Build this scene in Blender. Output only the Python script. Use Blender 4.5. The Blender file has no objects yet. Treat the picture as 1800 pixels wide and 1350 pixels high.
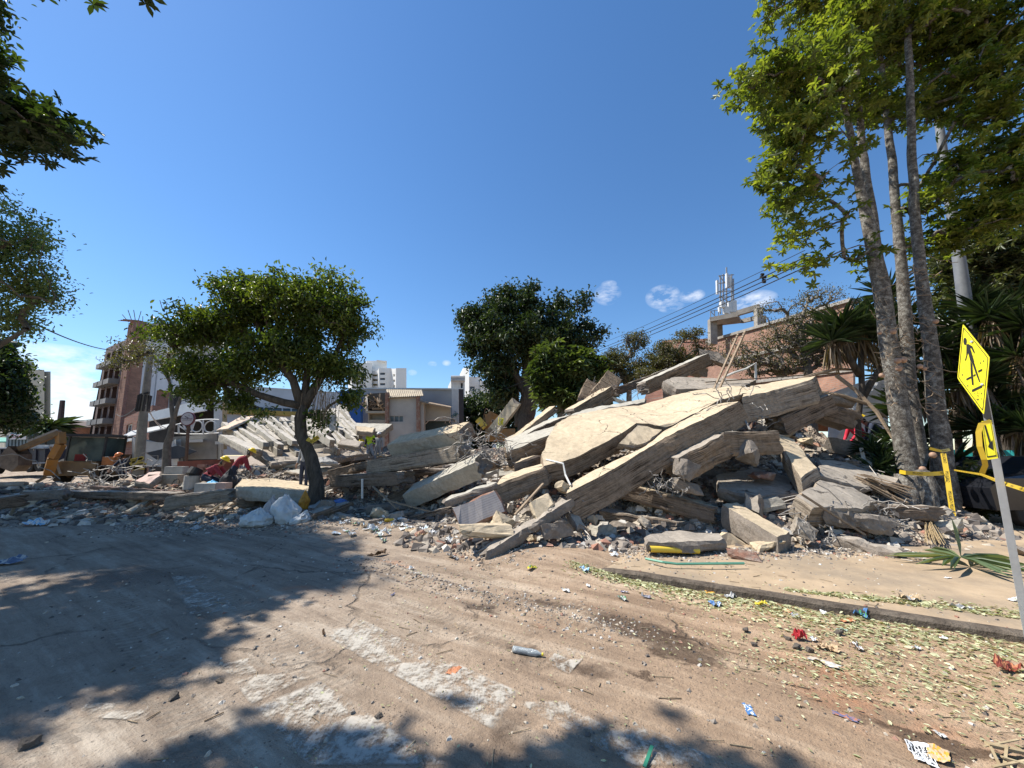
import bpy, bmesh, math, random
import numpy as np
from mathutils import Vector, Matrix, noise, Quaternion
sc = bpy.context.scene
col = sc.collection
R = math.radians
# ---------------------------------------------------------------- camera, sky, sun, exposure
FPX, CX, CY, PITCH, EYE = 676.0, 900.0, 675.0, R(10.5), 1.6
cam = bpy.data.cameras.new('camera'); cam.lens = FPX/1800*36; cam.sensor_width = 36; cam.sensor_fit = 'HORIZONTAL'
cam.clip_start = 0.05; cam.clip_end = 3000
co = bpy.data.objects.new('camera', cam); col.objects.link(co)
co.location = (0, 0, EYE); co.rotation_euler = (R(90)+PITCH, 0, 0)
sc.camera = co
SUN_EL = R(55); SUN_AZ = Vector((-0.978, 0.208, 0)).normalized()
TOSUN = Vector((SUN_AZ.x*math.cos(SUN_EL), SUN_AZ.y*math.cos(SUN_EL), math.sin(SUN_EL)))
w = bpy.data.worlds.new('World'); sc.world = w; w.use_nodes = True
nt = w.node_tree; nt.nodes.clear()
wo = nt.nodes.new('ShaderNodeOutputWorld'); bg = nt.nodes.new('ShaderNodeBackground'); sky = nt.nodes.new('ShaderNodeTexSky')
sky.sky_type = 'NISHITA'; sky.sun_disc = False; sky.sun_elevation = SUN_EL
sky.sun_rotation = math.atan2(SUN_AZ.x, SUN_AZ.y); sky.altitude = 1000; sky.air_density = 1.25; sky.dust_density = 0.25; sky.ozone_density = 4.5
bg.inputs['Strength'].default_value = 0.078
nt.links.new(bg.outputs[0], wo.inputs[0])
# small fair-weather clouds low in the sky (noise on the view direction)
tc = nt.nodes.new('ShaderNodeTexCoord')
def W(t, **k):
    n = nt.nodes.new(t)
    for a, v in k.items(): setattr(n, a, v)
    return n
def wmath(op, a, b=None, c=None):
    n = W('ShaderNodeMath', operation=op); n.use_clamp = False
    for i, x in enumerate((a, b, c)):
        if x is None: continue
        if isinstance(x, (int, float)): n.inputs[i].default_value = x
        else: nt.links.new(x, n.inputs[i])
    return n.outputs[0]
sepd = W('ShaderNodeSeparateXYZ'); nt.links.new(tc.outputs['Generated'], sepd.inputs[0])
mp = W('ShaderNodeMapping'); mp.inputs['Scale'].default_value = (1, 1, 2.2); nt.links.new(tc.outputs['Generated'], mp.inputs[0])
cn = W('ShaderNodeTexNoise'); cn.inputs['Scale'].default_value = 16; cn.inputs['Detail'].default_value = 8; cn.inputs['Roughness'].default_value = .62
nt.links.new(mp.outputs[0], cn.inputs['Vector'])
def direction(px, py):
    u = (px-CX)/FPX; v = (CY-py)/FPX
    return Vector((u, math.cos(PITCH)-v*math.sin(PITCH), math.sin(PITCH)+v*math.cos(PITCH)))
tot = None
for (px, py, rx, rz, amt) in [(1165, 522, .040, .028, .62), (1215, 520, .03, .015, .52), (1068, 518, .034, .026, .40), (1180, 540, .03, .012, .42), (1315, 530, .055, .022, .52), (1070, 500, .02, .01, .3),
                        (760, 640, .012, .008, .3), (785, 638, .012, .008, .3), (725, 655, .012, .008, .25),
                        (125, 628, .09, .02, .48), (130, 700, .20, .075, .62), (60, 640, .1, .03, .4), (90, 740, .2, .05, .6)]:
    d = direction(px, py).normalized()
    sub = W('ShaderNodeVectorMath', operation='SUBTRACT'); nt.links.new(tc.outputs['Generated'], sub.inputs[0]); sub.inputs[1].default_value = d
    scl = W('ShaderNodeVectorMath', operation='MULTIPLY'); nt.links.new(sub.outputs[0], scl.inputs[0]); scl.inputs[1].default_value = (1/rx, 1/rx, 1/rz)
    ln = W('ShaderNodeVectorMath', operation='LENGTH'); nt.links.new(scl.outputs[0], ln.inputs[0])
    fall = wmath('MAXIMUM', wmath('SUBTRACT', 1.0, ln.outputs['Value']), 0.0)
    fall = wmath('MULTIPLY', wmath('POWER', fall, .6), amt)
    tot = fall if tot is None else wmath('MAXIMUM', tot, fall)
nz = wmath('MULTIPLY_ADD', cn.outputs['Fac'], 2.6, -1.02)
cl = wmath('MULTIPLY', wmath('MAXIMUM', nz, 0.0), tot)
cl = wmath('MINIMUM', wmath('MULTIPLY', cl, 3.2), .92)
mxc = W('ShaderNodeMix', data_type='RGBA'); nt.links.new(cl, mxc.inputs['Factor']); hs = W('ShaderNodeHueSaturation'); hs.inputs['Saturation'].default_value = 1.16; hs.inputs['Hue'].default_value = .501; hs.inputs['Value'].default_value = 1.42; nt.links.new(sky.outputs[0], hs.inputs['Color']); nt.links.new(hs.outputs[0], mxc.inputs['A'])
mxc.inputs['B'].default_value = (9.2, 9.6, 10.4, 1)
nt.links.new(mxc.outputs['Result'], bg.inputs['Color'])
sun = bpy.data.lights.new('sun', 'SUN'); sun.energy = 5.0; sun.angle = R(.53); sun.color = (1, .955, .88)
so = bpy.data.objects.new('sun', sun); col.objects.link(so); so.rotation_euler = (-TOSUN).to_track_quat('-Z', 'Y').to_euler(); so.location = TOSUN*60
sc.view_settings.view_transform = 'Standard'; sc.view_settings.look = 'None'; sc.view_settings.gamma = 1
sc.view_settings.exposure = 0.64
sc.cycles.max_bounces = 6; sc.cycles.transparent_max_bounces = 12
# ---------------------------------------------------------------- pixel helpers (photo pixel + real distance -> world point)
def at(px, py, Y):
    d = direction(px, py); t = Y/d.y
    return Vector((d.x*t, Y, EYE+d.z*t))
def gnd(px, py, z=0.0):
    d = direction(px, py); t = (z-EYE)/d.z
    return Vector((d.x*t, d.y*t, z))
def proj(p):
    x, y, z = p[0], p[1], p[2]-EYE
    f = y*math.cos(PITCH)+z*math.sin(PITCH); u = z*math.cos(PITCH)-y*math.sin(PITCH)
    if f < .05: return (-9999, -9999)
    return (CX+x/f*FPX, CY-u/f*FPX)
# ---------------------------------------------------------------- materials
def new_mat(name):
    m = bpy.data.materials.new(name); m.use_nodes = True
    n = m.node_tree; b = n.nodes['Principled BSDF']
    return m, n, b
def N(n, t, **k):
    x = n.nodes.new(t)
    for a, v in k.items(): setattr(x, a, v)
    return x
def ramp(n, src, stops):
    r = N(n, 'ShaderNodeValToRGB'); e = r.color_ramp.elements
    while len(e) < len(stops): e.new(.5)
    for i, (p, c) in enumerate(stops):
        e[i].position = p; e[i].color = (*c, 1) if len(c) == 3 else c
    n.links.new(src, r.inputs[0]); return r.outputs[0]
def noise_tex(n, vec, scale, detail=6, rough=.6, stretch=None, dist=0):
    if stretch:
        m = N(n, 'ShaderNodeMapping'); m.inputs['Scale'].default_value = stretch; n.links.new(vec, m.inputs[0]); vec = m.outputs[0]
    t = N(n, 'ShaderNodeTexNoise'); t.inputs['Scale'].default_value = scale; t.inputs['Detail'].default_value = detail
    t.inputs['Roughness'].default_value = rough; t.inputs['Distortion'].default_value = dist
    n.links.new(vec, t.inputs['Vector']); return t.outputs['Fac']
def mixc(n, f, a, b, mode='MIX'):
    m = N(n, 'ShaderNodeMix', data_type='RGBA', blend_type=mode)
    for k, v in (('Factor', f), ('A', a), ('B', b)):
        s = m.inputs[k]
        if isinstance(v, (int, float)): s.default_value = v
        elif isinstance(v, tuple): s.default_value = (*v, 1)
        else: n.links.new(v, s)
    return m.outputs['Result']
def mth(n, op, a, b=None, c=None, clamp=False):
    x = N(n, 'ShaderNodeMath', operation=op, use_clamp=clamp)
    for i, v in enumerate((a, b, c)):
        if v is None: continue
        if isinstance(v, (int, float)): x.inputs[i].default_value = v
        else: n.links.new(v, x.inputs[i])
    return x.outputs[0]
def bump(n, b, h, strength=.5, dist=.02, prev=None):
    x = N(n, 'ShaderNodeBump'); x.inputs['Strength'].default_value = strength; x.inputs['Distance'].default_value = dist
    n.links.new(h, x.inputs['Height'])
    if prev is not None: n.links.new(prev, x.inputs['Normal'])
    n.links.new(x.outputs[0], b.inputs['Normal']); return x.outputs[0]
MATS = {}
def simple(name, c1, c2=None, scale=6, rough=.8, bmp=.3, bdist=.01, stretch=None, metal=0, detail=6, spec=.3, lo=.35, hi=.65, dirt=None):
    if name in MATS: return MATS[name]
    m, n, b = new_mat(name)
    t = N(n, 'ShaderNodeTexCoord').outputs['Object']
    f = noise_tex(n, t, scale, detail, .65, stretch)
    c2 = c2 or tuple(x*.7 for x in c1)
    c = ramp(n, f, [(lo, c2), (hi, c1)])
    if dirt:
        f2 = noise_tex(n, t, scale*.35, 7, .7)
        c = mixc(n, mth(n, 'MULTIPLY', ramp(n, f2, [(.45, (0, 0, 0)), (.62, (1, 1, 1))]), .75), c, dirt)
    n.links.new(c, b.inputs['Base Color'])
    b.inputs['Roughness'].default_value = rough; b.inputs['Metallic'].default_value = metal; b.inputs['Specular IOR Level'].default_value = spec
    if bmp:
        f3 = noise_tex(n, t, scale*4, 5, .6, stretch)
        bump(n, b, mth(n, 'ADD', f, f3), bmp, bdist)
    MATS[name] = m; return m
def plain(name, c, rough=.6, metal=0, spec=.4, **k):
    return simple(name, c, tuple(x*.86 for x in c), 4, rough, .08, .004, None, metal, 4, spec, **k)
def concrete_top(name, c1, c2, crack=True, scale=1.0, grain=.6):
    m, n, b = new_mat(name)
    t = N(n, 'ShaderNodeTexCoord').outputs['Object']
    f = noise_tex(n, t, 1.3*scale, 8, .7)
    f2 = noise_tex(n, t, 9*scale, 8, .75)
    f3 = noise_tex(n, t, 45*scale, 4, .6)
    c = ramp(n, f, [(.3, c2), (.62, c1)])
    c = mixc(n, mth(n, 'MULTIPLY', ramp(n, f2, [(.35, (1, 1, 1)), (.58, (0, 0, 0))]), .45), c, tuple(x*.45 for x in c2))
    c = mixc(n, mth(n, 'MULTIPLY', ramp(n, f3, [(.55, (0, 0, 0)), (.75, (1, 1, 1))]), .35), c, tuple(min(1, x*1.3) for x in c1))
    h = mth(n, 'ADD', mth(n, 'MULTIPLY', f2, 1.0), mth(n, 'MULTIPLY', f3, .4))
    if crack:
        wv = N(n, 'ShaderNodeMapping'); n.links.new(t, wv.inputs[0])
        nn = N(n, 'ShaderNodeTexNoise'); nn.inputs['Scale'].default_value = 2.2; nn.inputs['Detail'].default_value = 6; n.links.new(t, nn.inputs['Vector'])
        ad = N(n, 'ShaderNodeVectorMath', operation='MULTIPLY_ADD'); n.links.new(nn.outputs['Color'], ad.inputs[0]); ad.inputs[1].default_value = (.7, .7, .7); n.links.new(t, ad.inputs[2])
        v = N(n, 'ShaderNodeTexVoronoi', feature='DISTANCE_TO_EDGE'); v.inputs['Scale'].default_value = .75*scale; n.links.new(ad.outputs[0], v.inputs['Vector'])
        ck = ramp(n, v.outputs['Distance'], [(.004, (1, 1, 1)), (.014, (0, 0, 0))])
        ck = mth(n, 'MULTIPLY', ck, ramp(n, f, [(.42, (0, 0, 0)), (.56, (1, 1, 1))]))
        c = mixc(n, mth(n, 'MULTIPLY', ck, .8), c, (.03, .025, .02))
        h = mth(n, 'SUBTRACT', h, mth(n, 'MULTIPLY', ck, 1.0))
    n.links.new(c, b.inputs['Base Color']); b.inputs['Roughness'].default_value = .92; b.inputs['Specular IOR Level'].default_value = .15
    bump(n, b, h, grain, .025)
    MATS[name] = m; return m
def board_side(name, c1, c2, dark=.35):
    # concrete cast against rough boards: grain follows the length of the slab edge (UV: u along, v across)
    m, n, b = new_mat(name)
    uv = N(n, 'ShaderNodeTexCoord').outputs['UV']; t = N(n, 'ShaderNodeTexCoord').outputs['Object']
    f = noise_tex(n, uv, 1, 6, .65, (.9, 34, 1), .35)
    g = noise_tex(n, uv, 1, 5, .7, (3, 70, 1), .1)
    p = noise_tex(n, t, 1.6, 7, .7)
    c = ramp(n, f, [(.40, tuple(x*dark*.6 for x in c2)), (.455, c2), (.56, c1), (.62, tuple(x*.8 for x in c2))])
    c = mixc(n, mth(n, 'MULTIPLY', ramp(n, g, [(.36, (1, 1, 1)), (.43, (0, 0, 0))]), .7), c, tuple(x*.35 for x in c2))
    c = mixc(n, mth(n, 'MULTIPLY', ramp(n, p, [(.44, (0, 0, 0)), (.58, (1, 1, 1))]), .72), c, tuple(x*.86 for x in c1))
    pq = noise_tex(n, t, 11, 8, .75); c = mixc(n, mth(n, 'MULTIPLY', ramp(n, pq, [(.4, (1, 1, 1)), (.52, (0, 0, 0))]), .45), c, tuple(x*.5 for x in c2))
    n.links.new(c, b.inputs['Base Color']); b.inputs['Roughness'].default_value = .9; b.inputs['Specular IOR Level'].default_value = .15
    bump(n, b, mth(n, 'ADD', mth(n, 'MULTIPLY', f, .7), mth(n, 'ADD', mth(n, 'MULTIPLY', g, .3), mth(n, 'MULTIPLY', pq, .6))), .9, .035)
    MATS[name] = m; return m
def leaf_mat(name, c1, c2, c3, trans=.3, gloss=.45):
    m, n, b = new_mat(name)
    a = N(n, 'ShaderNodeAttribute', attribute_name='rnd').outputs['Fac']
    c = ramp(n, a, [(0, c1), (.55, c2), (1, c3)])
    n.links.new(c, b.inputs['Base Color']); b.inputs['Roughness'].default_value = gloss; b.inputs['Specular IOR Level'].default_value = .45
    tr = N(n, 'ShaderNodeBsdfTranslucent'); n.links.new(mixc(n, 1.0, c, (1.6, 1.7, .55), 'MULTIPLY'), tr.inputs[0])
    mx = N(n, 'ShaderNodeMixShader'); mx.inputs[0].default_value = trans
    out = n.nodes['Material Output']
    n.links.new(b.outputs[0], mx.inputs[1]); n.links.new(tr.outputs[0], mx.inputs[2]); n.links.new(mx.outputs[0], out.inputs[0])
    MATS[name] = m; return m
# ---------------------------------------------------------------- objects
def tag(o, label=None, cat=None, group=None, kind=None):
    if label: o['label'] = label
    if cat: o['category'] = cat
    if group: o['group'] = group
    if kind: o['kind'] = kind
    return o
def empty(name, loc=(0, 0, 0), label=None, cat=None, group=None):
    o = bpy.data.objects.new(name, None); col.objects.link(o); o.location = loc; o.empty_display_size = .2
    return tag(o, label, cat, group)
def link(name, me, mats=None, parent=None, base=True, smooth=False):
    if mats is not None:
        for m in (mats if isinstance(mats, (list, tuple)) else [mats]): me.materials.append(m)
    nv = len(me.vertices)
    c = np.empty(nv*3, dtype=np.float32); me.vertices.foreach_get('co', c); c = c.reshape(-1, 3)
    o = bpy.data.objects.new(name, me); col.objects.link(o)
    if parent is not None:
        off = np.array(parent.location, dtype=np.float32)
        pp = parent
        while pp.parent is not None:
            pp = pp.parent; off = off+np.array(pp.location, dtype=np.float32)
        c = c-off; me.vertices.foreach_set('co', c.ravel()); o.parent = parent
        if base:
            org = np.array([(c[:, 0].min()+c[:, 0].max())/2, (c[:, 1].min()+c[:, 1].max())/2, c[:, 2].min()], dtype=np.float32)
            me.vertices.foreach_set('co', (c-org).ravel()); o.location = org.tolist()
    elif base:
        org = np.array([(c[:, 0].min()+c[:, 0].max())/2, (c[:, 1].min()+c[:, 1].max())/2, c[:, 2].min()], dtype=np.float32)
        me.vertices.foreach_set('co', (c-org).ravel()); o.location = org.tolist()
    if smooth: me.polygons.foreach_set('use_smooth', [True]*len(me.polygons))
    me.update()
    return o
class MB:
    def __init__(s): s.v = []; s.f = []; s.m = []; s.uv = None
    def add(s, vs, fs, mi=0):
        k = len(s.v); s.v += [tuple(p) for p in vs]
        for f in fs: s.f.append([i+k for i in f]); s.m.append(mi)
    def box8(s, p, mi=0):       # p: 4 bottom then 4 top, same winding
        s.add(p, [(3, 2, 1, 0), (4, 5, 6, 7), (0, 1, 5, 4), (1, 2, 6, 5), (2, 3, 7, 6), (3, 0, 4, 7)], mi)
    def box(s, c, sz, rot=None, mi=0):
        hx, hy, hz = sz[0]/2, sz[1]/2, sz[2]/2
        p = [Vector(q) for q in ((-hx, -hy, -hz), (hx, -hy, -hz), (hx, hy, -hz), (-hx, hy, -hz), (-hx, -hy, hz), (hx, -hy, hz), (hx, hy, hz), (-hx, hy, hz))]
        if rot is not None: p = [rot @ q for q in p]
        c = Vector(c); s.box8([q+c for q in p], mi)
    def bar(s, a, b, wd, ht=None, mi=0, up=Vector((0, 0, 1))):
        a = Vector(a); b = Vector(b); ht = ht or wd; d = (b-a).normalized()
        x = d.cross(up)
        if x.length < 1e-3: x = d.cross(Vector((1, 0, 0)))
        x.normalize(); y = x.cross(d).normalized()
        q = lambda c: [c-x*wd/2-y*ht/2, c+x*wd/2-y*ht/2, c+x*wd/2+y*ht/2, c-x*wd/2+y*ht/2]
        s.box8(q(a)+q(b), mi)
    def tube(s, pts, r, n=6, mi=0, cap=True):
        pts = [Vector(p) for p in pts]; k = len(pts)
        rr = r if isinstance(r, (list, tuple)) else [r]*k
        base = len(s.v); x = None
        for i, p in enumerate(pts):
            d = (pts[min(i+1, k-1)]-pts[max(i-1, 0)])
            if d.length < 1e-6: d = Vector((0, 0, 1))
            d.normalize()
            if x is None:
                x = d.cross(Vector((0, 0, 1)))
                if x.length < .05: x = d.cross(Vector((1, 0, 0)))
            x = (x-d*x.dot(d)).normalized(); y = d.cross(x)
            for j in range(n):
                a = 2*math.pi*j/n; s.v.append(tuple(p+(x*math.cos(a)+y*math.sin(a))*rr[i]))
        for i in range(k-1):
            for j in range(n):
                a = base+i*n+j; b = base+i*n+(j+1) % n
                s.f.append([a, b, b+n, a+n]); s.m.append(mi)
        if cap:
            s.f.append([base+j for j in range(n)][::-1]); s.m.append(mi)
            s.f.append([base+(k-1)*n+j for j in range(n)]); s.m.append(mi)
    def build(s, name, mats, parent=None, smooth=False, base=True):
        me = bpy.data.meshes.new(name); me.from_pydata(s.v, [], s.f); me.update()
        mats = mats if isinstance(mats, (list, tuple)) else [mats]
        for m in mats: me.materials.append(m)
        if len(mats) > 1: me.polygons.foreach_set('material_index', s.m)
        if s.uv is not None:
            l = me.uv_layers.new(name='UVMap'); flat = [c for f in s.uv for q in f for c in q]
            l.data.foreach_set('uv', flat)
        return link(name, me, None, parent, base, smooth)
def rvec(rng, s=1): return Vector((rng.uniform(-s, s), rng.uniform(-s, s), rng.uniform(-s, s)))
def fbm(p, o=4): return noise.fractal(Vector(p), 1.0, 2.0, o)
def sub_outline(pts, seg):
    out = []
    for i, a in enumerate(pts):
        b = pts[(i+1) % len(pts)]; k = max(1, int((b-a).length/seg))
        for j in range(k): out.append((a.lerp(b, j/k), i, j == 0))
    return out
# ---------------------------------------------------------------- broken concrete slab from its top outline
def slab(name, pts, th, mats, label=None, cat='slab', group=None, jag=.05, seg=.13, rows=4, direction_=None, parent=None, rough=.03, seed=0, inward=0.0, relief=.02, ends=(), ridges=None):
    pts = [Vector(p) for p in pts]; cen = sum(pts, Vector())/len(pts)
    nrm = Vector()
    for i, a in enumerate(pts):
        b = pts[(i+1) % len(pts)]; nrm += (a-cen).cross(b-cen)
    nrm.normalize()
    if nrm.z < 0: nrm = -nrm; pts = pts[::-1]
    d = (Vector(direction_).normalized() if direction_ else -nrm)
    if ridges is None: ridges = .022 if mats[1].name.startswith('board') else 0
    if ridges: rows = max(rows, 8)
    rr_ = random.Random(seed*13+1); rdg = [rr_.uniform(-1, 1)*ridges for _ in range(rows+1)]
    ol = sub_outline(pts, seg); n = len(ol); off = Vector((seed*7.13, seed*3.7, 0))
    bm = bmesh.new(); uvl = bm.loops.layers.uv.new('UVMap'); rings = []
    lens = [0]
    for i in range(n): lens.append(lens[-1]+(ol[(i+1) % n][0]-ol[i][0]).length)
    for r in range(rows+1):
        t = r/rows; ring = []
        for (p, e, cor) in ol:
            inn = (cen-p); inn -= nrm*inn.dot(nrm)
            if inn.length > 1e-6: inn.normalize()
            j = fbm((p+off)*2.2+Vector((0, 0, t*.35)))*jag + noise.noise((p+off)*9+Vector((0, 0, t*2)))*rough*1.3 + abs(noise.noise((p+off)*4.3+Vector((5, 0, t*1.2))))*jag*.7
            if e in ends: j += abs(noise.noise((p+off)*6+Vector((0, 0, t*4))))*.22+noise.noise((p+off)*15+Vector((0, 0, t*9)))*.05
            else: j += rdg[r]*(.5+1.2*noise.noise((p+off)*1.7+Vector((0, r*9.1, 0))))
            edge = (.35*rough if 0 < r < rows else 0)
            q = p + d*th*t + inn*(j+inward*t-edge+ (rough*.9 if r in (0, rows) else 0)) + nrm*noise.noise((p+off)*5+Vector((3, 1, t*3)))*rough*.8
            ring.append(bm.verts.new(q))
        rings.append(ring)
    def face(vs, mi, uvs):
        try: f = bm.faces.new(vs)
        except ValueError: return None
        f.material_index = mi
        for l, u in zip(f.loops, uvs): l[uvl].uv = u
        return f
    for r in range(rows):
        for i in range(n):
            k = (i+1) % n; u0, u1 = lens[i], lens[i+1]; v0, v1 = r/rows*th, (r+1)/rows*th
            face([rings[r][i], rings[r+1][i], rings[r+1][k], rings[r][k]], 2 if ol[i][1] in ends else 1, [(u0, v0), (u0, v1), (u1, v1), (u1, v0)])
    ax = (pts[1]-pts[0]).normalized(); ay = nrm.cross(ax)
    tf = []
    for ring, mi, rev in ((rings[0], 0, False), (rings[-1], 2, True)):
        vs = ring[::-1] if rev else ring
        f = face(vs, mi, [((v.co-cen).dot(ax), (v.co-cen).dot(ay)) for v in vs])
        if f: tf.append(f)
    res = bmesh.ops.triangulate(bm, faces=tf, ngon_method='BEAUTY')
    if relief:
        top = [f for f in bm.faces if f.material_index == 0]
        ed = {e for f in top for e in f.edges if len([g for g in e.link_faces if g.material_index == 0]) == 2}
        lim = max(.25, seg*2.2)
        for it in range(3):
            ee = [e for e in ed if e.is_valid and e.calc_length() > lim]
            if not ee: break
            bmesh.ops.subdivide_edges(bm, edges=ee, cuts=1)
            top = [f for f in bm.faces if f.material_index == 0]
            bmesh.ops.triangulate(bm, faces=[f for f in top if len(f.verts) > 3])
            top = [f for f in bm.faces if f.material_index == 0]
            ed = {e for f in top for e in f.edges if len([g for g in e.link_faces if g.material_index == 0]) == 2}
        vs = {v for f in bm.faces if f.material_index == 0 for v in f.verts if all(g.material_index == 0 for g in v.link_faces)}
        for v in vs: v.co += nrm*fbm((v.co+off)*1.8)*relief
    bmesh.ops.recalc_face_normals(bm, faces=bm.faces[:])
    me = bpy.data.meshes.new(name); bm.to_mesh(me); bm.free()
    mats = list(mats)+[mats[-1]]*(3-len(mats))
    o = link(name, me, mats, parent)
    return tag(o, label, cat, group) if parent is None else o
def beam(name, a, b, wd, ht, mats, label=None, cat='concrete beam', group=None, up=Vector((0, 0, 1)), **k):
    # a rectangular concrete beam from a to b; its top face is the wide one
    a = Vector(a); b = Vector(b); d = (b-a).normalized(); x = d.cross(up).normalized(); y = x.cross(d).normalized()
    top = [a-x*wd/2+y*ht/2, a+x*wd/2+y*ht/2, b+x*wd/2+y*ht/2, b-x*wd/2+y*ht/2]
    k.setdefault('ends', (0, 2)); k.setdefault('seg', .1 if max(a.y, b.y) < 11 else .16)
    o = slab(name, top, ht, mats, label, cat, group, direction_=-y, **k)
    if name.startswith('broken') and k.get('parent') is None:
        g = random.Random(k.get('seed', 0)+77)
        for e_, s_ in ((a, -1), (b, 1)):
            mb = MB()
            for _ in range(g.randint(2, 5)):
                p0 = e_+x*g.uniform(-.4, .4)*wd+y*g.uniform(-.4, .4)*ht-d*s_*.15; p1 = p0+d*s_*g.uniform(.25, .45)+rvec(g, .06); p2 = p1+d*s_*g.uniform(.05, .25)+rvec(g, .15)+Vector((0, 0, -.08)); mb.tube([p0, p1, p2], .009, 4)
            mb.build('rebar', MATS['galvanised_wire'], o)
    return o
CHUNKS = {}
def chunk_mesh(kind, i):
    key = (kind, i)
    if key in CHUNKS: return CHUNKS[key]
    rng = random.Random(hash(kind) % 1000 if False else sum(map(ord, kind))*31+i)
    bm = bmesh.new()
    asp = {'block': (1, .75, .55), 'plate': (1, .8, .2), 'shard': (1, .45, .28), 'brick': (1, .5, .42)}[kind]
    for _ in range(16 if kind != 'brick' else 12):
        p = Vector((rng.uniform(-1, 1), rng.uniform(-1, 1), rng.uniform(-1, 1)))
        m = max(abs(c) for c in p); p = p/m*rng.uniform(.8, 1)
        bm.verts.new((p.x*asp[0]*.5, p.y*asp[1]*.5, p.z*asp[2]*.5))
    r = bmesh.ops.convex_hull(bm, input=bm.verts[:])
    bmesh.ops.delete(bm, geom=[v for v in bm.verts if not v.link_faces], context='VERTS')
    bmesh.ops.dissolve_limit(bm, angle_limit=R(12), verts=bm.verts[:], edges=bm.edges[:])
    bmesh.ops.triangulate(bm, faces=bm.faces[:])
    for it in range(2): bmesh.ops.subdivide_edges(bm, edges=[e for e in bm.edges if e.calc_length() > .13], cuts=1); bmesh.ops.triangulate(bm, faces=bm.faces[:])
    for v in bm.verts: v.co += v.normal*noise.noise(v.co*7+Vector((i*5, 0, 0)))*.05+rvec(rng, .012)
    bmesh.ops.recalc_face_normals(bm, faces=bm.faces[:])
    me = bpy.data.meshes.new(kind+'_chunk'); bm.to_mesh(me); bm.free()
    zc = min(v.co.z for v in me.vertices)
    for v in me.vertices: v.co.z -= zc
    CHUNKS[key] = me; return me
CHM = {}
def chunk(kind, i, mat, loc, s, rot, name, label, cat, group=None, sink=.0):
    key = (kind, i, mat.name)
    if key not in CHM:
        me = chunk_mesh(kind, i).copy(); me.materials.append(mat); CHM[key] = me
    o = bpy.data.objects.new(name, CHM[key]); col.objects.link(o)
    o.location = loc; o.scale = (s, s, s) if isinstance(s, (int, float)) else s; o.rotation_euler = rot
    return tag(o, label, cat, group)
def text_mesh(txt, size, extrude=.0):
    cu = bpy.data.curves.new('t', 'FONT'); cu.body = txt; cu.size = size; cu.extrude = extrude; cu.align_x = 'CENTER'; cu.align_y = 'CENTER'; cu.resolution_u = 3
    o = bpy.data.objects.new('t', cu); col.objects.link(o)
    me = bpy.data.meshes.new_from_object(o.evaluated_get(bpy.context.evaluated_depsgraph_get()))
    bpy.data.objects.remove(o); return me
def text_on(name, txt, size, origin, ux, uy, mat, parent=None, sx=1.0):
    me = text_mesh(txt, size); ux = Vector(ux); uy = Vector(uy); origin = Vector(origin)
    for v in me.vertices: v.co = origin+ux*v.co.x*sx+uy*v.co.y
    return link(name, me, mat, parent)
# ================================================================ ground, pavement, markings
K0, K1 = gnd(1090, 1015, .0), gnd(1600, 1100, .0)
KD = (K1-K0).normalized(); KN = Vector((-KD.y, KD.x, 0));  # KN points away from the road
if KN.y < 0: KN = -KN
def sst(a, b, x):
    t = max(0, min(1, (x-a)/(b-a))); return t*t*(3-2*t)
def gz(x, y):
    p = Vector((x, y, 0)); s = (p-K0).dot(KD); d = (p-K0).dot(KN)
    z = .018*noise.noise(p*.8)+.006*noise.noise(p*3.1)
    if abs(x) < 9 and y < 11: z += .0035*noise.noise(p*11)+.002*noise.noise(p*27)
    # tyre rut running from the pile towards the lower right
    r0 = gnd(640, 985); r1 = gnd(1120, 1110); rd = (r1-r0).normalized(); rn = Vector((-rd.y, rd.x, 0)); q = (p-r0); a = q.dot(rd); b = q.dot(rn)+.25*math.sin(a*.5)
    if -3 < a < 5: z += .02*math.sin(b*16)*math.exp(-(b/.45)**2)*sst(-3, -1, a)*(1-sst(3, 5, a))*(1+.5*noise.noise(p*6))
    if s < 0: z += .13*sst(-.9, .25, d)*sst(0, 1.2, -s+.3) 
    return z
def axis(segs):
    out = []
    for a, b, st in segs:
        k = max(1, round((b-a)/st)); out += [a+(b-a)*i/k for i in range(k)]
    out.append(segs[-1][1]); return out
xs = axis([(-900, -200, 70), (-200, -60, 10), (-60, -20, 1.5), (-20, -6, .3), (-6, 6, .055), (6, 14, .2), (14, 40, 1), (40, 200, 10), (200, 900, 70)])
ys = axis([(-60, -6, 3), (-6, 1, .3), (1, 9, .055), (9, 16, .2), (16, 40, .8), (40, 200, 8), (200, 1200, 60)])
gv = [(x, y, gz(x, y)) for y in ys for x in xs]
nx = len(xs)
gf = [(j*nx+i, j*nx+i+1, (j+1)*nx+i+1, (j+1)*nx+i) for j in range(len(ys)-1) for i in range(nx-1)]
gm, n, b = new_mat('dusty_road')
pos = N(n, 'ShaderNodeTexCoord').outputs['Object']
fA = noise_tex(n, pos, .55, 8, .65); fB = noise_tex(n, pos, 3.2, 9, .72); fC = noise_tex(n, pos, 22, 6, .7); fD = noise_tex(n, pos, 90, 3, .6)
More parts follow.
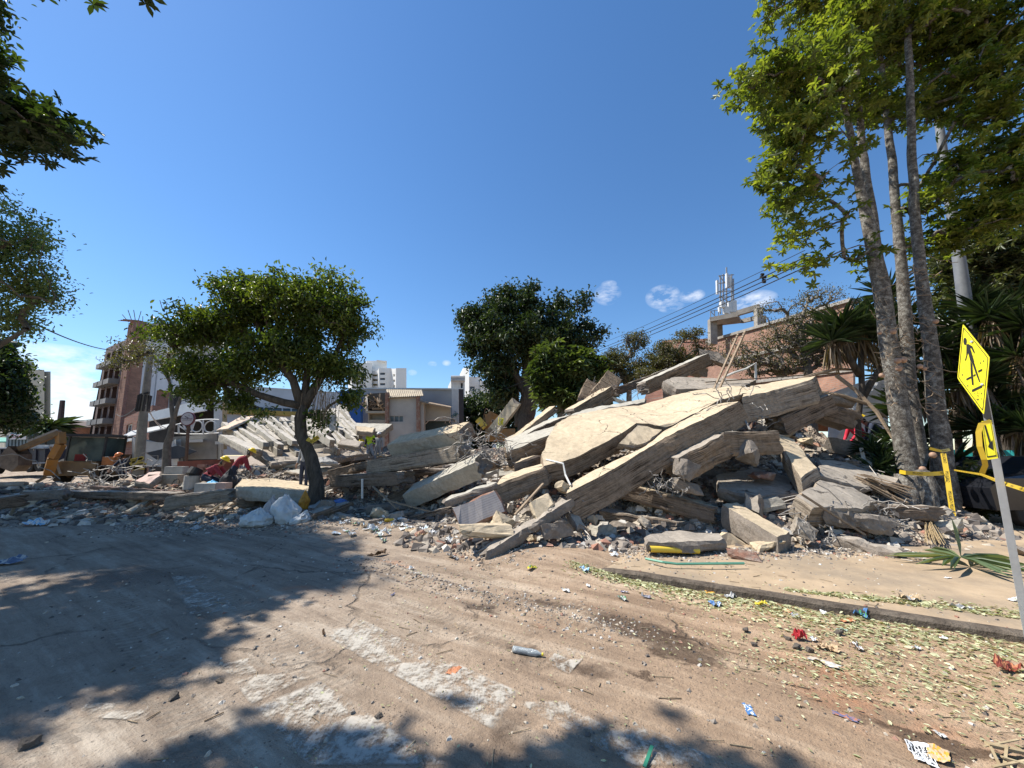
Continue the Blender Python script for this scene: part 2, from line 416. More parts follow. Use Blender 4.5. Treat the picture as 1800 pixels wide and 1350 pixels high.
# streaks drawn out along the direction of the traffic
mp0 = N(n, 'ShaderNodeMapping'); n.links.new(pos, mp0.inputs[0]); mp0.inputs['Rotation'].default_value = (0, 0, -math.atan2(KD.y, KD.x)); mpn = N(n, 'ShaderNodeMapping'); n.links.new(mp0.outputs[0], mpn.inputs[0]); mpn.inputs['Scale'].default_value = (.3, 2.6, 1)
fS = noise_tex(n, mpn.outputs[0], 1.6, 8, .7)
c = ramp(n, fA, [(.32, (.235, .19, .145)), (.5, (.31, .25, .19)), (.68, (.37, .30, .23))])
c = mixc(n, mth(n, 'MULTIPLY', ramp(n, fS, [(.5, (0, 0, 0)), (.62, (1, 1, 1))]), .6), c, (.47, .41, .33))
c = mixc(n, mth(n, 'MULTIPLY', ramp(n, fS, [(.36, (1, 1, 1)), (.47, (0, 0, 0))]), .6), c, (.15, .115, .085))
c = mixc(n, mth(n, 'MULTIPLY', ramp(n, fB, [(.36, (1, 1, 1)), (.5, (0, 0, 0))]), .5), c, (.19, .15, .112))
c = mixc(n, mth(n, 'MULTIPLY', ramp(n, fC, [(.3, (1, 1, 1)), (.42, (0, 0, 0))]), .55), c, (.12, .1, .08))
c = mixc(n, mth(n, 'MULTIPLY', ramp(n, fD, [(.62, (0, 0, 0)), (.72, (1, 1, 1))]), .5), c, (.5, .45, .37))
vp = N(n, 'ShaderNodeTexVoronoi'); vp.inputs['Scale'].default_value = 34; n.links.new(pos, vp.inputs['Vector'])
pit = ramp(n, vp.outputs['Distance'], [(.10, (1, 1, 1)), (.2, (0, 0, 0))]); pit = mth(n, 'MULTIPLY', pit, ramp(n, fB, [(.45, (0, 0, 0)), (.62, (1, 1, 1))]))
c = mixc(n, mth(n, 'MULTIPLY', pit, .75), c, (.07, .055, .042))
cn2 = N(n, 'ShaderNodeTexNoise'); cn2.inputs['Scale'].default_value = 3; cn2.inputs['Detail'].default_value = 7; n.links.new(pos, cn2.inputs['Vector'])
ca = N(n, 'ShaderNodeVectorMath', operation='MULTIPLY_ADD'); n.links.new(cn2.outputs['Color'], ca.inputs[0]); ca.inputs[1].default_value = (.5, .5, 0); n.links.new(pos, ca.inputs[2])
vk = N(n, 'ShaderNodeTexVoronoi', feature='DISTANCE_TO_EDGE'); vk.inputs['Scale'].default_value = .42; n.links.new(ca.outputs[0], vk.inputs['Vector'])
crk = mth(n, 'MULTIPLY', ramp(n, vk.outputs['Distance'], [(.003, (1, 1, 1)), (.012, (0, 0, 0))]), ramp(n, fA, [(.45, (0, 0, 0)), (.55, (1, 1, 1))]))
c = mixc(n, mth(n, 'MULTIPLY', crk, .6), c, (.10, .08, .06))
def tread(a_, b_, w_, per_):
    # a tyre print: chevrons repeated along a line on the ground
    P_, Q_ = gnd(*a_), gnd(*b_); D_ = (Q_-P_); m = N(n, 'ShaderNodeMapping', vector_type='TEXTURE'); m.inputs['Location'].default_value = (P_.x, P_.y, 0); m.inputs['Rotation'].default_value = (0, 0, math.atan2(D_.y, D_.x)); n.links.new(wq0, m.inputs[0])
    s = N(n, 'ShaderNodeSeparateXYZ'); n.links.new(m.outputs[0], s.inputs[0]); ay = mth(n, 'ABSOLUTE', s.outputs[1])
    tr = mth(n, 'GREATER_THAN', mth(n, 'FRACT', mth(n, 'ADD', mth(n, 'MULTIPLY', s.outputs[0], 1/per_), mth(n, 'MULTIPLY', ay, 3.0))), .5)
    inside = mth(n, 'MULTIPLY', mth(n, 'LESS_THAN', ay, w_), mth(n, 'MULTIPLY', mth(n, 'GREATER_THAN', s.outputs[0], 0), mth(n, 'LESS_THAN', s.outputs[0], D_.length)))
    return mth(n, 'MULTIPLY', mth(n, 'MULTIPLY', tr, inside), ramp(n, fB, [(.42, (0, 0, 0)), (.58, (1, 1, 1))]))
wq0n = N(n, 'ShaderNodeVectorMath', operation='MULTIPLY_ADD'); n.links.new(cn2.outputs['Color'], wq0n.inputs[0]); wq0n.inputs[1].default_value = (.12, .12, 0); n.links.new(pos, wq0n.inputs[2]); wq0 = wq0n.outputs[0]
trd = None
for t_ in (((640, 985), (1120, 1110), .14, .07), ((560, 1000), (980, 1150), .14, .07), ((300, 1190), (30, 1340), .16, .09), ((480, 1150), (120, 1290), .16, .09), ((820, 1000), (1400, 1190), .12, .06), ((250, 930), (620, 1200), .16, .08), ((150, 950), (430, 1330), .16, .08)):
    q = tread(*t_); trd = q if trd is None else mth(n, 'MAXIMUM', trd, q)
c = mixc(n, mth(n, 'MULTIPLY', trd, .5), c, (.46, .40, .32))
warp = N(n, 'ShaderNodeTexNoise'); warp.inputs['Scale'].default_value = 2.4; warp.inputs['Detail'].default_value = 8; warp.inputs['Roughness'].default_value = .7; n.links.new(pos, warp.inputs['Vector'])
wp = N(n, 'ShaderNodeVectorMath', operation='MULTIPLY_ADD'); n.links.new(warp.outputs['Color'], wp.inputs[0]); wp.inputs[1].default_value = (.8, .8, 0); n.links.new(pos, wp.inputs[2])
wq = N(n, 'ShaderNodeVectorMath', operation='SUBTRACT'); n.links.new(wp.outputs[0], wq.inputs[0]); wq.inputs[1].default_value = (.4, .4, 0)
def blob(cpt, rx, ry, ang, soft=.25):
    m = N(n, 'ShaderNodeMapping', vector_type='TEXTURE'); m.inputs['Location'].default_value = (cpt[0], cpt[1], 0); m.inputs['Rotation'].default_value = (0, 0, R(ang)); m.inputs['Scale'].default_value = (rx, ry, 1)
    n.links.new(wq.outputs[0], m.inputs[0])
    s = N(n, 'ShaderNodeSeparateXYZ'); n.links.new(m.outputs[0], s.inputs[0])
    cb = N(n, 'ShaderNodeCombineXYZ'); n.links.new(s.outputs[0], cb.inputs[0]); n.links.new(s.outputs[1], cb.inputs[1])
    l = N(n, 'ShaderNodeVectorMath', operation='LENGTH'); n.links.new(cb.outputs[0], l.inputs[0])
    return mth(n, 'DIVIDE', mth(n, 'SUBTRACT', 1.0, l.outputs['Value']), soft, clamp=True)
ang_t = math.degrees(math.atan2(KD.y, KD.x))
def gp(px, py): q = gnd(px, py); return (q.x, q.y)
wet = None
for (px, py, rx, ry, an, so_) in [(1130, 1110, .62, .27, ang_t-6, .35), (1195, 1150, .36, .2, ang_t, .3), (1128, 1190, .16, .05, ang_t, .5), (840, 1062, .34, .13, ang_t, .6), (910, 1150, .3, .16, ang_t, .9), (1010, 1175, .3, .13, ang_t+20, .9),
                              (1660, 1310, .42, .1, ang_t-4, .3), (1560, 1275, .2, .04, ang_t-20, .5), (895, 1290, .2, .3, ang_t, 1.0), (200, 1020, 1.2, .5, 10, .9), (950, 1060, .6, .12, ang_t, .8)]:
    q = blob(gp(px, py), rx, ry, an, so_); wet = q if wet is None else mth(n, 'MAXIMUM', wet, q)
pow_ = None
for (px, py, rx, ry, an, so_) in [(860, 1025, 1.3, .16, ang_t+4, .8), (1010, 1080, .9, .12, ang_t+6, .8), (620, 1110, .7, .22, ang_t, 1.2), (420, 1280, .7, .35, ang_t, 1.4), (200, 1300, .6, .3, 20, 1.4), (1100, 1030, .8, .2, ang_t, 1), (760, 1010, 1.0, .1, ang_t+12, .8)]:
    q = blob(gp(px, py), rx, ry, an, so_); pow_ = q if pow_ is None else mth(n, 'MAXIMUM', pow_, q)
red = None
for (px, py, rx, ry, an, so_) in [(968, 1106, .17, .05, ang_t, .6), (690, 990, .5, .13, ang_t, .9), (520, 1035, .4, .16, 5, 1.2), (1330, 1060, .4, .12, ang_t, 1.2), (1540, 1250, .6, .35, ang_t, 1.6), (1440, 1180, .5, .2, ang_t, 1.5)]:
    q = blob(gp(px, py), rx, ry, an, so_); red = q if red is None else mth(n, 'MAXIMUM', red, q)
c = mixc(n, mth(n, 'MULTIPLY', pow_, mth(n, 'MULTIPLY', ramp(n, fS, [(.42, (0, 0, 0)), (.6, (1, 1, 1))]), .7)), c, (.56, .5, .41))
c = mixc(n, mth(n, 'MULTIPLY', red, mth(n, 'MULTIPLY', ramp(n, fB, [(.4, (0, 0, 0)), (.6, (1, 1, 1))]), .65)), c, (.43, .17, .08))
wetm = mth(n, 'MULTIPLY', wet, ramp(n, fC, [(.3, (.7, .7, .7)), (.6, (1, 1, 1))]))
c = mixc(n, mth(n, 'MULTIPLY', wetm, .88), c, (.062, .044, .03))
# warmer earth on the right, greyer asphalt showing to the left
sx = N(n, 'ShaderNodeSeparateXYZ'); n.links.new(pos, sx.inputs[0])
side = mth(n, 'MULTIPLY_ADD', sx.outputs[0], .22, .42, clamp=True)
c = mixc(n, 1.0, c, mixc(n, side, (1.0, .96, .93), (1.2, 1.0, .82)), 'MULTIPLY')
n.links.new(c, b.inputs['Base Color'])
n.links.new(mth(n, 'MULTIPLY_ADD', wetm, -.45, .93), b.inputs['Roughness']); b.inputs['Specular IOR Level'].default_value = .25
hh = mth(n, 'ADD', mth(n, 'MULTIPLY', fB, 1.2), mth(n, 'ADD', mth(n, 'MULTIPLY', fC, .7), mth(n, 'MULTIPLY', fD, .25)))
hh = mth(n, 'SUBTRACT', mth(n, 'ADD', hh, mth(n, 'MULTIPLY', trd, .5)), mth(n, 'ADD', mth(n, 'MULTIPLY', pit, .5), crk))
bump(n, b, mth(n, 'ADD', hh, mth(n, 'MULTIPLY', fS, .8)), .9, .035)
me = bpy.data.meshes.new('ground'); me.from_pydata(gv, [], gf); me.update()
g = link('ground', me, gm, None, base=False, smooth=True); tag(g, kind='structure')
# pavement: a real step above the road
pave_m = simple('pavement_dirt', (.44, .33, .215), (.33, .245, .16), 2.2, .92, .5, .02, spec=.15, dirt=(.25, .2, .145))
kerb_m = simple('kerb_stone', (.16, .13, .10), (.07, .055, .042), 7, .9, .9, .02, spec=.15)
kerb_l = simple('kerb_pale', (.42, .35, .27), (.27, .22, .17), 5, .9, .8, .02, spec=.15)
def psheet(name, poly, z, mat, seg=.15, back=None):
    pass
mb = MB(); S0, S1 = -1.7, 11.0; ns, nd = 130, 60
def pz(s, d):
    p = K0+KD*s+KN*d
    return .075+.008*noise.noise(p*1.3)+.004*noise.noise(p*6) - .11*(1-sst(-1.6, .3, s)) 
vs = []; 
for i in range(ns+1):
    s = S0+(S1-S0)*i/ns
    for j in range(nd+1):
        d = .13+ (j/nd)**1.5*9
        p = K0+KD*s+KN*d; vs.append((p.x, p.y, pz(s, d)))
mb.add(vs, [(i*(nd+1)+j, (i+1)*(nd+1)+j, (i+1)*(nd+1)+j+1, i*(nd+1)+j+1) for i in range(ns) for j in range(nd)])
tag(mb.build('pavement', pave_m, smooth=True, base=False), kind='structure')
mb = MB(); k = 90
ring = []
for i in range(k+1):
    s = S0+(S1-S0)*i/k; e = .012*noise.noise(Vector((s*3, 0, 0)))+.006*noise.noise(Vector((s*17, 2, 0)))
    o = K0+KD*s; z0 = -.03; z1 = pz(s, .1)+.004
    for (d, z) in ((e, z0), (e+.004, z1-.02), (e+.025, z1), (.135, z1+.001), (.135, z0)): q = o+KN*d; ring.append((q.x, q.y, z))
mb.add(ring, [(i*5+j, (i+1)*5+j, (i+1)*5+j+1, i*5+j+1) for i in range(k) for j in range(4)])
tag(mb.build('kerb', kerb_m, smooth=False, base=False), kind='structure')
# worn crossing stripes and paint smears
def stripe_mat(name, thr, colr=(.66, .62, .54)):
    m, n, b = new_mat(name); t = N(n, 'ShaderNodeTexCoord').outputs['Object']
    a = noise_tex(n, t, 9, 10, .78); a2 = noise_tex(n, t, 1.6, 4, .6); a3 = noise_tex(n, t, 1, 6, .7, (30, 6, 1))
    f = mth(n, 'ADD', mth(n, 'MULTIPLY', a, .6), mth(n, 'ADD', mth(n, 'MULTIPLY', a2, .35), mth(n, 'MULTIPLY', a3, .2)))
    uv = N(n, 'ShaderNodeTexCoord').outputs['UV']; s = N(n, 'ShaderNodeSeparateXYZ'); n.links.new(uv, s.inputs[0])
    eu = mth(n, 'MULTIPLY', s.outputs[0], mth(n, 'SUBTRACT', 1.0, s.outputs[0])); ev = mth(n, 'MULTIPLY', s.outputs[1], mth(n, 'SUBTRACT', 1.0, s.outputs[1]))
    edge = mth(n, 'MULTIPLY', mth(n, 'MULTIPLY', eu, 30, clamp=True), mth(n, 'MULTIPLY', ev, 22, clamp=True))
    al = mth(n, 'MULTIPLY', ramp(n, f, [(thr, (0, 0, 0)), (thr+.09, (1, 1, 1))]), edge)
    n.links.new(ramp(n, a, [(.35, tuple(x*.72 for x in colr)), (.6, colr)]), b.inputs['Base Color']); b.inputs['Roughness'].default_value = .85
    n.links.new(mth(n, 'MULTIPLY', al, .78), b.inputs['Alpha']); bump(n, b, a, .4, .01)
    return m
sm1 = stripe_mat('worn_paint', .545, (.52, .475, .40)); sm2 = stripe_mat('faint_paint', .565, (.48, .43, .355))
for i, (q, m) in enumerate([([(560, 1115), (640, 1092), (915, 1218), (868, 1288)], sm1), ([(905, 1235), (1020, 1232), (1290, 1345), (1110, 1349)], sm2),
        ([(385, 1170), (495, 1145), (548, 1190), (440, 1243)], sm2), ([(443, 1247), (562, 1196), (790, 1349), (540, 1349)], sm1),
        ([(958, 1168), (985, 1138), (1040, 1146), (1000, 1188)], sm1), ([(130, 1262), (150, 1235), (275, 1240), (255, 1268)], sm2), ([(300, 1015), (360, 1010), (420, 1075), (330, 1085)], sm2)]):
    P = [gnd(*a) for a in q]; mb = MB(); nu, nv_ = 36, 14; vs = []; uvs = {}
    for a in range(nu+1):
        for bb in range(nv_+1):
            u, v = a/nu, bb/nv_; p = (P[0].lerp(P[3], u)).lerp(P[1].lerp(P[2], u), v); vs.append((p.x, p.y, gz(p.x, p.y)+.008))
    fs = [(a*(nv_+1)+bb, (a+1)*(nv_+1)+bb, (a+1)*(nv_+1)+bb+1, a*(nv_+1)+bb+1) for a in range(nu) for bb in range(nv_)]
    mb.add(vs, fs); mb.uv = [[((k//(nv_+1))/nu, (k % (nv_+1))/nv_) for k in f] for f in fs]
    tag(mb.build('road_marking', m, smooth=True), kind='structure')
# raised planting strip round the street tree, with a pale kerb
mb = MB(); A, B_, C_ = gnd(558, 903), gnd(640, 935), gnd(772, 902); D_ = gnd(700, 868); E_ = gnd(560, 872)
poly = [A, B_, C_, D_, E_]
ins = Vector((sum(p.x for p in poly)/5, sum(p.y for p in poly)/5, 0))
tag(slab('planting_strip', [p.lerp(ins, .03)+Vector((0, 0, .15)) for p in poly], .2, [simple('strip_soil', (.15, .115, .085), (.07, .055, .04), 3, .95, .8, .03), kerb_m], jag=.03, seg=.2, rows=1), kind='structure')
for a, b_ in ((A, B_), (B_, C_)):
    tag(beam('kerb', a+Vector((0, 0, .1)), b_+Vector((0, 0, .1)), .16, .22, [kerb_l, kerb_l], None, None, jag=.015, rows=2, seed=3), kind='structure')
# ================================================================ the rubble underlayer (uncountable fines)
BUMPS = [  # px, py, Y of a crest, radius x, radius y
 (960, 800, 10.5, 1.6, 1.8), (1090, 770, 11.5, 2.2, 2.2), (1200, 740, 12.5, 2.4, 2.4), (1300, 730, 12.2, 2.4, 2.0), (1390, 760, 11.2, 2.0, 1.8), (1470, 815, 10.3, 1.6, 1.4), (1240, 660, 15, 2.2, 1.6), (1120, 695, 14.5, 2.2, 1.6), (1020, 728, 14, 2.0, 1.6), (930, 770, 13, 2.0, 1.8),
 (870, 830, 11.0, 1.6, 1.5), (1100, 910, 8.6, 1.8, .9), (1250, 900, 8.4, 1.6, .9), (1380, 880, 8.2, 1.5, .9), (1500, 890, 8.4, 1.3, .8), (880, 925, 8.2, 1.1, .9), (1560, 900, 8.2, 1.0, .7), (1350, 700, 13.5, 2.2, 1.4), (1440, 760, 12.5, 2, 1.5),
 (690, 830, 13, 2.0, 1.4), (640, 850, 12.5, 1.8, 1.2), (770, 800, 13.5, 2.0, 1.6), (800, 790, 16, 2.5, 2), (600, 825, 16, 2.5, 2), (715, 795, 19, 2.4, 2.2), (620, 812, 21, 3, 2.2), (480, 850, 13.5, 2.2, 1.6), (400, 852, 14.5, 2.2, 1.8), (300, 855, 13, 2.5, 1.6),
 (150, 860, 12.5, 2.6, 1.6), (40, 868, 12, 2.4, 1.5), (220, 845, 17, 3.5, 2.5), (100, 845, 17, 3.5, 2.2), (450, 820, 18, 3, 2.2), (520, 810, 17, 3, 2), (350, 835, 18.5, 3, 2), (0, 850, 15, 3, 2), (700, 770, 23, 3, 2.5), (900, 760, 17, 3, 2.5)]
BP = []
for (px, py, Y, rx, ry) in BUMPS:
    p = at(px, py, Y); BP.append((p.x, p.y, p.z, rx, ry))
def mz0(x, y):
    z = -.6; ws = 0
    acc = 0
    for (bx, by, bz, rx, ry) in BP:
        q = ((x-bx)/rx)**2+((y-by)/ry)**2
        if q < 9: acc += math.exp(3*min(bz*math.exp(-q*.55), 6))-1
    return math.log(acc+1)/3*.93-.35
def mz(x, y):
    z = mz0(x, y)
    if z < -.34: return z
    p = Vector((x, y, 0)); a = min(1, max(0, (z+.3)/.8))
    c1 = noise.voronoi(p*2.0+Vector((0, 0, z*1.2)))[0]; c2 = noise.voronoi(p*5.5+Vector((0, 0, z*3)))[0]
    return z+a*((c1[1]-c1[0])*.32+(c2[1]-c2[0])*.12-.14+.22*noise.noise(p*.9))
mx_, my_ = axis([(-26, -9, .2), (-9, 10.5, .085)]), axis([(6.5, 17, .1), (17, 28, .22)])
V = []; nxm = len(mx_)
for y in my_:
    for x in mx_: V.append((x, y, mz(x, y)))
F_ = []
for j in range(len(my_)-1):
    for i in range(nxm-1):
        a = j*nxm+i
        if max(V[a][2], V[a+1][2], V[a+nxm][2], V[a+nxm+1][2]) > -.2: F_.append((a, a+1, a+nxm+1, a+nxm))
used = sorted({i for f in F_ for i in f}); mpi = {o: k for k, o in enumerate(used)}
rub_m, n, b = new_mat('rubble_fines'); t = N(n, 'ShaderNodeTexCoord').outputs['Object']
v1 = N(n, 'ShaderNodeTexVoronoi'); v1.inputs['Scale'].default_value = 6; n.links.new(t, v1.inputs['Vector'])
v2 = N(n, 'ShaderNodeTexVoronoi'); v2.inputs['Scale'].default_value = 19; n.links.new(t, v2.inputs['Vector'])
s1 = N(n, 'ShaderNodeSeparateColor'); n.links.new(v1.outputs['Color'], s1.inputs[0]); s2 = N(n, 'ShaderNodeSeparateColor'); n.links.new(v2.outputs['Color'], s2.inputs[0])
c = ramp(n, s1.outputs[0], [(0, (.19, .155, .125)), (.35, (.30, .25, .205)), (.7, (.40, .34, .27)), (.93, (.5, .45, .38))])
c = mixc(n, mth(n, 'MULTIPLY', ramp(n, s1.outputs[1], [(.86, (0, 0, 0)), (.9, (1, 1, 1))]), .6), c, (.35, .14, .08))
c = mixc(n, .5, c, ramp(n, s2.outputs[0], [(0, (.13, .1, .08)), (.5, (.3, .25, .2)), (1, (.52, .46, .38))]))
f = noise_tex(n, t, 1.1, 8, .7); c = mixc(n, 1, c, ramp(n, f, [(.3, (.68, .66, .64)), (.7, (1.1, 1.06, 1.0))]), 'MULTIPLY')
n.links.new(c, b.inputs['Base Color']); b.inputs['Roughness'].default_value = .95; b.inputs['Specular IOR Level'].default_value = .1
bump(n, b, mth(n, 'ADD', v1.outputs['Distance'], mth(n, 'MULTIPLY', v2.outputs['Distance'], .6)), 1.0, .08)
me = bpy.data.meshes.new('rubble'); me.from_pydata([V[i] for i in used], [], [[mpi[i] for i in f] for f in F_]); me.update()
tag(link('rubble', me, rub_m, base=False), 'grey and beige crushed rubble heaped under the collapsed slabs', 'rubble', kind='stuff')
def topz(x, y):
    z = mz(x, y); return max(z, gz(x, y) if z < .0 else z)
# ================================================================ materials of the wreckage
ct = concrete_top('slab_top', (.62, .50, .34), (.47, .375, .255))
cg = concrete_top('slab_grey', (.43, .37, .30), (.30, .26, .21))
cp = concrete_top('slab_pale', (.50, .46, .38), (.36, .33, .27), crack=False)
cr = concrete_top('broken_face', (.33, .28, .23), (.19, .16, .13), crack=False, scale=2, grain=1.0)
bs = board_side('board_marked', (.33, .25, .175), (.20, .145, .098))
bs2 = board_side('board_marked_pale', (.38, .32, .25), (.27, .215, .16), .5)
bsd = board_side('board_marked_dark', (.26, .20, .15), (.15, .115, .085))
brk = simple('brick_rubble', (.30, .15, .10), (.21, .12, .085), 8, .92, .8, .02, dirt=(.38, .32, .26))
rust = simple('rusty_steel', (.17, .10, .065), (.09, .055, .04), 20, .7, .3, .004)
wire_m = simple('galvanised_wire', (.34, .32, .29), (.2, .18, .16), 20, .55, .2, .004, metal=.3)
timber = simple('weathered_timber', (.36, .27, .18), (.2, .145, .1), 5, .85, .6, .01, (1, 1, 8))
P3 = lambda L: [at(*q) for q in L]
L = 'broken '
slab('collapsed_slab', P3([(955, 819, 8.0), (988, 813, 8.1), (1028, 796, 8.25), (1060, 779, 8.4), (1100, 757, 8.6), (1118, 744, 8.75), (1140, 745, 8.8), (1171, 751, 8.8), (1200, 738, 8.9), (1237, 719, 9.0), (1270, 702, 9.1), (1300, 694, 9.3), (1340, 683, 10.2), (1290, 678, 11.2), (1242, 683, 11.5), (1185, 694, 11.3), (1130, 711, 11), (1060, 719, 10.8), (1000, 731, 10.5), (978, 744, 9.9), (962, 772, 9.1), (950, 801, 8.4)]), .36, [ct, bs, cr],
     'largest tan slab, its wide cracked top sloping up across the middle of the pile', 'slab', jag=.035, relief=.03, seed=1)
slab('slab_fragment', P3([(1086, 781, 8.1), (1114, 784, 8.15), (1137, 779, 8.25), (1166, 755, 8.6), (1140, 748, 8.7), (1122, 745, 8.7), (1105, 762, 8.45)]), .14, [ct, cr, cr], 'thin tan slab fragment wedged in the crack below the largest slab', 'slab', jag=.03, seed=2)
slab('collapsed_slab', P3([(993, 869, 7.2), (1060, 835, 7.4), (1139, 788, 7.8), (1194, 756, 8.1), (1222, 743, 8.2), (1262, 725, 8.4), (1300, 704, 8.8), (1255, 710, 9.1), (1233, 722, 8.95), (1167, 757, 8.6), (1137, 781, 8.25), (1116, 794, 8.0), (1055, 822, 7.8), (1004, 848, 7.6)]), .52, [ct, bs, cr],
     'long tilted slab strip with thick brown board-marked front edge', 'slab', direction_=(.36, -.06, -.92), jag=.03, seed=4, rows=6)
beam('broken_strut', at(1000, 884, 7.25), at(846, 982, 6.28), .24, .17, [cg, cr, cr], 'long rough grey strut reaching down to the road from the pile', 'beam', jag=.05, rough=.05, seed=5, rows=3, seg=.08)
slab('slab_block', P3([(1303, 698, 9.12), (1353, 688, 9.25), (1428, 667, 9.5), (1434, 661, 10.2), (1380, 668, 10.7), (1318, 679, 10.6)]), .62, [ct, bs2, cr], 'thick squared slab end with smooth beige front at the top right', 'slab', direction_=(.12, -.05, -1), jag=.02, seed=6, rows=5)
beam('broken_girder', at(1184, 826, 7.9), at(1268, 782, 8.3), .5, .5, [cg, bs, cr], 'broken board-marked beam with round rough end under the long strip', 'beam', jag=.05, seed=7)
beam('broken_girder', at(1256, 782, 8.35), at(1352, 778, 8.7), .6, .5, [cg, bs, cr], 'brown splintered beam stump beneath the smooth slab end', 'beam', jag=.06, seed=8)
chunk('block', 3, cr, at(1196, 842, 7.7), (.55, .5, .75), (.3, .5, .2), 'concrete_chunk', 'rounded rough concrete lump at the end of the board-marked beam', 'chunk')
chunk('block', 5, cr, at(1312, 815, 8.15), (.5, .45, 1.1), (.2, .3, .6), 'concrete_chunk', 'pale ribbed rough lump hanging under the brown splintered stump', 'chunk')
slab('pillar_fragment', P3([(1363, 760, 9.2), (1396, 772, 9.1), (1438, 824, 8.0), (1408, 842, 7.75), (1376, 790, 8.6)]), .6, [ct, bs2, cr], 'squared column piece sliding down toward the viewer beside the flat right slab', 'column', direction_=(.03, .0, -1), jag=.03, seed=9, rows=5)
slab('collapsed_slab', P3([(1438, 806, 9.5), (1482, 811, 9.6), (1528, 826, 9.3), (1583, 841, 8.8), (1577, 850, 8.5), (1538, 851, 8.3), (1520, 858, 8.1), (1470, 846, 8.0), (1440, 836, 8.0)]), .14, [cg, cr, cr], 'flat grey slab lying beside the twin-trunk tree', 'slab', jag=.05, seed=10)
slab('collapsed_slab', P3([(1398, 872, 7.3), (1440, 842, 7.9), (1500, 856, 8.0), (1545, 880, 7.7), (1520, 896, 7.1), (1430, 892, 7.0)]), .42, [cg, bs2, cr], 'shaded grey slab under the flat right slab, with a square front edge', 'slab', jag=.05, seed=11)
slab('concrete_girder', P3([(1268, 886, 7.6), (1295, 883, 7.85), (1388, 935, 6.75), (1368, 946, 6.45)]), .4, [ct, cr, cr], 'speckled grey beam pointing at the road with a clean square edge', 'beam', jag=.01, seed=12, rough=.02, direction_=(-.12, -.02, -1))
slab('concrete_plate', P3([(1130, 942, 6.5), (1180, 931, 6.85), (1268, 938, 6.8), (1277, 948, 6.5), (1200, 956, 6.25), (1140, 953, 6.3)]), .16, [cg, cr, cr], 'ragged concrete plate lying on a yellow pipe by the pavement', 'slab', jag=.05, seed=13, rough=.035)
beam('broken_girder', at(1466, 948, 7.0), at(1596, 984, 6.15), .3, .22, [cg, cr, cr], 'rough broken beam with wires beside the pavement, below the twin-trunk tree', 'beam', jag=.08, rough=.06, seed=14)
beam('broken_girder', at(1430, 902, 7.3), at(1560, 925, 7.2), .5, .3, [cg, cr, cr], 'crumbled dark beam in the shade at the right foot of the pile', 'beam', jag=.08, rough=.06, seed=15)
chunk('brick', 1, brk, at(1292, 985, 6.1)+Vector((0.15, 0, 0)), (.5, .4, .4), (.1, .1, -.6), 'brick_chunk', 'lump of whitewashed brickwork next to the speckled beam', 'chunk')
chunk('block', 7, cg, at(1405, 945, 6.9), .55, (.4, .2, 1), 'concrete_chunk', 'grey chunk with a smooth round face right of the speckled beam', 'chunk')
# under-storey slabs seen in the dark below the long strip
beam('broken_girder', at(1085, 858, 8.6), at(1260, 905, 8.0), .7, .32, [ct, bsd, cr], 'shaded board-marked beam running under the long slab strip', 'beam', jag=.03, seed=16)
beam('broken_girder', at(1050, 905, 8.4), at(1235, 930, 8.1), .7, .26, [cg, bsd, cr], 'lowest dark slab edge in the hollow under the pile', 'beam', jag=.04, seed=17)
chunk('block', 2, cr, at(1205, 868, 7.75), (.7, .5, .45), (.1, .3, .15), 'concrete_chunk', 'stirrup-wrapped broken beam end in the middle of the hollow', 'chunk')
slab('collapsed_slab', P3([(1255, 835, 9.0), (1330, 822, 9.6), (1385, 838, 9.2), (1405, 868, 8.0), (1330, 872, 7.9), (1262, 858, 8.2)]), .25, [cg, cr, cr], 'shaded slab forming the floor of the hollow between the beams', 'slab', jag=.04, seed=18)
chunk('plate', 3, brk, at(1335, 845, 8.5), (.75, .5, .8), (0, .05, .3), 'brick_chunk', 'brown masonry plate lying in the hollow between the beams', 'chunk')
beam('concrete_stub', at(1325, 905, 7.7), at(1325, 868, 7.8), .26, .26, [cg, cr, cr], 'smooth upright grey stub behind the speckled beam', 'column', seed=19, jag=.01)
# left side of the main pile
tile, n, b = new_mat('ribbed_grey_tile'); uv = N(n, 'ShaderNodeTexCoord').outputs['UV']; s = N(n, 'ShaderNodeSeparateXYZ'); n.links.new(uv, s.inputs[0])
wv = mth(n, 'FRACT', mth(n, 'MULTIPLY', s.outputs[1], 24.0)); jx = mth(n, 'FRACT', mth(n, 'MULTIPLY_ADD', s.outputs[0], 2.6, .1))
c = ramp(n, wv, [(0, (.12, .105, .1)), (.16, (.30, .265, .245)), (.85, (.34, .30, .28)), (1, (.2, .18, .165))]); ds = noise_tex(n, uv, 5, 7, .7); c = mixc(n, mth(n, 'MULTIPLY', ramp(n, ds, [(.5, (0, 0, 0)), (.65, (1, 1, 1))]), .5), c, (.42, .37, .32))
c = mixc(n, ramp(n, jx, [(.0, (.7, .7, .7)), (.02, (0, 0, 0))]), c, (.12, .1, .09)); n.links.new(c, b.inputs['Base Color']); b.inputs['Roughness'].default_value = .5; bump(n, b, wv, .35, .006)
tpa, tpb, tpd = P3([(793, 893, 6.85), (871, 861, 7.15), (809, 934, 6.68)])
slab('tiled_wall_panel', [tpa, tpb, tpb+tpd-tpa, tpd], .2, [tile, brk, cr], 'grey ribbed tile panel leaning at the left foot of the pile', 'wall panel', direction_=(.1, .93, -.3), jag=.008, seed=20, relief=0)
beam('wall_edge', at(778, 886, 6.95), at(872, 852, 7.45), .24, .12, [cp, cr, cr], 'crumbled mortar edge along the top of the grey tile panel', 'beam', jag=.04, rough=.04, seed=21)
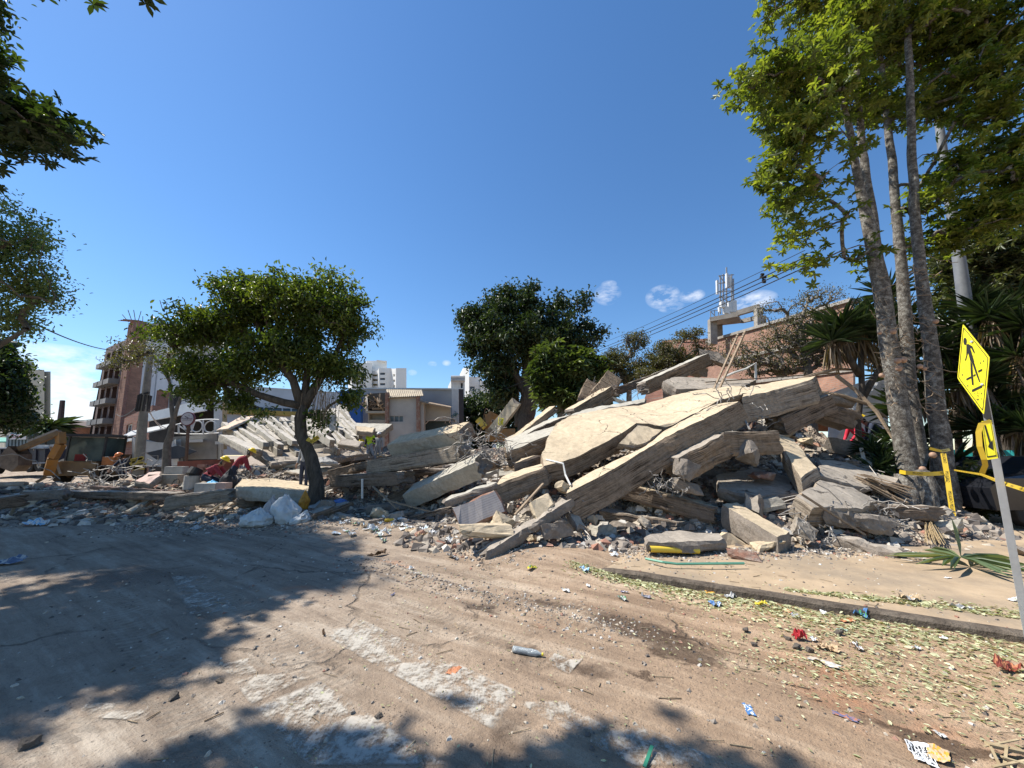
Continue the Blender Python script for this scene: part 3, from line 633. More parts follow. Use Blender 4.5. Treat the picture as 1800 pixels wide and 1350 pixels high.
slab('collapsed_slab', P3([(868, 856, 7.4), (900, 842, 7.6), (957, 822, 7.9), (966, 810, 8.4), (930, 820, 8.3), (880, 838, 8.0)]), .38, [ct, bs, cr], 'short board-marked slab just left of the largest slab', 'slab', direction_=(.2, -.12, -.95), jag=.04, seed=22)
slab('slab_fragment', P3([(903, 815, 8.3), (945, 799, 8.7), (958, 800, 9.0), (915, 806, 9.0)]), .38, [ct, bsd, cr], 'dark-faced slab fragment tucked left of the largest slab', 'slab', jag=.02, seed=23)
slab('collapsed_slab', P3([(888, 797, 8.9), (967, 764, 9.3), (984, 745, 10.0), (940, 758, 10.1), (884, 782, 9.8)]), .36, [cp, bs, cr], 'pale-topped slab layered above and left of the largest slab', 'slab', jag=.04, seed=24)
slab('collapsed_slab', P3([(890, 782, 10.6), (960, 745, 10.9), (1005, 728, 11.4), (960, 738, 11.9), (885, 772, 11.6)]), .3, [cp, bsd, cr], 'narrow pale slab behind the pale-topped slab', 'slab', jag=.05, seed=25)
slab('cut_block', P3([(930, 882, 7.0), (962, 866, 7.3), (975, 885, 7.1), (943, 917, 6.8)]), .14, [ct, ct, cr], 'smooth tan block standing under the left end of the long strip', 'block', direction_=(.1, .8, -.5), jag=.0, seed=26, relief=0)
chunk('block', 1, ct, at(856, 941, 6.6)-Vector((0, 0, .05)), (.95, .5, .5), (0, .05, .15), 'concrete_chunk', 'large tan chunk in front of the grey tile panel', 'chunk')
chunk('block', 4, ct, at(881, 925, 6.9)-Vector((0, 0, .05)), .45, (.3, .4, .9), 'concrete_chunk', 'cube-like tan chunk at the corner of the grey tile panel', 'chunk')
chunk('block', 9, cr, at(975, 948, 6.9), (.6, .5, .6), (0, 0, .3), 'concrete_chunk', 'dark rounded boulder under the rough strut', 'chunk')
beam('broken_girder', at(1005, 905, 7.3), at(1022, 935, 7.0), .2, .16, [cg, cr, cr], 'short hanging stub beneath the left end of the long strip', 'beam', jag=.05, seed=27)
chunk('shard', 2, ct, at(988, 862, 7.6), (.5, .5, .9), (1.2, .2, .4), 'concrete_chunk', 'tan shard under the lower corner of the largest slab', 'chunk')
# upper back
beam('timber_plank', at(893, 783, 11.2), at(974, 718, 12.3), .3, .2, [ct, bs, cr], 'long thin slab like a plank rising to a point behind the pale slabs', 'beam', jag=.02, seed=28)
beam('concrete_post', at(865, 762, 12.0), at(908, 706, 12.4), .34, .3, [ct, bs2, cr], 'tilted concrete post with a yellow paint mark', 'column', up=Vector((0, -1, .2)), jag=.01, seed=29)
beam('broken_girder', at(1004, 733, 12.2), at(1072, 692, 13.2), .45, .5, [ct, bs, cr], 'dark-sided beam climbing behind the back edge of the largest slab', 'beam', jag=.04, seed=30)
beam('broken_girder', at(1046, 706, 13.2), at(1080, 662, 14), .62, .25, [bs, bs, cr], 'ribbed brown slab piece pointing at the sky beside the bushy tree', 'beam', up=Vector((0, -1, .3)), jag=.04, seed=31)
beam('broken_girder', at(1022, 708, 13.6), at(1040, 672, 14.2), .4, .2, [bs, bs, cr], 'smaller ribbed brown piece left of its larger twin', 'beam', up=Vector((0, -1, .3)), jag=.06, seed=32)
beam('broken_girder', at(1128, 684, 12.8), at(1240, 633, 14.0), .55, .45, [cp, bs, cr], 'long brown-sided beam climbing to the top of the pile', 'beam', jag=.04, seed=33)
beam('broken_girder', at(1080, 690, 14.6), at(1180, 652, 15.0), .5, .3, [cp, bsd, cr], 'thin beam behind the long brown-sided one', 'beam', jag=.05, seed=34)
chunk('block', 6, cr, at(1250, 636, 14), (1.25, .9, .9), (.3, .4, .2), 'concrete_chunk', 'jagged grey lump crowning the top of the pile', 'chunk')
chunk('block', 8, cr, at(1215, 660, 13.8), (1.3, .8, .7), (.2, .1, .5), 'concrete_chunk', 'wide crumbled grey lump just below the crowning lump', 'chunk')
slab('collapsed_slab', P3([(1165, 670, 11.9), (1182, 662, 12.8), (1255, 664, 13), (1330, 668, 12.8), (1310, 678, 11.8), (1230, 684, 11.5), (1188, 684, 11.5)]), .34, [cg, cr, cr], 'grey slab resting flat on the back of the largest slab', 'slab', jag=.05, seed=35)
slab('slab_fragment', P3([(1000, 737, 10.3), (1040, 724, 10.7), (1082, 716, 10.9), (1136, 706, 11.3), (1135, 700, 11.6), (1080, 710, 11.4), (1035, 718, 11.2), (1004, 728, 10.9)]), .2, [cp, cr, cr], 'ragged pale lip along the back edge of the largest slab', 'slab', jag=.05, seed=36, rough=.04)
chunk('shard', 5, cp, at(1092, 712, 11.6), (.9, .6, .5), (.1, .3, .3), 'concrete_chunk', 'pale pointed shard behind the lip of the largest slab', 'chunk')
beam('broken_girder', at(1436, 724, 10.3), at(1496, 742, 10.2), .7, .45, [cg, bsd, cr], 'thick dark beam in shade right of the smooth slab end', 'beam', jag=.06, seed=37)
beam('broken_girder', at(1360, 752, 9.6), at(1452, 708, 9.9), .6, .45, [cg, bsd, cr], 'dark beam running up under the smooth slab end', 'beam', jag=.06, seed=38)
beam('broken_girder', at(1438, 700, 10.6), at(1490, 712, 10.8), .5, .2, [cg, cr, cr], 'thin ragged layer jutting out right of the smooth slab end', 'beam', jag=.05, seed=39)
beam('broken_girder', at(1450, 780, 10.8), at(1560, 800, 10.0), .6, .4, [cg, cr, cr], 'shaded beam near the palm-like plant on the right', 'beam', jag=.06, seed=40)
# stack of beams left of the pile
beam('concrete_girder', at(694, 785, 11.6), at(824, 761, 10.2), .5, .42, [ct, cp, cr], 'topmost tan beam of the stack left of the pile', 'beam', up=Vector((-.25, -.5, .82)), jag=.03, seed=41)
beam('concrete_girder', at(658, 822, 11.4), at(816, 796, 9.9), .55, .4, [cg, bs2, cr], 'second brown beam of the stack, under the topmost tan one', 'beam', jag=.03, seed=42)
beam('concrete_girder', at(724, 872, 10.6), at(852, 815, 8.9), .5, .42, [cp, cp, cr], 'smooth pale grey beam slanting up to the wire tangle', 'beam', up=Vector((-.3, -.45, .84)), jag=.012, seed=43)
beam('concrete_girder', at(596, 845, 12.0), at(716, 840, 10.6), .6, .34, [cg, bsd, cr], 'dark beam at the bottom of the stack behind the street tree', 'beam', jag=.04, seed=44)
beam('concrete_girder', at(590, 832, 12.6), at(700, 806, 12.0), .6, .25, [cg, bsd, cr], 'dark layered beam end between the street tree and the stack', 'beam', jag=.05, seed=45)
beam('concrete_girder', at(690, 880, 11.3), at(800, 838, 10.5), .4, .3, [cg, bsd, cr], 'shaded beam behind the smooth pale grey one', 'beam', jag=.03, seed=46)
# left foreground wreckage
slab('collapsed_slab', P3([(412, 856, 11), (478, 858, 10.8), (545, 866, 11.2), (560, 850, 13), (470, 840, 14), (425, 842, 13.4)]), .36, [ct, cp, cr], 'thick tan slab with a square end facing the road behind the white sacks', 'slab', jag=.03, seed=47)
beam('concrete_girder', at(292, 884, 10.0), at(412, 869, 10.6), .4, .32, [cg, bs2, cr], 'thick grey beam lying across behind the road, left of the tan slab', 'beam', jag=.03, seed=48)
beam('concrete_girder', at(110, 868, 12.2), at(312, 872, 11.2), .4, .2, [cg, bsd, cr], 'long flat beam in shade across the left rubble', 'beam', jag=.04, seed=49)
beam('steel_girder', at(165, 857, 12.8), at(318, 866, 11.8), .2, .1, [rust, rust, rust], 'long dark rusty beam lying on the flat grey beam', 'beam', jag=.02, seed=50)
beam('concrete_girder', at(-30, 888, 9.6), at(46, 878, 10.2), .5, .3, [cg, bsd, cr], 'shaded beam end at the far left edge of the rubble', 'beam', jag=.04, seed=51)
beam('concrete_girder', at(40, 872, 11.0), at(120, 868, 11.5), .5, .25, [cg, cr, cr], 'dusty beam in shade between the far left beam end and the long flat beam', 'beam', jag=.05, seed=52)
beam('concrete_girder', at(-10, 852, 14.0), at(48, 850, 14.5), .2, .15, [simple('mossy', (.22, .23, .13), (.14, .15, .09), 5, .9), cg, cr], 'greenish beam lying flat at the left edge', 'beam', jag=.02, seed=53)
slab('pink_slab', P3([(236, 846, 12.6), (262, 850, 12.4), (282, 836, 12.8), (284, 828, 13.4), (262, 830, 13.6)]), .2, [simple('pink_plaster', (.55, .40, .34), (.42, .30, .25), 4, .9), cr, cr], 'pinkish plaster-faced slab beside the utility pole', 'slab', jag=.03, seed=54)
# collapsed ribbed floor: one thing, its ribs are parts
rt = empty('collapsed_ribbed_floor', at(480, 800, 18)*1.0, 'pale collapsed ribbed floor sloping down behind the street tree', 'floor slab')
A, B_, C_, D_ = at(396, 746, 21), at(600, 722, 27), at(655, 788, 20.5), at(478, 802, 16.5)
dwn = Vector((0, 0, -1))
white_c = concrete_top('pale_rib', (.55, .50, .43), (.40, .36, .30), crack=False)
slab('deck', [A+dwn*.3, B_+dwn*.3, C_+dwn*.3, D_+dwn*.3], .3, [cg, cr, cr], jag=.25, seg=.4, parent=rt, relief=.15, seed=60)
rg = random.Random(4)
for i in range(26):
    u = (i+.3)/26; a = A.lerp(B_, u)+rvec(rg, .15); d = D_.lerp(C_, u)+rvec(rg, .3)
    if rg.random() < .3: a = a.lerp(d, rg.uniform(.1, .4))
    e = a.lerp(d, rg.uniform(.55, 1.0))
    beam('rib', a, e, rg.uniform(.14, .26), rg.uniform(.25, .4), [white_c, cp, cr], jag=.10, rough=.06, seg=.3, parent=rt, seed=61+i, rows=2, relief=0)
for i in range(9):
    v = (i+.5)/9; a = A.lerp(D_, v)+rvec(rg, .1); d = B_.lerp(C_, v); a = a.lerp(d, rg.uniform(0, .5))
    beam('cross_rib', a+dwn*.06, a.lerp(d, rg.uniform(.15, .5))+dwn*.1, .18, .25, [white_c, cp, cr], jag=.1, rough=.06, seg=.3, parent=rt, seed=90+i, rows=1, relief=0)
beam('edge_slab', at(396, 770, 17.5), at(446, 796, 15.8), .5, .3, [white_c, cp, cr], 'pale slab end sticking out under the left corner of the ribbed floor', 'slab', jag=.03, seed=98)
slab('ceiling_panel', P3([(380, 756, 19.5), (402, 752, 19), (452, 730, 22), (420, 734, 23)]), .12, [simple('peach_panel', (.62, .44, .32), (.5, .36, .27), 2, .9), cp, cp], 'peach panel at the upper left corner of the ribbed floor', 'panel', jag=.03, seed=99)
for i, (q, th, m, lb) in enumerate([
  ([(560, 760, 21), (575, 728, 22), (592, 728, 22.5), (590, 770, 21.5)], .3, cp, 'grey slab tipped on edge right of the ribbed floor'),
  ([(585, 742, 24), (690, 745, 23), (672, 760, 22), (600, 752, 22.5)], .35, cp, 'long grey slab lying in front of the broken warehouse corner'),
  ([(625, 748, 21), (660, 752, 21), (655, 760, 20), (628, 757, 20)], .25, ct, 'tan slab piece behind the worker in the yellow vest'),
  ([(600, 770, 18), (640, 776, 18), (630, 785, 17), (595, 780, 17)], .2, cg, 'flat grey slab left of the worker in the yellow vest'),
  ([(500, 828, 14.5), (560, 820, 15), (600, 824, 14.5), (540, 834, 13.8)], .12, cp, 'thin pale slab stacked behind the street tree trunk'),
  ([(590, 712, 27), (606, 708, 27), (615, 730, 26), (595, 735, 26)], .2, white_c, 'white broken panel below the blue wall')]):
    slab('slab_piece', P3(q), th, [m, bs2, cr], lb, 'slab', jag=.05, seed=110+i)
# ================================================================ scattered chunks: every one an object
rng = random.Random(11)
cm = [cg, cp, ct, cr, cr, cg, ct, cr, cr, cg, cp, brk]
zones = [ # x0,x1,y0,y1,count,label,group
 (-.6, 3.0, 6.9, 8.6, 22, 'at the foot of the big slabs', 'chunks at the foot of the big slabs'),
 (3.0, 8.6, 6.2, 8.8, 34, 'before the right-hand beams', 'chunks in front of the right-hand beams'),
 (-1.5, 9.5, 9.0, 14.5, 44, 'lodged high in the main pile', 'chunks lodged high in the main pile'),
 (-5.5, -1.2, 9.0, 15, 34, 'among the stacked beams', 'chunks among the stacked beams'),
 (-11, -5.5, 10, 17, 46, 'between road and ribbed floor', 'chunks between the road and the ribbed floor'),
 (-19, -9, 9.5, 18, 58, 'in the shaded left rubble', 'chunks in the shaded left rubble'),
 (-12, -2, 16, 24, 36, 'far back near the warehouse', 'pale chunks near the warehouse')]
for (x0, x1, y0, y1, k, lb, gr) in zones:
    for j in range(k):
        x, y = rng.uniform(x0, x1), rng.uniform(y0, y1); s = rng.choice([.18, .25, .32, .42, .6])*rng.uniform(.8, 1.3)
        if y > 16: s *= 1.5
        m = rng.choice(cm); kind = rng.choice(['block', 'block', 'plate', 'shard'])
        isb = m is brk
        if isb: kind = 'brick'; s *= .7
        szw = 'hand-sized' if s < .22 else 'head-sized' if s < .34 else 'armful-sized' if s < .55 else 'knee-high'
        cw = {cg.name: 'grey', cp.name: 'pale', ct.name: 'tan', cr.name: 'rough dark', brk.name: 'reddish'}[m.name]
        kw = {'block': 'lump', 'plate': 'flat piece', 'shard': 'pointed shard', 'brick': 'lump'}[kind]
        chunk(kind, rng.randrange(10), m, (x, y, topz(x, y)-s*.08), (s*rng.uniform(.8, 1.4), s, s*rng.uniform(.7, 1.1)), (rng.uniform(-.6, .6), rng.uniform(-.6, .6), rng.uniform(0, 6.3)),
              'brick_chunk' if isb else 'concrete_chunk', f"{szw} {cw} {kw} of {'brickwork' if isb else 'concrete'} {lb}", 'chunk', gr.replace('chunks', 'brick chunks') if isb else gr)
BOARDS = []
# medium broken beams and boards strewn through the heap
szn = [(4.5, 9.2, 7.6, 10.5, 20, 'at the right end of the pile', 'beam stubs at the right end of the pile'), (1.5, 8, 11, 14.5, 16, 'along the back crest of the pile', 'beam stubs on the back crest'), (-2.5, 1.5, 9.2, 13.5, 14, 'left of the largest slab', 'beam stubs left of the largest slab'), (-6, -2, 10, 14, 10, 'around the stacked beams', 'beam stubs around the stacked beams'), (-14, -6, 10.5, 17, 18, 'in the left rubble', 'beam stubs in the left rubble'), (-10, -3, 17, 25, 16, 'below the warehouse', 'beam stubs below the warehouse')]
for (x0, x1, y0, y1, k, lb, gr) in szn:
    for j in range(k):
        x, y = rng.uniform(x0, x1), rng.uniform(y0, y1); l_ = rng.uniform(.5, 1.5)*(1.3 if y > 16 else 1); z = topz(x, y)+rng.uniform(-.05, .15); an_ = rng.gauss(.3, .7); tl_ = rng.gauss(.15, .3)
        if x > 1 and y < 9.6 and x < 4.5: continue
        d_ = Vector((math.cos(an_)*math.cos(tl_), math.sin(an_)*math.cos(tl_), math.sin(tl_)))*l_/2; c_ = Vector((x, y, z)); m_ = rng.choice([(cg, bs), (cp, bs2), (ct, bs), (cr, cr), (cp, cp), (cg, bsd)])
        wd_, ht_ = rng.uniform(.16, .42), rng.uniform(.1, .28); cw = {cg.name: 'grey', cp.name: 'pale', ct.name: 'tan', cr.name: 'rough'}[m_[0].name]
        beam('broken_girder', c_-d_, c_+d_, wd_, ht_, [m_[0], m_[1], cr], f"{'long' if l_ > 1.1 else 'short'} {cw} {'thick' if ht_ > .19 else 'thin'} beam stub {lb}", 'beam', gr, jag=.08, rough=.05, seed=300+j+int(x0*7), relief=0, rows=3, seg=.14 if y < 12 else .22)
for (x0, x1, y0, y1, k, lb, gr) in [(-1.5, 8.5, 9, 13.5, 26, 'jutting from the main pile', 'boards in the main pile'), (-14, -3, 10, 16, 26, 'in the left rubble', 'boards in the left rubble')]:
    for j in range(k):
        x, y = rng.uniform(x0, x1), rng.uniform(y0, y1); an_ = rng.uniform(-.6, 1.2); tl_ = rng.gauss(.25, .3); l_ = rng.uniform(.5, 1.6); d_ = Vector((math.cos(an_)*math.cos(tl_), math.sin(an_)*math.cos(tl_), math.sin(tl_)))*l_/2; c_ = Vector((x, y, topz(x, y)+.12)); w_ = rng.uniform(.04, .12)
        stick('broken_board', c_-d_, c_+d_, w_, rng.choice([timber, timber, rust, cp]), f"{'long' if l_ > 1.1 else 'short'} {'narrow' if w_ < .08 else 'wide'} board {lb}", 'board', w_*.35, gr) if False else BOARDS.append((c_, d_, w_, l_, lb, gr, rng.randrange(4)))
# uncountable small fragments over the rubble and its fringe
def fragments(name, pts, label, mat, cat):
    V = []; Fc = []
    for (p, s) in pts:
        k = len(V); q = Matrix.Rotation(rng.uniform(0, 6.3), 3, 'Z') @ Matrix.Rotation(rng.uniform(-.8, .8), 3, 'X')
        for c in ((-1, -1, 0), (1, -1, .1), (1, 1, 0), (-1, 1, -.1), (-.6, -.7, 1), (.7, -.5, .8), (.5, .8, 1), (-.8, .6, .7)):
            v = q @ Vector((c[0]*rng.uniform(.6, 1.1)*s*.5, c[1]*rng.uniform(.4, .9)*s*.5, (c[2]-.3)*s*.5*rng.uniform(.7, 1.1))); V.append((p[0]+v.x, p[1]+v.y, p[2]+v.z))
        for f in ((4, 5, 6, 7), (0, 1, 5, 4), (1, 2, 6, 5), (2, 3, 7, 6), (3, 0, 4, 7)): Fc.append([i+k for i in f])
    me = bpy.data.meshes.new(name); me.from_pydata(V, [], Fc); me.update()
    a = me.attributes.new('rnd', 'FLOAT', 'FACE'); a.data.foreach_set('value', np.repeat(np.random.RandomState(3).rand(len(pts)), 5))
    return tag(link(name, me, mat, base=False), label, cat, kind='stuff')
fr, n, b = new_mat('fragment'); a = N(n, 'ShaderNodeAttribute', attribute_name='rnd').outputs['Fac']
n.links.new(ramp(n, a, [(0, (.12, .1, .085)), (.3, (.26, .22, .18)), (.6, (.42, .36, .28)), (.8, (.5, .46, .4)), (.92, (.32, .16, .11)), (.96, (.36, .2, .14)), (.98, (.58, .55, .5))]), b.inputs['Base Color']); b.inputs['Roughness'].default_value = .95
n.nodes[-1].name
for nn in n.nodes:
    if nn.type == 'VALTORGB': nn.color_ramp.interpolation = 'CONSTANT'
pts = []
while len(pts) < 26000:
    r = rng.random()
    if r < .5: x, y = rng.uniform(-2, 9.5), rng.uniform(6.6, 14)
    else: x, y = rng.uniform(-20, -1), rng.uniform(9, 20)
    if mz0(x, y) < -.28 and rng.random() > .05: continue
    s = rng.choice([.03, .04, .06, .09, .14, .2])*rng.uniform(.7, 1.4)*(1 if y < 12 else 1.6); pts.append(((x, y, topz(x, y)), s))
fragments('rubble_fragments', pts, 'small loose fragments of concrete and brick strewn over the rubble', fr, 'rubble')
pts = []
def on_ground(x, y):
    p = Vector((x, y, 0)); s = (p-K0).dot(KD); d = (p-K0).dot(KN)
    return pz(s, d) if (d > .13 and s > S0+.1 and s < S1) else gz(x, y)
while len(pts) < 11000:
    r = rng.random()
    if r < .3: x = rng.uniform(-.9, 6.5); y = 6.55+abs(rng.gauss(0, .35))*-1+.3; 
    elif r < .6: x = rng.uniform(-9, -2.5); y = rng.gauss(9.4, .6)
    elif r < .75:
        t = rng.random(); a = gnd(620, 985).lerp(gnd(1120, 1115), t); x = a.x+rng.gauss(0, .22); y = a.y+rng.gauss(0, .18)
    else: x = rng.uniform(-5, 5); y = rng.uniform(1.6, 8)
    s = rng.choice([.008, .012, .018, .03])*rng.uniform(.7, 1.5)
    if r < .6: s *= 1.7
    pts.append(((x, y, on_ground(x, y)), s))
fragments('gravel', pts, 'loose gravel and grit scattered on the dusty road', fr, 'gravel')
# ================================================================ wires, rebar, planks, pipes
def wire(mb, a, b, rng, r=.008, sag=.2, kink=.06, n=7, mi=0):
    a = Vector(a); b = Vector(b); pts = []
    for i in range(n+1):
        t = i/n; p = a.lerp(b, t)+Vector((0, 0, sag*4*t*(1-t)))+(rvec(rng, kink) if 0 < i < n else Vector()); pts.append(p)
    mb.tube(pts, r, 4, mi, cap=False)
def tangle(c, rad, k, seed, label, mat=None, r=.008, name='rebar_tangle'):
    g = random.Random(seed); mb = MB()
    for _ in range(k):
        a = Vector(c)+Vector((g.gauss(0, rad), g.gauss(0, rad*.5), g.gauss(0, rad*.35))); b = a+Vector((g.gauss(0, rad), g.gauss(0, rad*.6), g.gauss(0, rad*.6)))
        wire(mb, a, b, g, r, g.uniform(-.3, .5)*rad, rad*.12)
    tag(mb.build(name, mat or wire_m), label, 'rebar')
tangle(at(850, 782, 9.2), .38, 40, 1, 'dense tangle of grey wires at the end of the smooth pale beam')
tangle(at(870, 800, 9.0), .3, 34, 2, 'looser tangle of grey wires left of the dark-faced fragment')
tangle(at(822, 755, 9.9), .3, 22, 3, 'curled thin rods at the end of the topmost tan beam', rust)
tangle(at(1172, 862, 7.5), .22, 22, 4, 'twisted stirrups in the middle of the hollow', wire_m, .009)
tangle(at(1290, 705, 9.0), .3, 16, 5, 'bent rods along the top corner of the largest slab', wire_m, .01)
tangle(at(1520, 905, 7.4), .38, 30, 6, 'grey wires hanging over the crumbled right foot of the pile')
tangle(at(1430, 955, 6.7), .3, 18, 7, 'looped pale cables behind the rough beam on the pavement', None, .011, 'cable_tangle')
tangle(at(430, 835, 13.5), .5, 30, 8, 'wire tangle beside the worker in the maroon shirt')
tangle(at(620, 790, 18), .6, 20, 9, 'thin rods standing in the rubble left of the worker in the yellow vest', rust)
tangle(at(200, 838, 16), .9, 40, 10, 'jumble of pipes and rods by the utility pole', None, .016)
tangle(at(1340, 735, 9.2), .15, 10, 11, 'small cage of bent rods under the smooth slab end', wire_m, .01)
tangle(at(1060, 695, 13), .4, 20, 12, 'loose rods beside the ribbed brown piece', rust)
def stick(name, a, b, w, mat, label, cat, h=None, group=None):
    mb = MB(); mb.bar(a, b, w, h or w*.6); return tag(mb.build(name, mat), label, cat, group)
for (c_, d_, w_, l_, lb, gr, mi_) in BOARDS: stick('broken_board', c_-d_, c_+d_, w_, (timber, timber, rust, cp)[mi_], f"{'long' if l_ > 1.1 else 'short'} {('brown', 'brown', 'rusty', 'pale')[mi_]} {'narrow' if w_ < .08 else 'wide'} board {lb}", 'board', w_*.35, gr)
white_p = plain('white_pipe', (.72, .70, .64), .4)
stick('timber_pole', at(1264, 684, 11.3), at(1310, 582, 11.8), .07, timber, 'dark slanting pole standing on the largest slab, the taller of two', 'pole')
stick('timber_pole', at(1254, 686, 11.4), at(1298, 586, 12.0), .06, timber, 'dark slanting pole standing on the largest slab, the left of two', 'pole')
mb = MB(); mb.tube([at(1270, 664, 12.2), at(1290, 655, 12.2), at(1312, 648, 12.3), at(1328, 638, 12.3), at(1329, 668, 12.3)], .04, 6); tag(mb.build('white_pipe', white_p), 'thin white bent pipe sticking up behind the largest slab', 'pipe')
stick('fallen_rail', at(1240, 672, 12.0), at(1475, 655, 12.0), .05, timber, 'long thin rail lying across the back of the pile', 'rail')
mb = MB(); a_, b_ = at(1142, 965, 6.27), at(1228, 968, 6.35); mb.tube([a_, a_.lerp(b_, .5), b_], .047, 12, cap=False); mb.tube([a_, b_], .038, 10, 1, cap=True)
tag(mb.build('yellow_pipe', [plain('yellow_pvc', (.78, .55, .06), .4), plain('pipe_inside', (.05, .04, .03), .8)], smooth=True), 'yellow plastic pipe under the ragged plate at the pavement', 'pipe')
mb = MB(); mb.tube([gnd(1135, 982, .14), gnd(1165, 988, .15), gnd(1190, 991, .14), gnd(1308, 990, .15)], .018, 5); tag(mb.build('green_strip', plain('green_trim', (.12, .32, .22), .5)), 'thin green strip lying on the pavement before the pile', 'trim')
stick('timber_plank', at(1408, 868, 7.0), at(1520, 940, 6.9), .05, timber, 'thin brown plank slanting down in front of the shaded right slab', 'plank')
stick('timber_plank', at(905, 905, 6.9), at(955, 850, 7.4), .045, timber, 'thin stick leaning between the tile panel and the tan block', 'stick')
stick('timber_plank', at(655, 855, 10.6), at(700, 895, 9.7), .05, timber, 'thin pole leaning under the dark stacked beams', 'stick')
stick('white_post', at(637, 842, 10.4), at(637, 876, 10.4), .06, white_p, 'short white post standing under the dark stacked beams', 'post')
stick('timber_plank', at(683, 880, 10.0), at(760, 900, 9.4), .05, timber, 'thin plank lying in the shade right of the white post', 'plank')
mb = MB(); mb.tube([at(960, 808, 7.9), at(990, 815, 7.7), at(994, 835, 7.6), at(1003, 853, 7.4)], .02, 5); tag(mb.build('white_pipe', white_p), 'short white pipe poking out below the largest slab', 'pipe')
stick('steel_rod', at(1303, 726, 9.0), at(1318, 755, 8.4), .035, wire_m, 'pale steel rod hanging under the smooth slab end', 'rod')
for i, (a, b2, lb) in enumerate([((1440, 690, 10.5), (1560, 735, 10.4), 'upper dark branch leaning from the palm-like plant to the pile'), ((1470, 660, 10.8), (1575, 780, 10.0), 'thick dark bent branch behind the twin-trunk tree'), ((1395, 672, 10.5), (1500, 650, 11), 'brown branch lying over the smooth slab end')]):
    mb = MB(); p, q = at(*a), at(*b2); mb.tube([p, p.lerp(q, .3)+Vector((.1, 0, .12)), p.lerp(q, .65)+Vector((.12, 0, .15)), q], [.06, .055, .05, .03], 6); tag(mb.build('fallen_branch', timber), lb, 'branch')
mb = MB()
for i in range(16):
    a = at(1515, 842, 8.4); b2 = at(1600+rng.uniform(-10, 18), 870+rng.uniform(-14, 30), 7.9); mb.bar(a+rvec(rng, .12), b2, .05, .02)
tag(mb.build('splintered_lath', timber), 'bundle of splintered laths sticking out from under the flat right slab', 'laths')
# ================================================================ buildings
class Face:
    def __init__(s, bl, br, tr, tl, flip=None):
        s.q = [Vector(p) for p in (bl, br, tr, tl)]
        s.n = (s.q[1]-s.q[0]).cross(s.q[3]-s.q[0]).normalized()
        c = sum(s.q, Vector())/4
        if s.n.dot(Vector((0, 0, EYE))-c) < 0: s.n = -s.n
    def p(s, u, v, w=0):
        a, b, c, d = s.q
        return a.lerp(b, u).lerp(d.lerp(c, u), v)+s.n*w
    def box(s, mb, u0, u1, v0, v1, w0, w1, mi=0):
        mb.box8([s.p(u0, v0, w0), s.p(u1, v0, w0), s.p(u1, v0, w1), s.p(u0, v0, w1), s.p(u0, v1, w0), s.p(u1, v1, w0), s.p(u1, v1, w1), s.p(u0, v1, w1)], mi)
    def wall(s, mb, holes, dep=.25, mi=0, th=.35):
        us = sorted({0, 1, *[h[0] for h in holes], *[h[1] for h in holes]}); vs = sorted({0, 1, *[h[2] for h in holes], *[h[3] for h in holes]})
        for i in range(len(us)-1):
            for j in range(len(vs)-1):
                cu, cv = (us[i]+us[i+1])/2, (vs[j]+vs[j+1])/2
                if any(h[0] < cu < h[1] and h[2] < cv < h[3] for h in holes): continue
                mb.add([s.p(us[i], vs[j]), s.p(us[i+1], vs[j]), s.p(us[i+1], vs[j+1]), s.p(us[i], vs[j+1])], [(0, 1, 2, 3)], mi)
        for (a, b, c, d) in holes:
            f = [s.p(a, c), s.p(b, c), s.p(b, d), s.p(a, d)]; k = [s.p(a, c, -dep), s.p(b, c, -dep), s.p(b, d, -dep), s.p(a, d, -dep)]
            for i in range(4): mb.add([f[i], f[(i+1) % 4], k[(i+1) % 4], k[i]], [(0, 1, 2, 3)], mi)
    def pane(s, mb, h, w, mi=0): mb.add([s.p(h[0], h[2], w), s.p(h[1], h[2], w), s.p(h[1], h[3], w), s.p(h[0], h[3], w)], [(0, 1, 2, 3)], mi)
def brick_mat(name, c1, c2, mortar, scale=1.0):
    m, n, b = new_mat(name); t = N(n, 'ShaderNodeTexCoord').outputs['Object']
    s = N(n, 'ShaderNodeSeparateXYZ'); n.links.new(t, s.inputs[0]); cb = N(n, 'ShaderNodeCombineXYZ')
    n.links.new(mth(n, 'ADD', s.outputs[0], s.outputs[1]), cb.inputs[0]); n.links.new(s.outputs[2], cb.inputs[1])
    bt = N(n, 'ShaderNodeTexBrick'); bt.inputs['Scale'].default_value = scale; bt.inputs['Color1'].default_value = (*c1, 1); bt.inputs['Color2'].default_value = (*c2, 1); bt.inputs['Mortar'].default_value = (*mortar, 1)
    bt.inputs['Brick Width'].default_value = .5; bt.inputs['Row Height'].default_value = .16; bt.inputs['Mortar Size'].default_value = .018; n.links.new(cb.outputs[0], bt.inputs['Vector'])
    f = noise_tex(n, t, .8, 8, .7); c = mixc(n, 1, bt.outputs['Color'], ramp(n, f, [(.3, (.62, .6, .6)), (.7, (1.15, 1.1, 1.05))]), 'MULTIPLY')
    n.links.new(c, b.inputs['Base Color']); b.inputs['Roughness'].default_value = .9; bump(n, b, bt.outputs['Fac'], -.4, .02); return m
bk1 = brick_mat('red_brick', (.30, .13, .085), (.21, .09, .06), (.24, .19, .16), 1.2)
bk2 = brick_mat('sunlit_brick', (.36, .19, .125), (.26, .135, .09), (.28, .22, .18), 1.6)  # lit copy of the brick, sunlight put into its paler colour
grey_w = simple('grey_render', (.40, .39, .37), (.31, .30, .285), 1.2, .9, .2, .01)
white_w = simple('white_render', (.66, .66, .63), (.50, .50, .48), .8, .85, .15, .01)
cream_w = simple('cream_render', (.50, .47, .38), (.42, .39, .32), .3, .9, .1, .01)
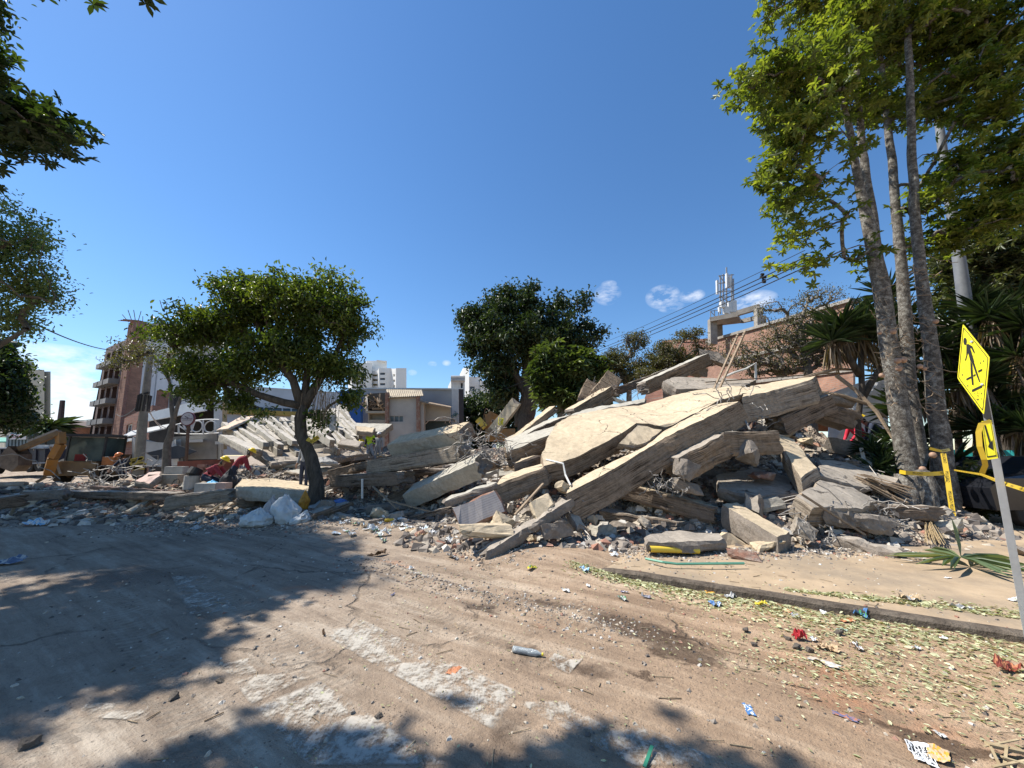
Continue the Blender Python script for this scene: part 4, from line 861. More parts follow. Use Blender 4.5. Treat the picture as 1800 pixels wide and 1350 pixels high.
beige_w = simple('beige_render', (.46, .43, .38), (.36, .335, .30), .7, .9, .15, .01)
dark_i = simple('interior_shade', (.05, .045, .04), (.025, .022, .02), 1, .9, .1)  # near-black colour stands in for shade inside openings and rooms
glass = simple('window_glass', (.06, .075, .09), (.035, .045, .055), .6, .12, 0, spec=.6)
conc_b = simple('concrete_frame', (.34, .31, .27), (.2, .18, .155), 1.5, .9, .3, .02)
def prism_back(mb, faces, depth, mi=0):
    # closes a building behind its visible faces with a back offset and a roof
    pass
def windows(root, F, holes, dep=.2, fr=None, gl=None, name='window', bars=1):
    for h in holes:
        mb = MB(); du = (h[1]-h[0]); dv = (h[3]-h[2]); a = du*.07; c = dv*.06
        for (x0, x1, y0, y1) in ((h[0], h[0]+a, h[2], h[3]), (h[1]-a, h[1], h[2], h[3]), (h[0]+a, h[1]-a, h[2], h[2]+c), (h[0]+a, h[1]-a, h[3]-c, h[3])): F.box(mb, x0, x1, y0, y1, -dep-.05, -dep+.03)
        for i in range(bars):
            x = h[0]+du*(i+1)/(bars+1); F.box(mb, x-a*.35, x+a*.35, h[2]+c, h[3]-c, -dep-.04, -dep+.02)
        o = mb.build(name, fr or white_w, root); m2 = MB(); F.pane(m2, (h[0]+a*.5, h[1]-a*.5, h[2]+c*.5, h[3]-c*.5), -dep-.02); m2.build('pane', gl or glass, o)
def box_building(label, cat, corners, z0, z1, mat, name='apartment_building', roof=None):
    pass
# ---- leaning brick block of flats
def q(*a): return [at(*x) for x in a]
base = at(195, 815, 38); base.z = 0
tw = empty('apartment_building', base, 'tall leaning brick block of flats with rows of grey balconies on its dark side', 'building')
F1 = Face(at(150, 830, 48), at(190, 832, 38), at(222, 597, 38), at(187, 612, 48))
holes = []
for r in range(6):
    for cidx in range(3):
        u0 = .12+cidx*.29; holes.append((u0, u0+.2, .08+r*.15, .08+r*.15+.115))
bkd = brick_mat('shaded_brick', (.10, .048, .038), (.07, .035, .03), (.08, .065, .06), 1.2); gry_d = simple('shaded_grey_render', (.20, .195, .19), (.13, .125, .12), 1.2, .9, .2, .01)  # shade of the balcony facade put into these darker brick and grey colours
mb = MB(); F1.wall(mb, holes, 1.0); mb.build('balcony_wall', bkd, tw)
mb = MB()
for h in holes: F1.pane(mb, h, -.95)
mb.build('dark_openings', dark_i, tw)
for (u0, u1, v0, v1) in holes:
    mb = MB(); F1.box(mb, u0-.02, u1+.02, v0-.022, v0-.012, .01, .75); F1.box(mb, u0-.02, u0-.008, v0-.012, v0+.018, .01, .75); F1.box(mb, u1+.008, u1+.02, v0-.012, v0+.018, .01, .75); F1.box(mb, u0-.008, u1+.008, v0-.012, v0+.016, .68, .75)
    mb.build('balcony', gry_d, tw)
F2 = Face(at(190, 832, 37.9), at(199, 832, 37.6), at(235, 566, 37.6), at(229, 563, 37.9)); F3 = Face(at(199, 832, 37.6), at(231, 830, 41), at(259, 568, 41), at(235, 566, 37.6))
mb = MB(); F2.wall(mb, [(.35, .6, .9, .93), (.35, .6, .95, .98)], .3); F2.box(mb, -.25, 0, .0, .97, -1.5, 0.02); mb.build('brick_fin', bk2, tw)
mb = MB(); F3.wall(mb, []); mb.build('brick_side', bk1, tw)
mb = MB()
for i in range(7): F3.box(mb, i/7, (i+.8)/7, 1, 1+.012*((i*37) % 5)/4+.004, -1.2, -.02)
mb.build('broken_parapet', bk1, tw)
F4 = Face(at(236, 765, 41.02), at(322, 770, 50), at(345, 572, 50), at(257, 570, 41.02))
hb = [(.30, .62, .22, .40), (.66, .86, .24, .40)]
mb = MB(); F4.wall(mb, hb, .3); F4.box(mb, 0, 1, .13, .19, .01, .4); F4.box(mb, .27, .29, .19, 1, .01, .12); F4.box(mb, .58, .6, .42, 1, .01, .12); mb.build('white_wall', simple('white_panel_wall', (.62, .63, .64), (.52, .53, .54), .8, .85, .1), tw)
mb = MB(); F4.pane(mb, hb[0], -.25); mb.build('brick_infill', bk1, tw)
mb = MB(); F4.pane(mb, hb[1], -.28); mb.build('window_opening', dark_i, tw)
F4b = Face(at(204, 832, 40.5), at(318, 832, 49.8), at(322, 770, 50), at(236, 768, 41)); mb = MB(); F4b.wall(mb, [(.05, .95, .1, .7)], .5); F4b.pane(mb, (.05, .95, .1, .7), -.5); mb.build('lower_wall', grey_w, tw)
mb = MB(); t = [F1.q[3], F1.q[2], F2.q[2], F3.q[2], F4.q[2]]; back = [p+Vector((-3, 9, 0)) for p in (F1.q[3], F4.q[2])]
mb.add(t+[back[1], back[0]], [(0, 1, 2, 3, 4, 5, 6)]); bb = [F1.q[0], back[0]*1.0, F4b.q[1], back[1]*1.0]
for a, b2 in ((F1.q[3], back[0]), (back[0], back[1]), (back[1], F4.q[2])): mb.add([a, b2, Vector((b2.x, b2.y, 0)), Vector((a.x, a.y, 0))], [(0, 1, 2, 3)])
mb.build('roof_and_back', grey_w, tw)
mb = MB(); rg = random.Random(2)
for (px, py, qx, qy) in ((226, 566, 215, 553), (232, 565, 225, 545), (238, 564, 235, 545), (243, 564, 248, 547), (251, 564, 251, 556), (286, 545, 281, 528), (290, 545, 294, 532)): mb.bar(at(px, py, 38.6), at(qx, qy, 38.8), .045)
mb.build('bare_reinforcement', rust, tw)
# ---- low brick house beside it
F5 = Face(at(205, 840, 33), at(262, 835, 30), at(268, 712, 30), at(219, 735, 33))
bh = empty('brick_house', F5.p(.5, 0)*1.0, 'low brick house front behind the utility pole', 'house')
hs = [(.12, .34, .62, .86), (.5, .75, .6, .85)]; mb = MB(); F5.wall(mb, hs, .2)
k = [p+Vector((-2, 7, 0)) for p in F5.q]; f = F5.q
for a, b2 in ((0, 3), (1, 2)): mb.add([f[a], f[b2], k[b2], k[a]], [(0, 1, 2, 3)])
mb.add([f[3], f[2], k[2], k[3]], [(0, 1, 2, 3)]); mb.add(k, [(0, 1, 2, 3)]); mb.build('wall', bk1, bh); windows(bh, F5, hs, .15)
mb = MB(); F5.box(mb, .1, .36, .56, .60, .02, .5); F5.box(mb, .48, .8, .53, .57, .02, .5); mb.build('sill', white_w, bh)
# ---- wrecked shop
sh = empty('wrecked_shop', Vector((at(320, 800, 23).x, 23, 0)), 'wrecked low shop with white fascia and ringed metal truss', 'building')
FA = Face(at(257, 741, 24), at(359, 722, 22), at(359, 702, 22), at(257, 727, 24)); mb = MB(); FA.box(mb, 0, 1, 0, 1, -.15, 0); mb.build('fascia', simple('fascia_white', (.74, .76, .76), (.62, .64, .64), .8, .6, .1), sh)
mb = MB(); mb.box8([at(257, 728, 24.2), at(358, 703, 22.2), at(384, 706, 27), at(300, 722, 29), at(257, 726.5, 24.2), at(358, 701.5, 22.2), at(384, 704, 27), at(300, 720, 29)]); mb.build('roof', grey_w, sh)
mb = MB(); mb.add([at(262, 830, 27), at(392, 828, 25), at(388, 705, 25), at(262, 735, 27)], [(0, 1, 2, 3)]); mb.build('shaded_back_wall', dark_i, sh)  # back sheet coloured near-black for the shade inside the shop
mb = MB(); mb.bar(at(383, 800, 22.5), at(383.5, 704, 22.5), .26, .3); mb.bar(at(388, 815, 21.8), at(387, 763, 21.8), .2, .2, 1); mb.build('pillar', white_w, sh)
mb = MB(); mb.bar(at(391, 790, 23), at(392, 704, 23), .3, .3); mb.build('pillar', simple('ochre_render', (.46, .36, .2), (.36, .28, .16), 1, .9), sh)
mb = MB(); FG = Face(at(304, 808, 21.8), at(381, 807, 21.6), at(381, 762, 21.6), at(304, 768, 21.8)); FG.box(mb, 0, 1, 0, 1, -.2, 0); mb.build('grey_wall', simple('stained_grey_wall', (.33, .32, .30), (.22, .21, .195), 1.2, .9, .2), sh)
mb = MB(); up_, lo_ = [], []
for i in range(13): u = i/12; up_.append(at(300+85*u, 749-11*math.sin(u*math.pi*.62)-u*1, 21.3)); lo_.append(at(300+85*u, 761+2*math.sin(u*math.pi)-u*0, 21.3))
mb.tube(up_, .035, 5); mb.tube(lo_, .035, 5)
for (cx_, cy_, r_) in ((346, 749.5, 9.5), (369.5, 750, 10)):
    c0 = at(cx_, cy_, 21.25); rr = r_/FPX*21.5; mb.tube([c0+Vector((rr*math.cos(a*math.pi/9), 0, rr*math.sin(a*math.pi/9))) for a in range(19)], .035, 5)
for (a1, a2, b1, b2) in ((314, 745, 314, 762), (322, 746, 330, 762), (357, 739, 357, 762), (314, 748, 328, 757), (336, 760, 342, 741)): mb.bar(at(a1, a2, 21.25), at(b1, b2, 21.25), .06)
mb.build('ringed_truss', plain('painted_steel', (.62, .62, .6), .5), sh)
mb = MB()
for (x0, x1, y0, y1, Y) in ((326, 357, 772, 778, 21), (378, 399, 775, 781, 20.5)): mb.box8([at(x0, y1, Y), at(x1, y1-1, Y), at(x1, y1-1, Y+.8), at(x0, y1, Y+.8), at(x0, y0+1, Y), at(x1, y0, Y), at(x1, y0, Y+.8), at(x0, y0+1, Y+.8)])
mb.build('white_ledge', white_w, sh)
mb = MB(); FW = Face(at(232, 822, 22.5), at(318, 818, 21.5), at(314, 768, 21.5), at(232, 768, 22.5))
for i in range(12):
    u0, u1 = i/12, (i+1)/12; g_ = lambda u: .9+.1*math.cos(u*5); mb.add([FW.p(u0, 0, .1*math.sin(u0*7)), FW.p(u1, 0, .1*math.sin(u1*7)), FW.p(u1, g_(u1), .25*math.sin(u1*7)), FW.p(u0, g_(u0), .25*math.sin(u0*7))], [(0, 1, 2, 3)])
    mb.add([FW.p(u0, 0, -.12), FW.p(u1, 0, -.12), FW.p(u1, g_(u1), -.1), FW.p(u0, g_(u0), -.1)], [(0, 1, 2, 3)])
mb.build('fallen_white_wall', simple('dirty_white_wall', (.55, .56, .56), (.44, .45, .45), .9, .85, .2), sh)
mb = MB(); mb.box8([at(205, 773, 23), at(292, 754, 21), at(296, 748, 22), at(230, 760, 24.5), at(205, 771, 23), at(292, 752, 21), at(298, 745, 22), at(232, 757, 24.5)]); mb.build('awning', simple('grey_awning', (.40, .40, .39), (.3, .3, .29), 1, .8), sh)
mb = MB(); T = [at(256, 796, 21.2), at(313, 783, 21.0), at(346, 793, 20.8), at(315, 806, 20.9), at(275, 808, 21.1)]; T2 = [p+Vector((0, .06, 0)) for p in T]; mb.add(T+T2, [(0, 1, 2, 3, 4), (9, 8, 7, 6, 5)]+[(i, (i+1) % 5, (i+1) % 5+5, i+5) for i in range(5)]); tag(mb.build('torn_tarpaulin', plain('black_tarp', (.018, .02, .028), .6)), 'black torn tarpaulin hanging on the fallen white wall', 'tarpaulin')
# yellow banded building behind
yb = empty('yellow_banded_building', Vector((at(460, 800, 33).x, 33, 0)), 'long white building with a yellow band and dark windows behind the ribbed floor', 'building')
FY = Face(at(392, 800, 31), at(600, 800, 36), at(600, 690, 36), at(392, 676, 31))
hy = [(.02+i*.075, .085+i*.075, .655, .70) for i in range(12)]
mb = MB(); FY.wall(mb, hy, .3); FY.box(mb, 0, 1, .99, 1.0, -6, .05); FY.box(mb, .995, 1, 0, .99, -6, -.02); FY.box(mb, 0, .005, 0, .99, -6, -.02); mb.build('wall', simple('blue_white_wall', (.60, .63, .66), (.5, .53, .56), .6, .8), yb)
mb = MB(); FY.box(mb, 0, 1, .58, .645, .01, .35); mb.build('yellow_band', simple('yellow_band', (.50, .34, .08), (.38, .26, .07), 1, .7), yb)
for h in hy: mb = MB(); FY.pane(mb, h, -.25); mb.build('window', glass, yb)
# ---- blue wall
mb = MB(); FB = Face(at(589, 760, 36), at(634, 760, 35.6), at(634, 685, 35.6), at(589, 688, 36)); FB.box(mb, 0, 1, 0, 1, -.4, 0); tag(mb.build('blue_wall', simple('blue_paint', (.035, .12, .36), (.028, .09, .28), .7, .6, .1)), 'bright blue wall between the street tree and the warehouse', 'wall')
mb = MB(); FB2 = Face(at(576, 760, 36.6), at(589, 760, 36.5), at(589, 692, 36.5), at(576, 692, 36.6)); FB2.box(mb, 0, 1, 0, 1, -.4, 0); tag(mb.build('white_wall', white_w), 'narrow white wall just left of the bright blue one', 'wall')
# ---- warehouse and broken house
wh = empty('warehouse', Vector((at(715, 800, 38).x, 38, 0)), 'grey flat-topped warehouse wall with a painted pilaster at its right end', 'building')
mb = MB(); FH = Face(at(633, 800, 38), at(796, 800, 38), at(795, 685, 38), at(634, 684, 38)); FH.box(mb, 0, 1, 0, 1, -12, 0); mb.build('wall', simple('warehouse_wall', (.40, .39, .385), (.33, .32, .315), .5, .9, .15), wh)
mb = MB(); FH.box(mb, 0, 1, 1, 1.02, -12, .15); mb.build('coping', white_w, wh)
mb = MB(); FP = Face(at(794, 800, 37.6), at(807, 800, 37.6), at(806, 684, 37.6), at(794, 684, 37.6)); FP.box(mb, 0, 1, 0, 1, -.35, 0); mb.build('pilaster', white_w, wh)
mb = MB(); mb.box8([at(807, 800, 37.7), at(815, 800, 38.5), at(815, 800, 41), at(808, 800, 41), at(806, 684, 37.7), at(815, 684, 38.5), at(815, 684, 41), at(808, 684, 41)]); mb.build('dark_side', simple('shaded_side', (.05, .05, .055), (.035, .035, .04), 1, .8), wh)  # side away from the sun, its shade put into a near-black colour
mb = MB(); rg = random.Random(5)
for i in range(9):
    p = FP.p(rg.uniform(.1, .8), .48+rg.random()*.13, .03); pts_ = [p]
    for j in range(5): p = p+FP.p(rg.uniform(-.25, .25), rg.uniform(-.025, .025), 0)-FP.p(0, 0, 0); pts_.append(p)
    mb.tube(pts_, .025, 4)
mb.build('graffiti', plain('teal_spray', (.08, .22, .22), .6), wh)
hz_ = empty('broken_house', Vector((at(710, 800, 34).x, 34, 0)), 'beige broken house with corrugated roof in front of the warehouse', 'house')
FC = Face(at(681, 810, 33), at(735, 810, 33), at(735, 698, 33), at(682, 698, 33)); hw = [(.04, .52, .605, .70)]
mb = MB(); FC.wall(mb, hw, .15); FC.box(mb, .98, 1, 0, 1, -4, -.01); FC.box(mb, 0, .02, 0, .98, -4, -.01); FC.box(mb, 0, 1, .573, .58, .005, .02); mb.build('wall', beige_w, hz_); windows(hz_, FC, hw, .1, grey_w, bars=2)
mb = MB(); Ra = [at(684, 699, 32.6), at(745, 696, 32.6), at(742, 686, 36), at(679, 685, 36)]
nc = 36; vs = []
for i in range(nc+1):
    u = i/nc; o = Vector((0, 0, .07*(i % 2)));
    for k in (0, 1): vs += [Ra[0].lerp(Ra[1], u)*(1-k)+Ra[3].lerp(Ra[2], u)*k+o]
mb.add(vs, [(2*i, 2*i+2, 2*i+3, 2*i+1) for i in range(nc)]); vs2 = [v-Vector((0, 0, .05)) for v in vs]; mb.add(vs2, [(2*i+1, 2*i+3, 2*i+2, 2*i) for i in range(nc)])
mb.build('corrugated_roof', simple('tin_roof', (.42, .35, .24), (.25, .2, .14), 1.5, .7), hz_)
for (a, b2, w_) in ((at(680, 800, 32.9), at(681, 690, 32.9), .3), (at(736, 800, 32.8), at(735, 697, 32.8), .25), (at(744, 810, 33.2), at(743, 709, 33.2), .5)):
    mb = MB(); mb.bar(a, b2, w_, .3); mb.build('pillar', beige_w if w_ == .5 else brk, hz_)
mb = MB(); mb.box8([at(736, 707, 32.6), at(793, 718, 32.6), at(793, 716, 36), at(736, 705, 36), at(736, 705, 32.6), at(793, 716, 32.6), at(793, 714, 36), at(736, 703, 36)]); mb.build('lean_to_roof', timber, hz_)
FS = Face(at(748, 740, 34), at(792, 740, 34), at(792, 716, 34), at(748, 709, 34)); mb = MB(); FS.box(mb, 0, 1, 0, 1, -.2, 0); mb.build('upper_wall', beige_w, hz_)
FS2 = Face(at(748, 800, 34.4), at(792, 800, 34.4), at(792, 738, 34.4), at(748, 738, 34.4)); mb = MB(); FS2.box(mb, 0, 1, 0, 1, -.2, 0); mb.build('dark_opening', simple('green_dark', (.06, .075, .065), (.04, .05, .045), 1, .7), hz_)
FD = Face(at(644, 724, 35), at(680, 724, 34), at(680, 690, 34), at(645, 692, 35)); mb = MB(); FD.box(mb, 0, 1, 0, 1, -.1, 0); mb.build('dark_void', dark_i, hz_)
mb = MB(); rg = random.Random(8)
for i in range(26): a = FD.p(rg.random(), rg.random(), .1); mb.bar(a, FD.p(rg.random(), rg.random()*.9, rg.uniform(.3, 1.5)), .09, .05)
mb.build('hanging_rafters', timber, hz_)
mb = MB(); mb.box8([at(641, 720, 34.5), at(647, 726, 33.5), at(648, 726, 36), at(642, 720, 36), at(642, 694, 34.5), at(646, 700, 33.5), at(647, 700, 36), at(642, 694, 36)]); mb.build('broken_wall', beige_w, hz_)
FE = Face(at(647, 770, 33.5), at(678, 770, 33.3), at(678, 723, 33.3), at(647, 723, 33.5)); mb = MB(); FE.wall(mb, [(.05, .95, .68, .9)], .5); FE.pane(mb, (.05, .95, .68, .9), -.5); FE.box(mb, -.05, 1.05, .92, 1.0, .01, .3); mb.build('shelf_wall', simple('ochre_wall', (.42, .36, .27), (.3, .26, .2), 1, .9), hz_)
# ---- distant white towers
def block(root, name, px0, px1, py0, Y, dep, mat, py1=790, skew=.0, wins=None, wm=None):
    F = Face(at(px0, py1, Y), at(px1, py1, Y+skew), at(px1, py0, Y+skew), at(px0, py0, Y)); mb = MB(); F.wall(mb, wins or [], .6); hd = at(px1 if px1 < 900 else px0, 700, Y)-Vector((0, 0, EYE)); hd.z = 0; hd = (hd.normalized()*.98+Vector((-.12 if px1 < 900 else .12, 0, 0))).normalized(); bk = [p+hd*dep for p in F.q]; f = F.q
    for a, b2 in ((0, 3), (1, 2), (3, 2)): mb.add([f[a], f[b2], bk[b2], bk[a]], [(0, 1, 2, 3)])
    mb.add(bk, [(0, 1, 2, 3)]); o = mb.build(name, mat, root)
    for w_ in wins or []:
        m2 = MB(); F.pane(m2, w_, -.55); m2.build('window', wm or glass, root)
    return F
twh = simple('tower_white', (.74, .73, .70), (.66, .65, .62), .1, .85, 0)
vgrid = lambda cols, n, v0, v1: [(a, b2, v0+(v1-v0)*i/n, v0+(v1-v0)*(i+.42)/n) for i in range(n) for (a, b2) in cols]
rt = empty('tower_block', Vector((at(670, 790, 115).x, 115, 0)), 'distant white tower block with stacked balconies beyond the warehouse', 'building')
block(rt, 'left_wing', 618, 654, 638, 112, 14, twh, skew=4, wins=vgrid([(.42, .54), (.58, .7)], 5, .65, .98))
block(rt, 'stair_core', 644, 680, 634, 122, 10, twh, skew=-1)
block(rt, 'balcony_bay', 652, 668, 652, 118, 6, twh, wins=vgrid([(.1, .85)], 6, .62, .99), wm=simple('balcony_ochre', (.36, .25, .12), (.22, .2, .12), .3, .8), skew=-2)
block(rt, 'middle_wing', 666, 688, 647, 113, 12, twh, skew=2, wins=vgrid([(.1, .5)], 5, .65, .98))
block(rt, 'right_sliver', 685, 696, 648, 116, 6, twh, skew=-4, wins=vgrid([(.55, .85)], 5, .62, .97))
block(rt, 'right_wing', 696, 714.5, 647, 112, 14, twh, skew=2)
mb = MB(); mb.box8([at(662, 634, 121), at(678, 636, 119), at(678, 636, 124), at(662, 634, 126), at(662, 632.5, 121), at(679, 634.5, 119), at(679, 634.5, 124), at(662, 632.5, 126)]); mb.build('roof_slab', grey_w, rt)
r2 = empty('distant_building', Vector((at(830, 790, 90).x, 90, 0)), 'pale stepped building with a tall fin beyond the warehouse right end', 'building')
block(r2, 'fin', 814, 824.5, 647, 90, 8, twh, skew=-2); F = block(r2, 'step', 824, 845, 662, 91, 10, twh, skew=1, wins=[(.1, .5, .8, .86)]); block(r2, 'step', 845, 860, 669, 91, 10, twh, skew=1); block(r2, 'step', 858, 873, 677, 92, 10, twh, skew=1)
r3 = empty('roof_house', Vector((at(804, 790, 60).x, 60, 0)), 'small white rooftop room above the warehouse pilaster', 'building')
block(r3, 'wall', 793, 817, 668, 60, 6, white_w, wins=[(.7, .85, .88, .96)]); mb = MB(); 
for y in (664, 668): mb.tube([at(793, y, 59), at(817, y, 59)], .35, 8)
mb.build('roof_tank', grey_w, r3)
r4 = empty('tower_block', Vector((at(60, 790, 90).x, 90, 0)), 'cream tower block behind the dark tree at the left edge', 'building')
block(r4, 'left_wing', 8, 46, 636, 90, 14, cream_w, py1=800, wins=vgrid([(.88, .995)], 7, .35, .92)); block(r4, 'middle_wing', 44, 60, 636, 92, 14, cream_w, py1=800); block(r4, 'right_wing', 55, 78, 650, 88, 14, cream_w, py1=800); block(r4, 'end_wing', 72, 89, 653, 89, 10, simple('cream_shade', (.43, .40, .33), (.38, .35, .29), .3, .9), py1=800)  # end wing gets a darker cream with its shade in the colour
r5 = empty('brick_row_house', Vector((at(135, 790, 60).x, 60, 0)), 'low dark brick houses closing the street on the left', 'house')
block(r5, 'wall', 84, 168, 748, 62, 8, bk1, py1=815, wins=[(.15, .3, .3, .6), (.5, .6, .3, .6), (.72, .85, .3, .6)]); mb = MB(); mb.box8([at(110, 752, 58), at(166, 752, 58), at(166, 742, 66), at(112, 742, 66), at(110, 750, 58), at(166, 750, 58), at(166, 740, 66), at(112, 740, 66)]); mb.build('roof', simple('dark_tiles', (.13, .09, .075), (.08, .06, .05), 2, .9), r5)
block(r5, 'gable', 105, 115, 746, 57, 4, white_w, py1=760)
FR = Face(at(124, 776, 50), at(161, 775, 50), at(161, 764, 50), at(124, 765, 50)); mb = MB(); FR.box(mb, 0, 1, 0, 1, -1, 0); mb.build('red_awning', simple('maroon_awning', (.14, .05, .045), (.1, .035, .03), 1, .8), r5)
for i, (a, b2, c) in enumerate(((168, 205, 800),)):
    F = Face(at(a, 840, 40), at(b2+12, 838, 36), at(b2+12, 812, 36), at(a, 812, 40)); mb = MB(); F.box(mb, 0, 1, 0, 1, -.3, 0); tag(mb.build('low_wall', conc_b), 'low grey garden wall at the foot of the leaning block of flats', 'wall')
# green shop
r6 = empty('corner_shop', Vector((at(32, 800, 40).x, 40, 0)), 'grey corrugated shop front with a white and red sign at the left edge', 'shop')
FK = Face(at(9, 815, 40), at(52, 815, 40), at(53, 760, 40), at(12, 760, 40)); mb = MB()
for i in range(14): FK.box(mb, i/14, (i+.55)/14, 0, .9, -.3, .08 if i % 2 else .02)
FK.box(mb, 0, 1, 0, 1, -5, -.3); mb.build('corrugated_front', simple('teal_grey_sheet', (.22, .28, .30), (.13, .17, .18), 1, .6), r6)
mb = MB(); FK.box(mb, .2, .93, .77, .93, .1, .2); sgn = mb.build('sign_panel', plain('sign_white', (.72, .71, .72), .5), r6)
uxk = (FK.q[1]-FK.q[0]).normalized(); uyk = Vector((0, 0, 1)); redm = plain('sign_red', (.42, .02, .05), .5)
text_on('lettering', 'SUR', .42, FK.p(.55, .85, .23), uxk, uyk, redm, sgn, 1.35); text_on('lettering', 'f', .62, FK.p(.32, .86, .23), uxk, uyk, redm, sgn, 1.2)
mb = MB(); mb.box8([at(-20, 778, 41), at(11, 778, 41), at(11, 772, 44), at(-20, 772, 44), at(-20, 776, 41), at(11, 776, 41), at(11, 769, 44), at(-20, 769, 44)]); mb.build('green_roof', plain('green_roof', (.03, .25, .17), .6), r6)
# ---- brick building with portal frame on the right
FR1 = Face(at(1243, 740, 30), at(1500, 740, 17.5), at(1500, 530, 17.5), at(1243, 603, 30))
rb = empty('brick_building', Vector((at(1350, 740, 25).x, 24, 0)), 'long red brick building with a concrete roof frame behind the pile', 'building')
mb = MB(); FR1.wall(mb, []); 
k = [p+Vector((8, 9, 0)) for p in FR1.q]; f = FR1.q; mb.add([f[0], f[3], k[3], k[0]], [(0, 1, 2, 3)]); mb.add([f[1], f[2], k[2], k[1]], [(0, 1, 2, 3)]); mb.add([f[3], f[2], k[2], k[3]], [(0, 1, 2, 3)]); mb.add(k, [(0, 1, 2, 3)])
mb.build('wall', bk2, rb)
mb = MB(); FR1.box(mb, 0, 1, 1, 1.03, -.4, .15); FR1.box(mb, 0, 1, .70, .73, .01, .08); FR1.box(mb, 0, 1, .40, .43, .01, .08); mb.build('concrete_band', conc_b, rb)
FR2 = Face(at(1120, 740, 38), at(1250, 740, 33), at(1250, 600, 33), at(1165, 603, 38)); mb = MB(); FR2.box(mb, 0, 1, 0, 1, -4, 0); FR2.box(mb, 0, 1, 1, 1.03, -4, .1); mb.build('rear_wing', bk1, rb)
fr = empty('concrete_roof_frame', at(1290, 600, 28), 'weathered concrete portal frame standing on the brick building roof', 'frame')
mb = MB(); mb.bar(at(1253, 606, 27.5), at(1252, 562, 27.5), .42, .5); mb.bar(at(1263.5, 603, 30), at(1262, 565, 30), .42, .5); mb.build('column', conc_b, fr)
mb = MB(); mb.bar(at(1334, 602, 25), at(1333, 543, 25), .4, .4); mb.bar(at(1341, 590, 27), at(1340, 556, 27), .35, .35); mb.build('column', conc_b, fr)
mb = MB(); mb.box8([at(1248, 565, 27.2), at(1297, 556, 26), at(1304, 568, 29), at(1260, 573, 30.5), at(1247, 558, 27.2), at(1296, 548, 26), at(1303, 562, 29), at(1259, 566, 30.5)]); mb.build('platform', conc_b, fr)
mb = MB(); mb.bar(at(1296, 551, 26), at(1336, 539, 25), .3, .36); mb.bar(at(1303, 565, 29), at(1334, 558, 27), .3, .3); mb.build('crossbeam', conc_b, fr)
an = empty('phone_mast', at(1278, 556, 27.5), 'cluster of pale phone antennas on the concrete roof frame', 'antenna')
wm_ = plain('antenna_white', (.66, .66, .64), .5); st = plain('mast_steel', (.32, .33, .34), .5, .3)
mb = MB()
for (x, y0, y1, Y) in ((1266, 485, 552, 27.5), (1277, 470, 553, 27.6), (1286, 482, 553, 27.8), (1271, 482, 552, 28), (1289, 490, 528, 27)): mb.bar(at(x, y1, Y), at(x, y0, Y), .08)
for y in (484, 497, 512, 522, 535): mb.bar(at(1263, y+1, 27.4), at(1290, y-1, 27.6), .06)
for (x0, y0, x1, y1) in ((1264, 485, 1277, 500), (1277, 484, 1288, 500), (1266, 515, 1289, 500), (1264, 520, 1288, 535)): mb.bar(at(x0, y0, 27.5), at(x1, y1, 27.5), .05)
mb.build('mast', st, an)
for (x, y0, y1, w_) in ((1261, 493, 517, .17), (1278, 481, 506, .2), (1283, 486, 506, .17), (1270, 531, 541, .3), (1265, 540, 548, .2), (1284, 530, 549, .25), (1290, 529, 549, .3), (1277, 540, 551, .3)):
    mb = MB(); mb.bar(at(x, y1, 27.1), at(x-.6, y0, 27.1), w_, .14 if w_ < .25 else .3); mb.build('antenna_panel' if w_ < .22 else 'equipment_box', wm_, an)
mb = MB()
for x in (1249, 1256, 1263): mb.bar(at(x, 558, 27.3), at(x, 546, 27.3), .05)
mb.bar(at(1249, 547, 27.3), at(1263, 545, 27.3), .05); mb.bar(at(1249, 547, 27.3), at(1257, 556, 27.3), .04); mb.build('railing', st, an)
# white tent-like sheet behind the palm plants, teal fence
mb = MB(); FT = Face(at(1455, 790, 15), at(1562, 790, 15), at(1560, 655, 15), at(1462, 690, 15.4)); FT.box(mb, 0, 1, 0, 1, -.05, 0); tag(mb.build('white_sheet', plain('white_tarp', (.80, .80, .80), .6)), 'white tarpaulin screen behind the palm-like plant and the two workers', 'tarpaulin')
mb = MB(); FT = Face(at(1630, 806, 14), at(1830, 812, 12.5), at(1830, 792, 12.5), at(1630, 790, 14)); FT.box(mb, 0, 1, 0, 1, -.1, 0); FT.box(mb, 0, 1, -.35, -.05, -.06, .02, 1); tag(mb.build('teal_banner', [plain('teal_sheet', (.04, .42, .42), .5), plain('sand_band', (.5, .42, .28), .7)]), 'teal and sand banner strung behind the right-hand plants', 'banner')
# ---- utility pole, cables, lamp
mb = MB(); pb = at(242, 836, 17.5); mb.tube([pb, at(252, 730, 17.5)], [.2, .17], 10); mb.tube([at(252, 731, 17.5), at(265, 615, 17.5)], [.16, .12], 10, 0)
for k in range(8): a = k*.8; mb.bar(at(252, 712, 17.5)+Vector((.2*math.cos(a), .2*math.sin(a), -.3)), at(252, 712, 17.5)+Vector((.2*math.cos(a), .2*math.sin(a), .45)), .07, mi=1)
mb.bar(at(246, 694, 17.4), at(262, 690, 17.4), .08, mi=1)
up0 = empty('utility_pole', Vector((pb.x, pb.y, 0)), 'grey concrete utility pole leaning over the left rubble', 'utility pole')
mb.build('pole', [simple('pole_concrete', (.30, .27, .225), (.19, .17, .14), 3, .9, .3), simple('dark_fittings', (.06, .055, .05), None, 5, .7)], up0)
mb = MB(); rg = random.Random(3)
for k in range(9): a = at(240+rg.uniform(-2, 6), 806+k*2.2, 17.25); mb.bar(a-Vector((.25, 0, .05)), a+Vector((.28, 0, rg.uniform(-.1, .2))), .02, .09)
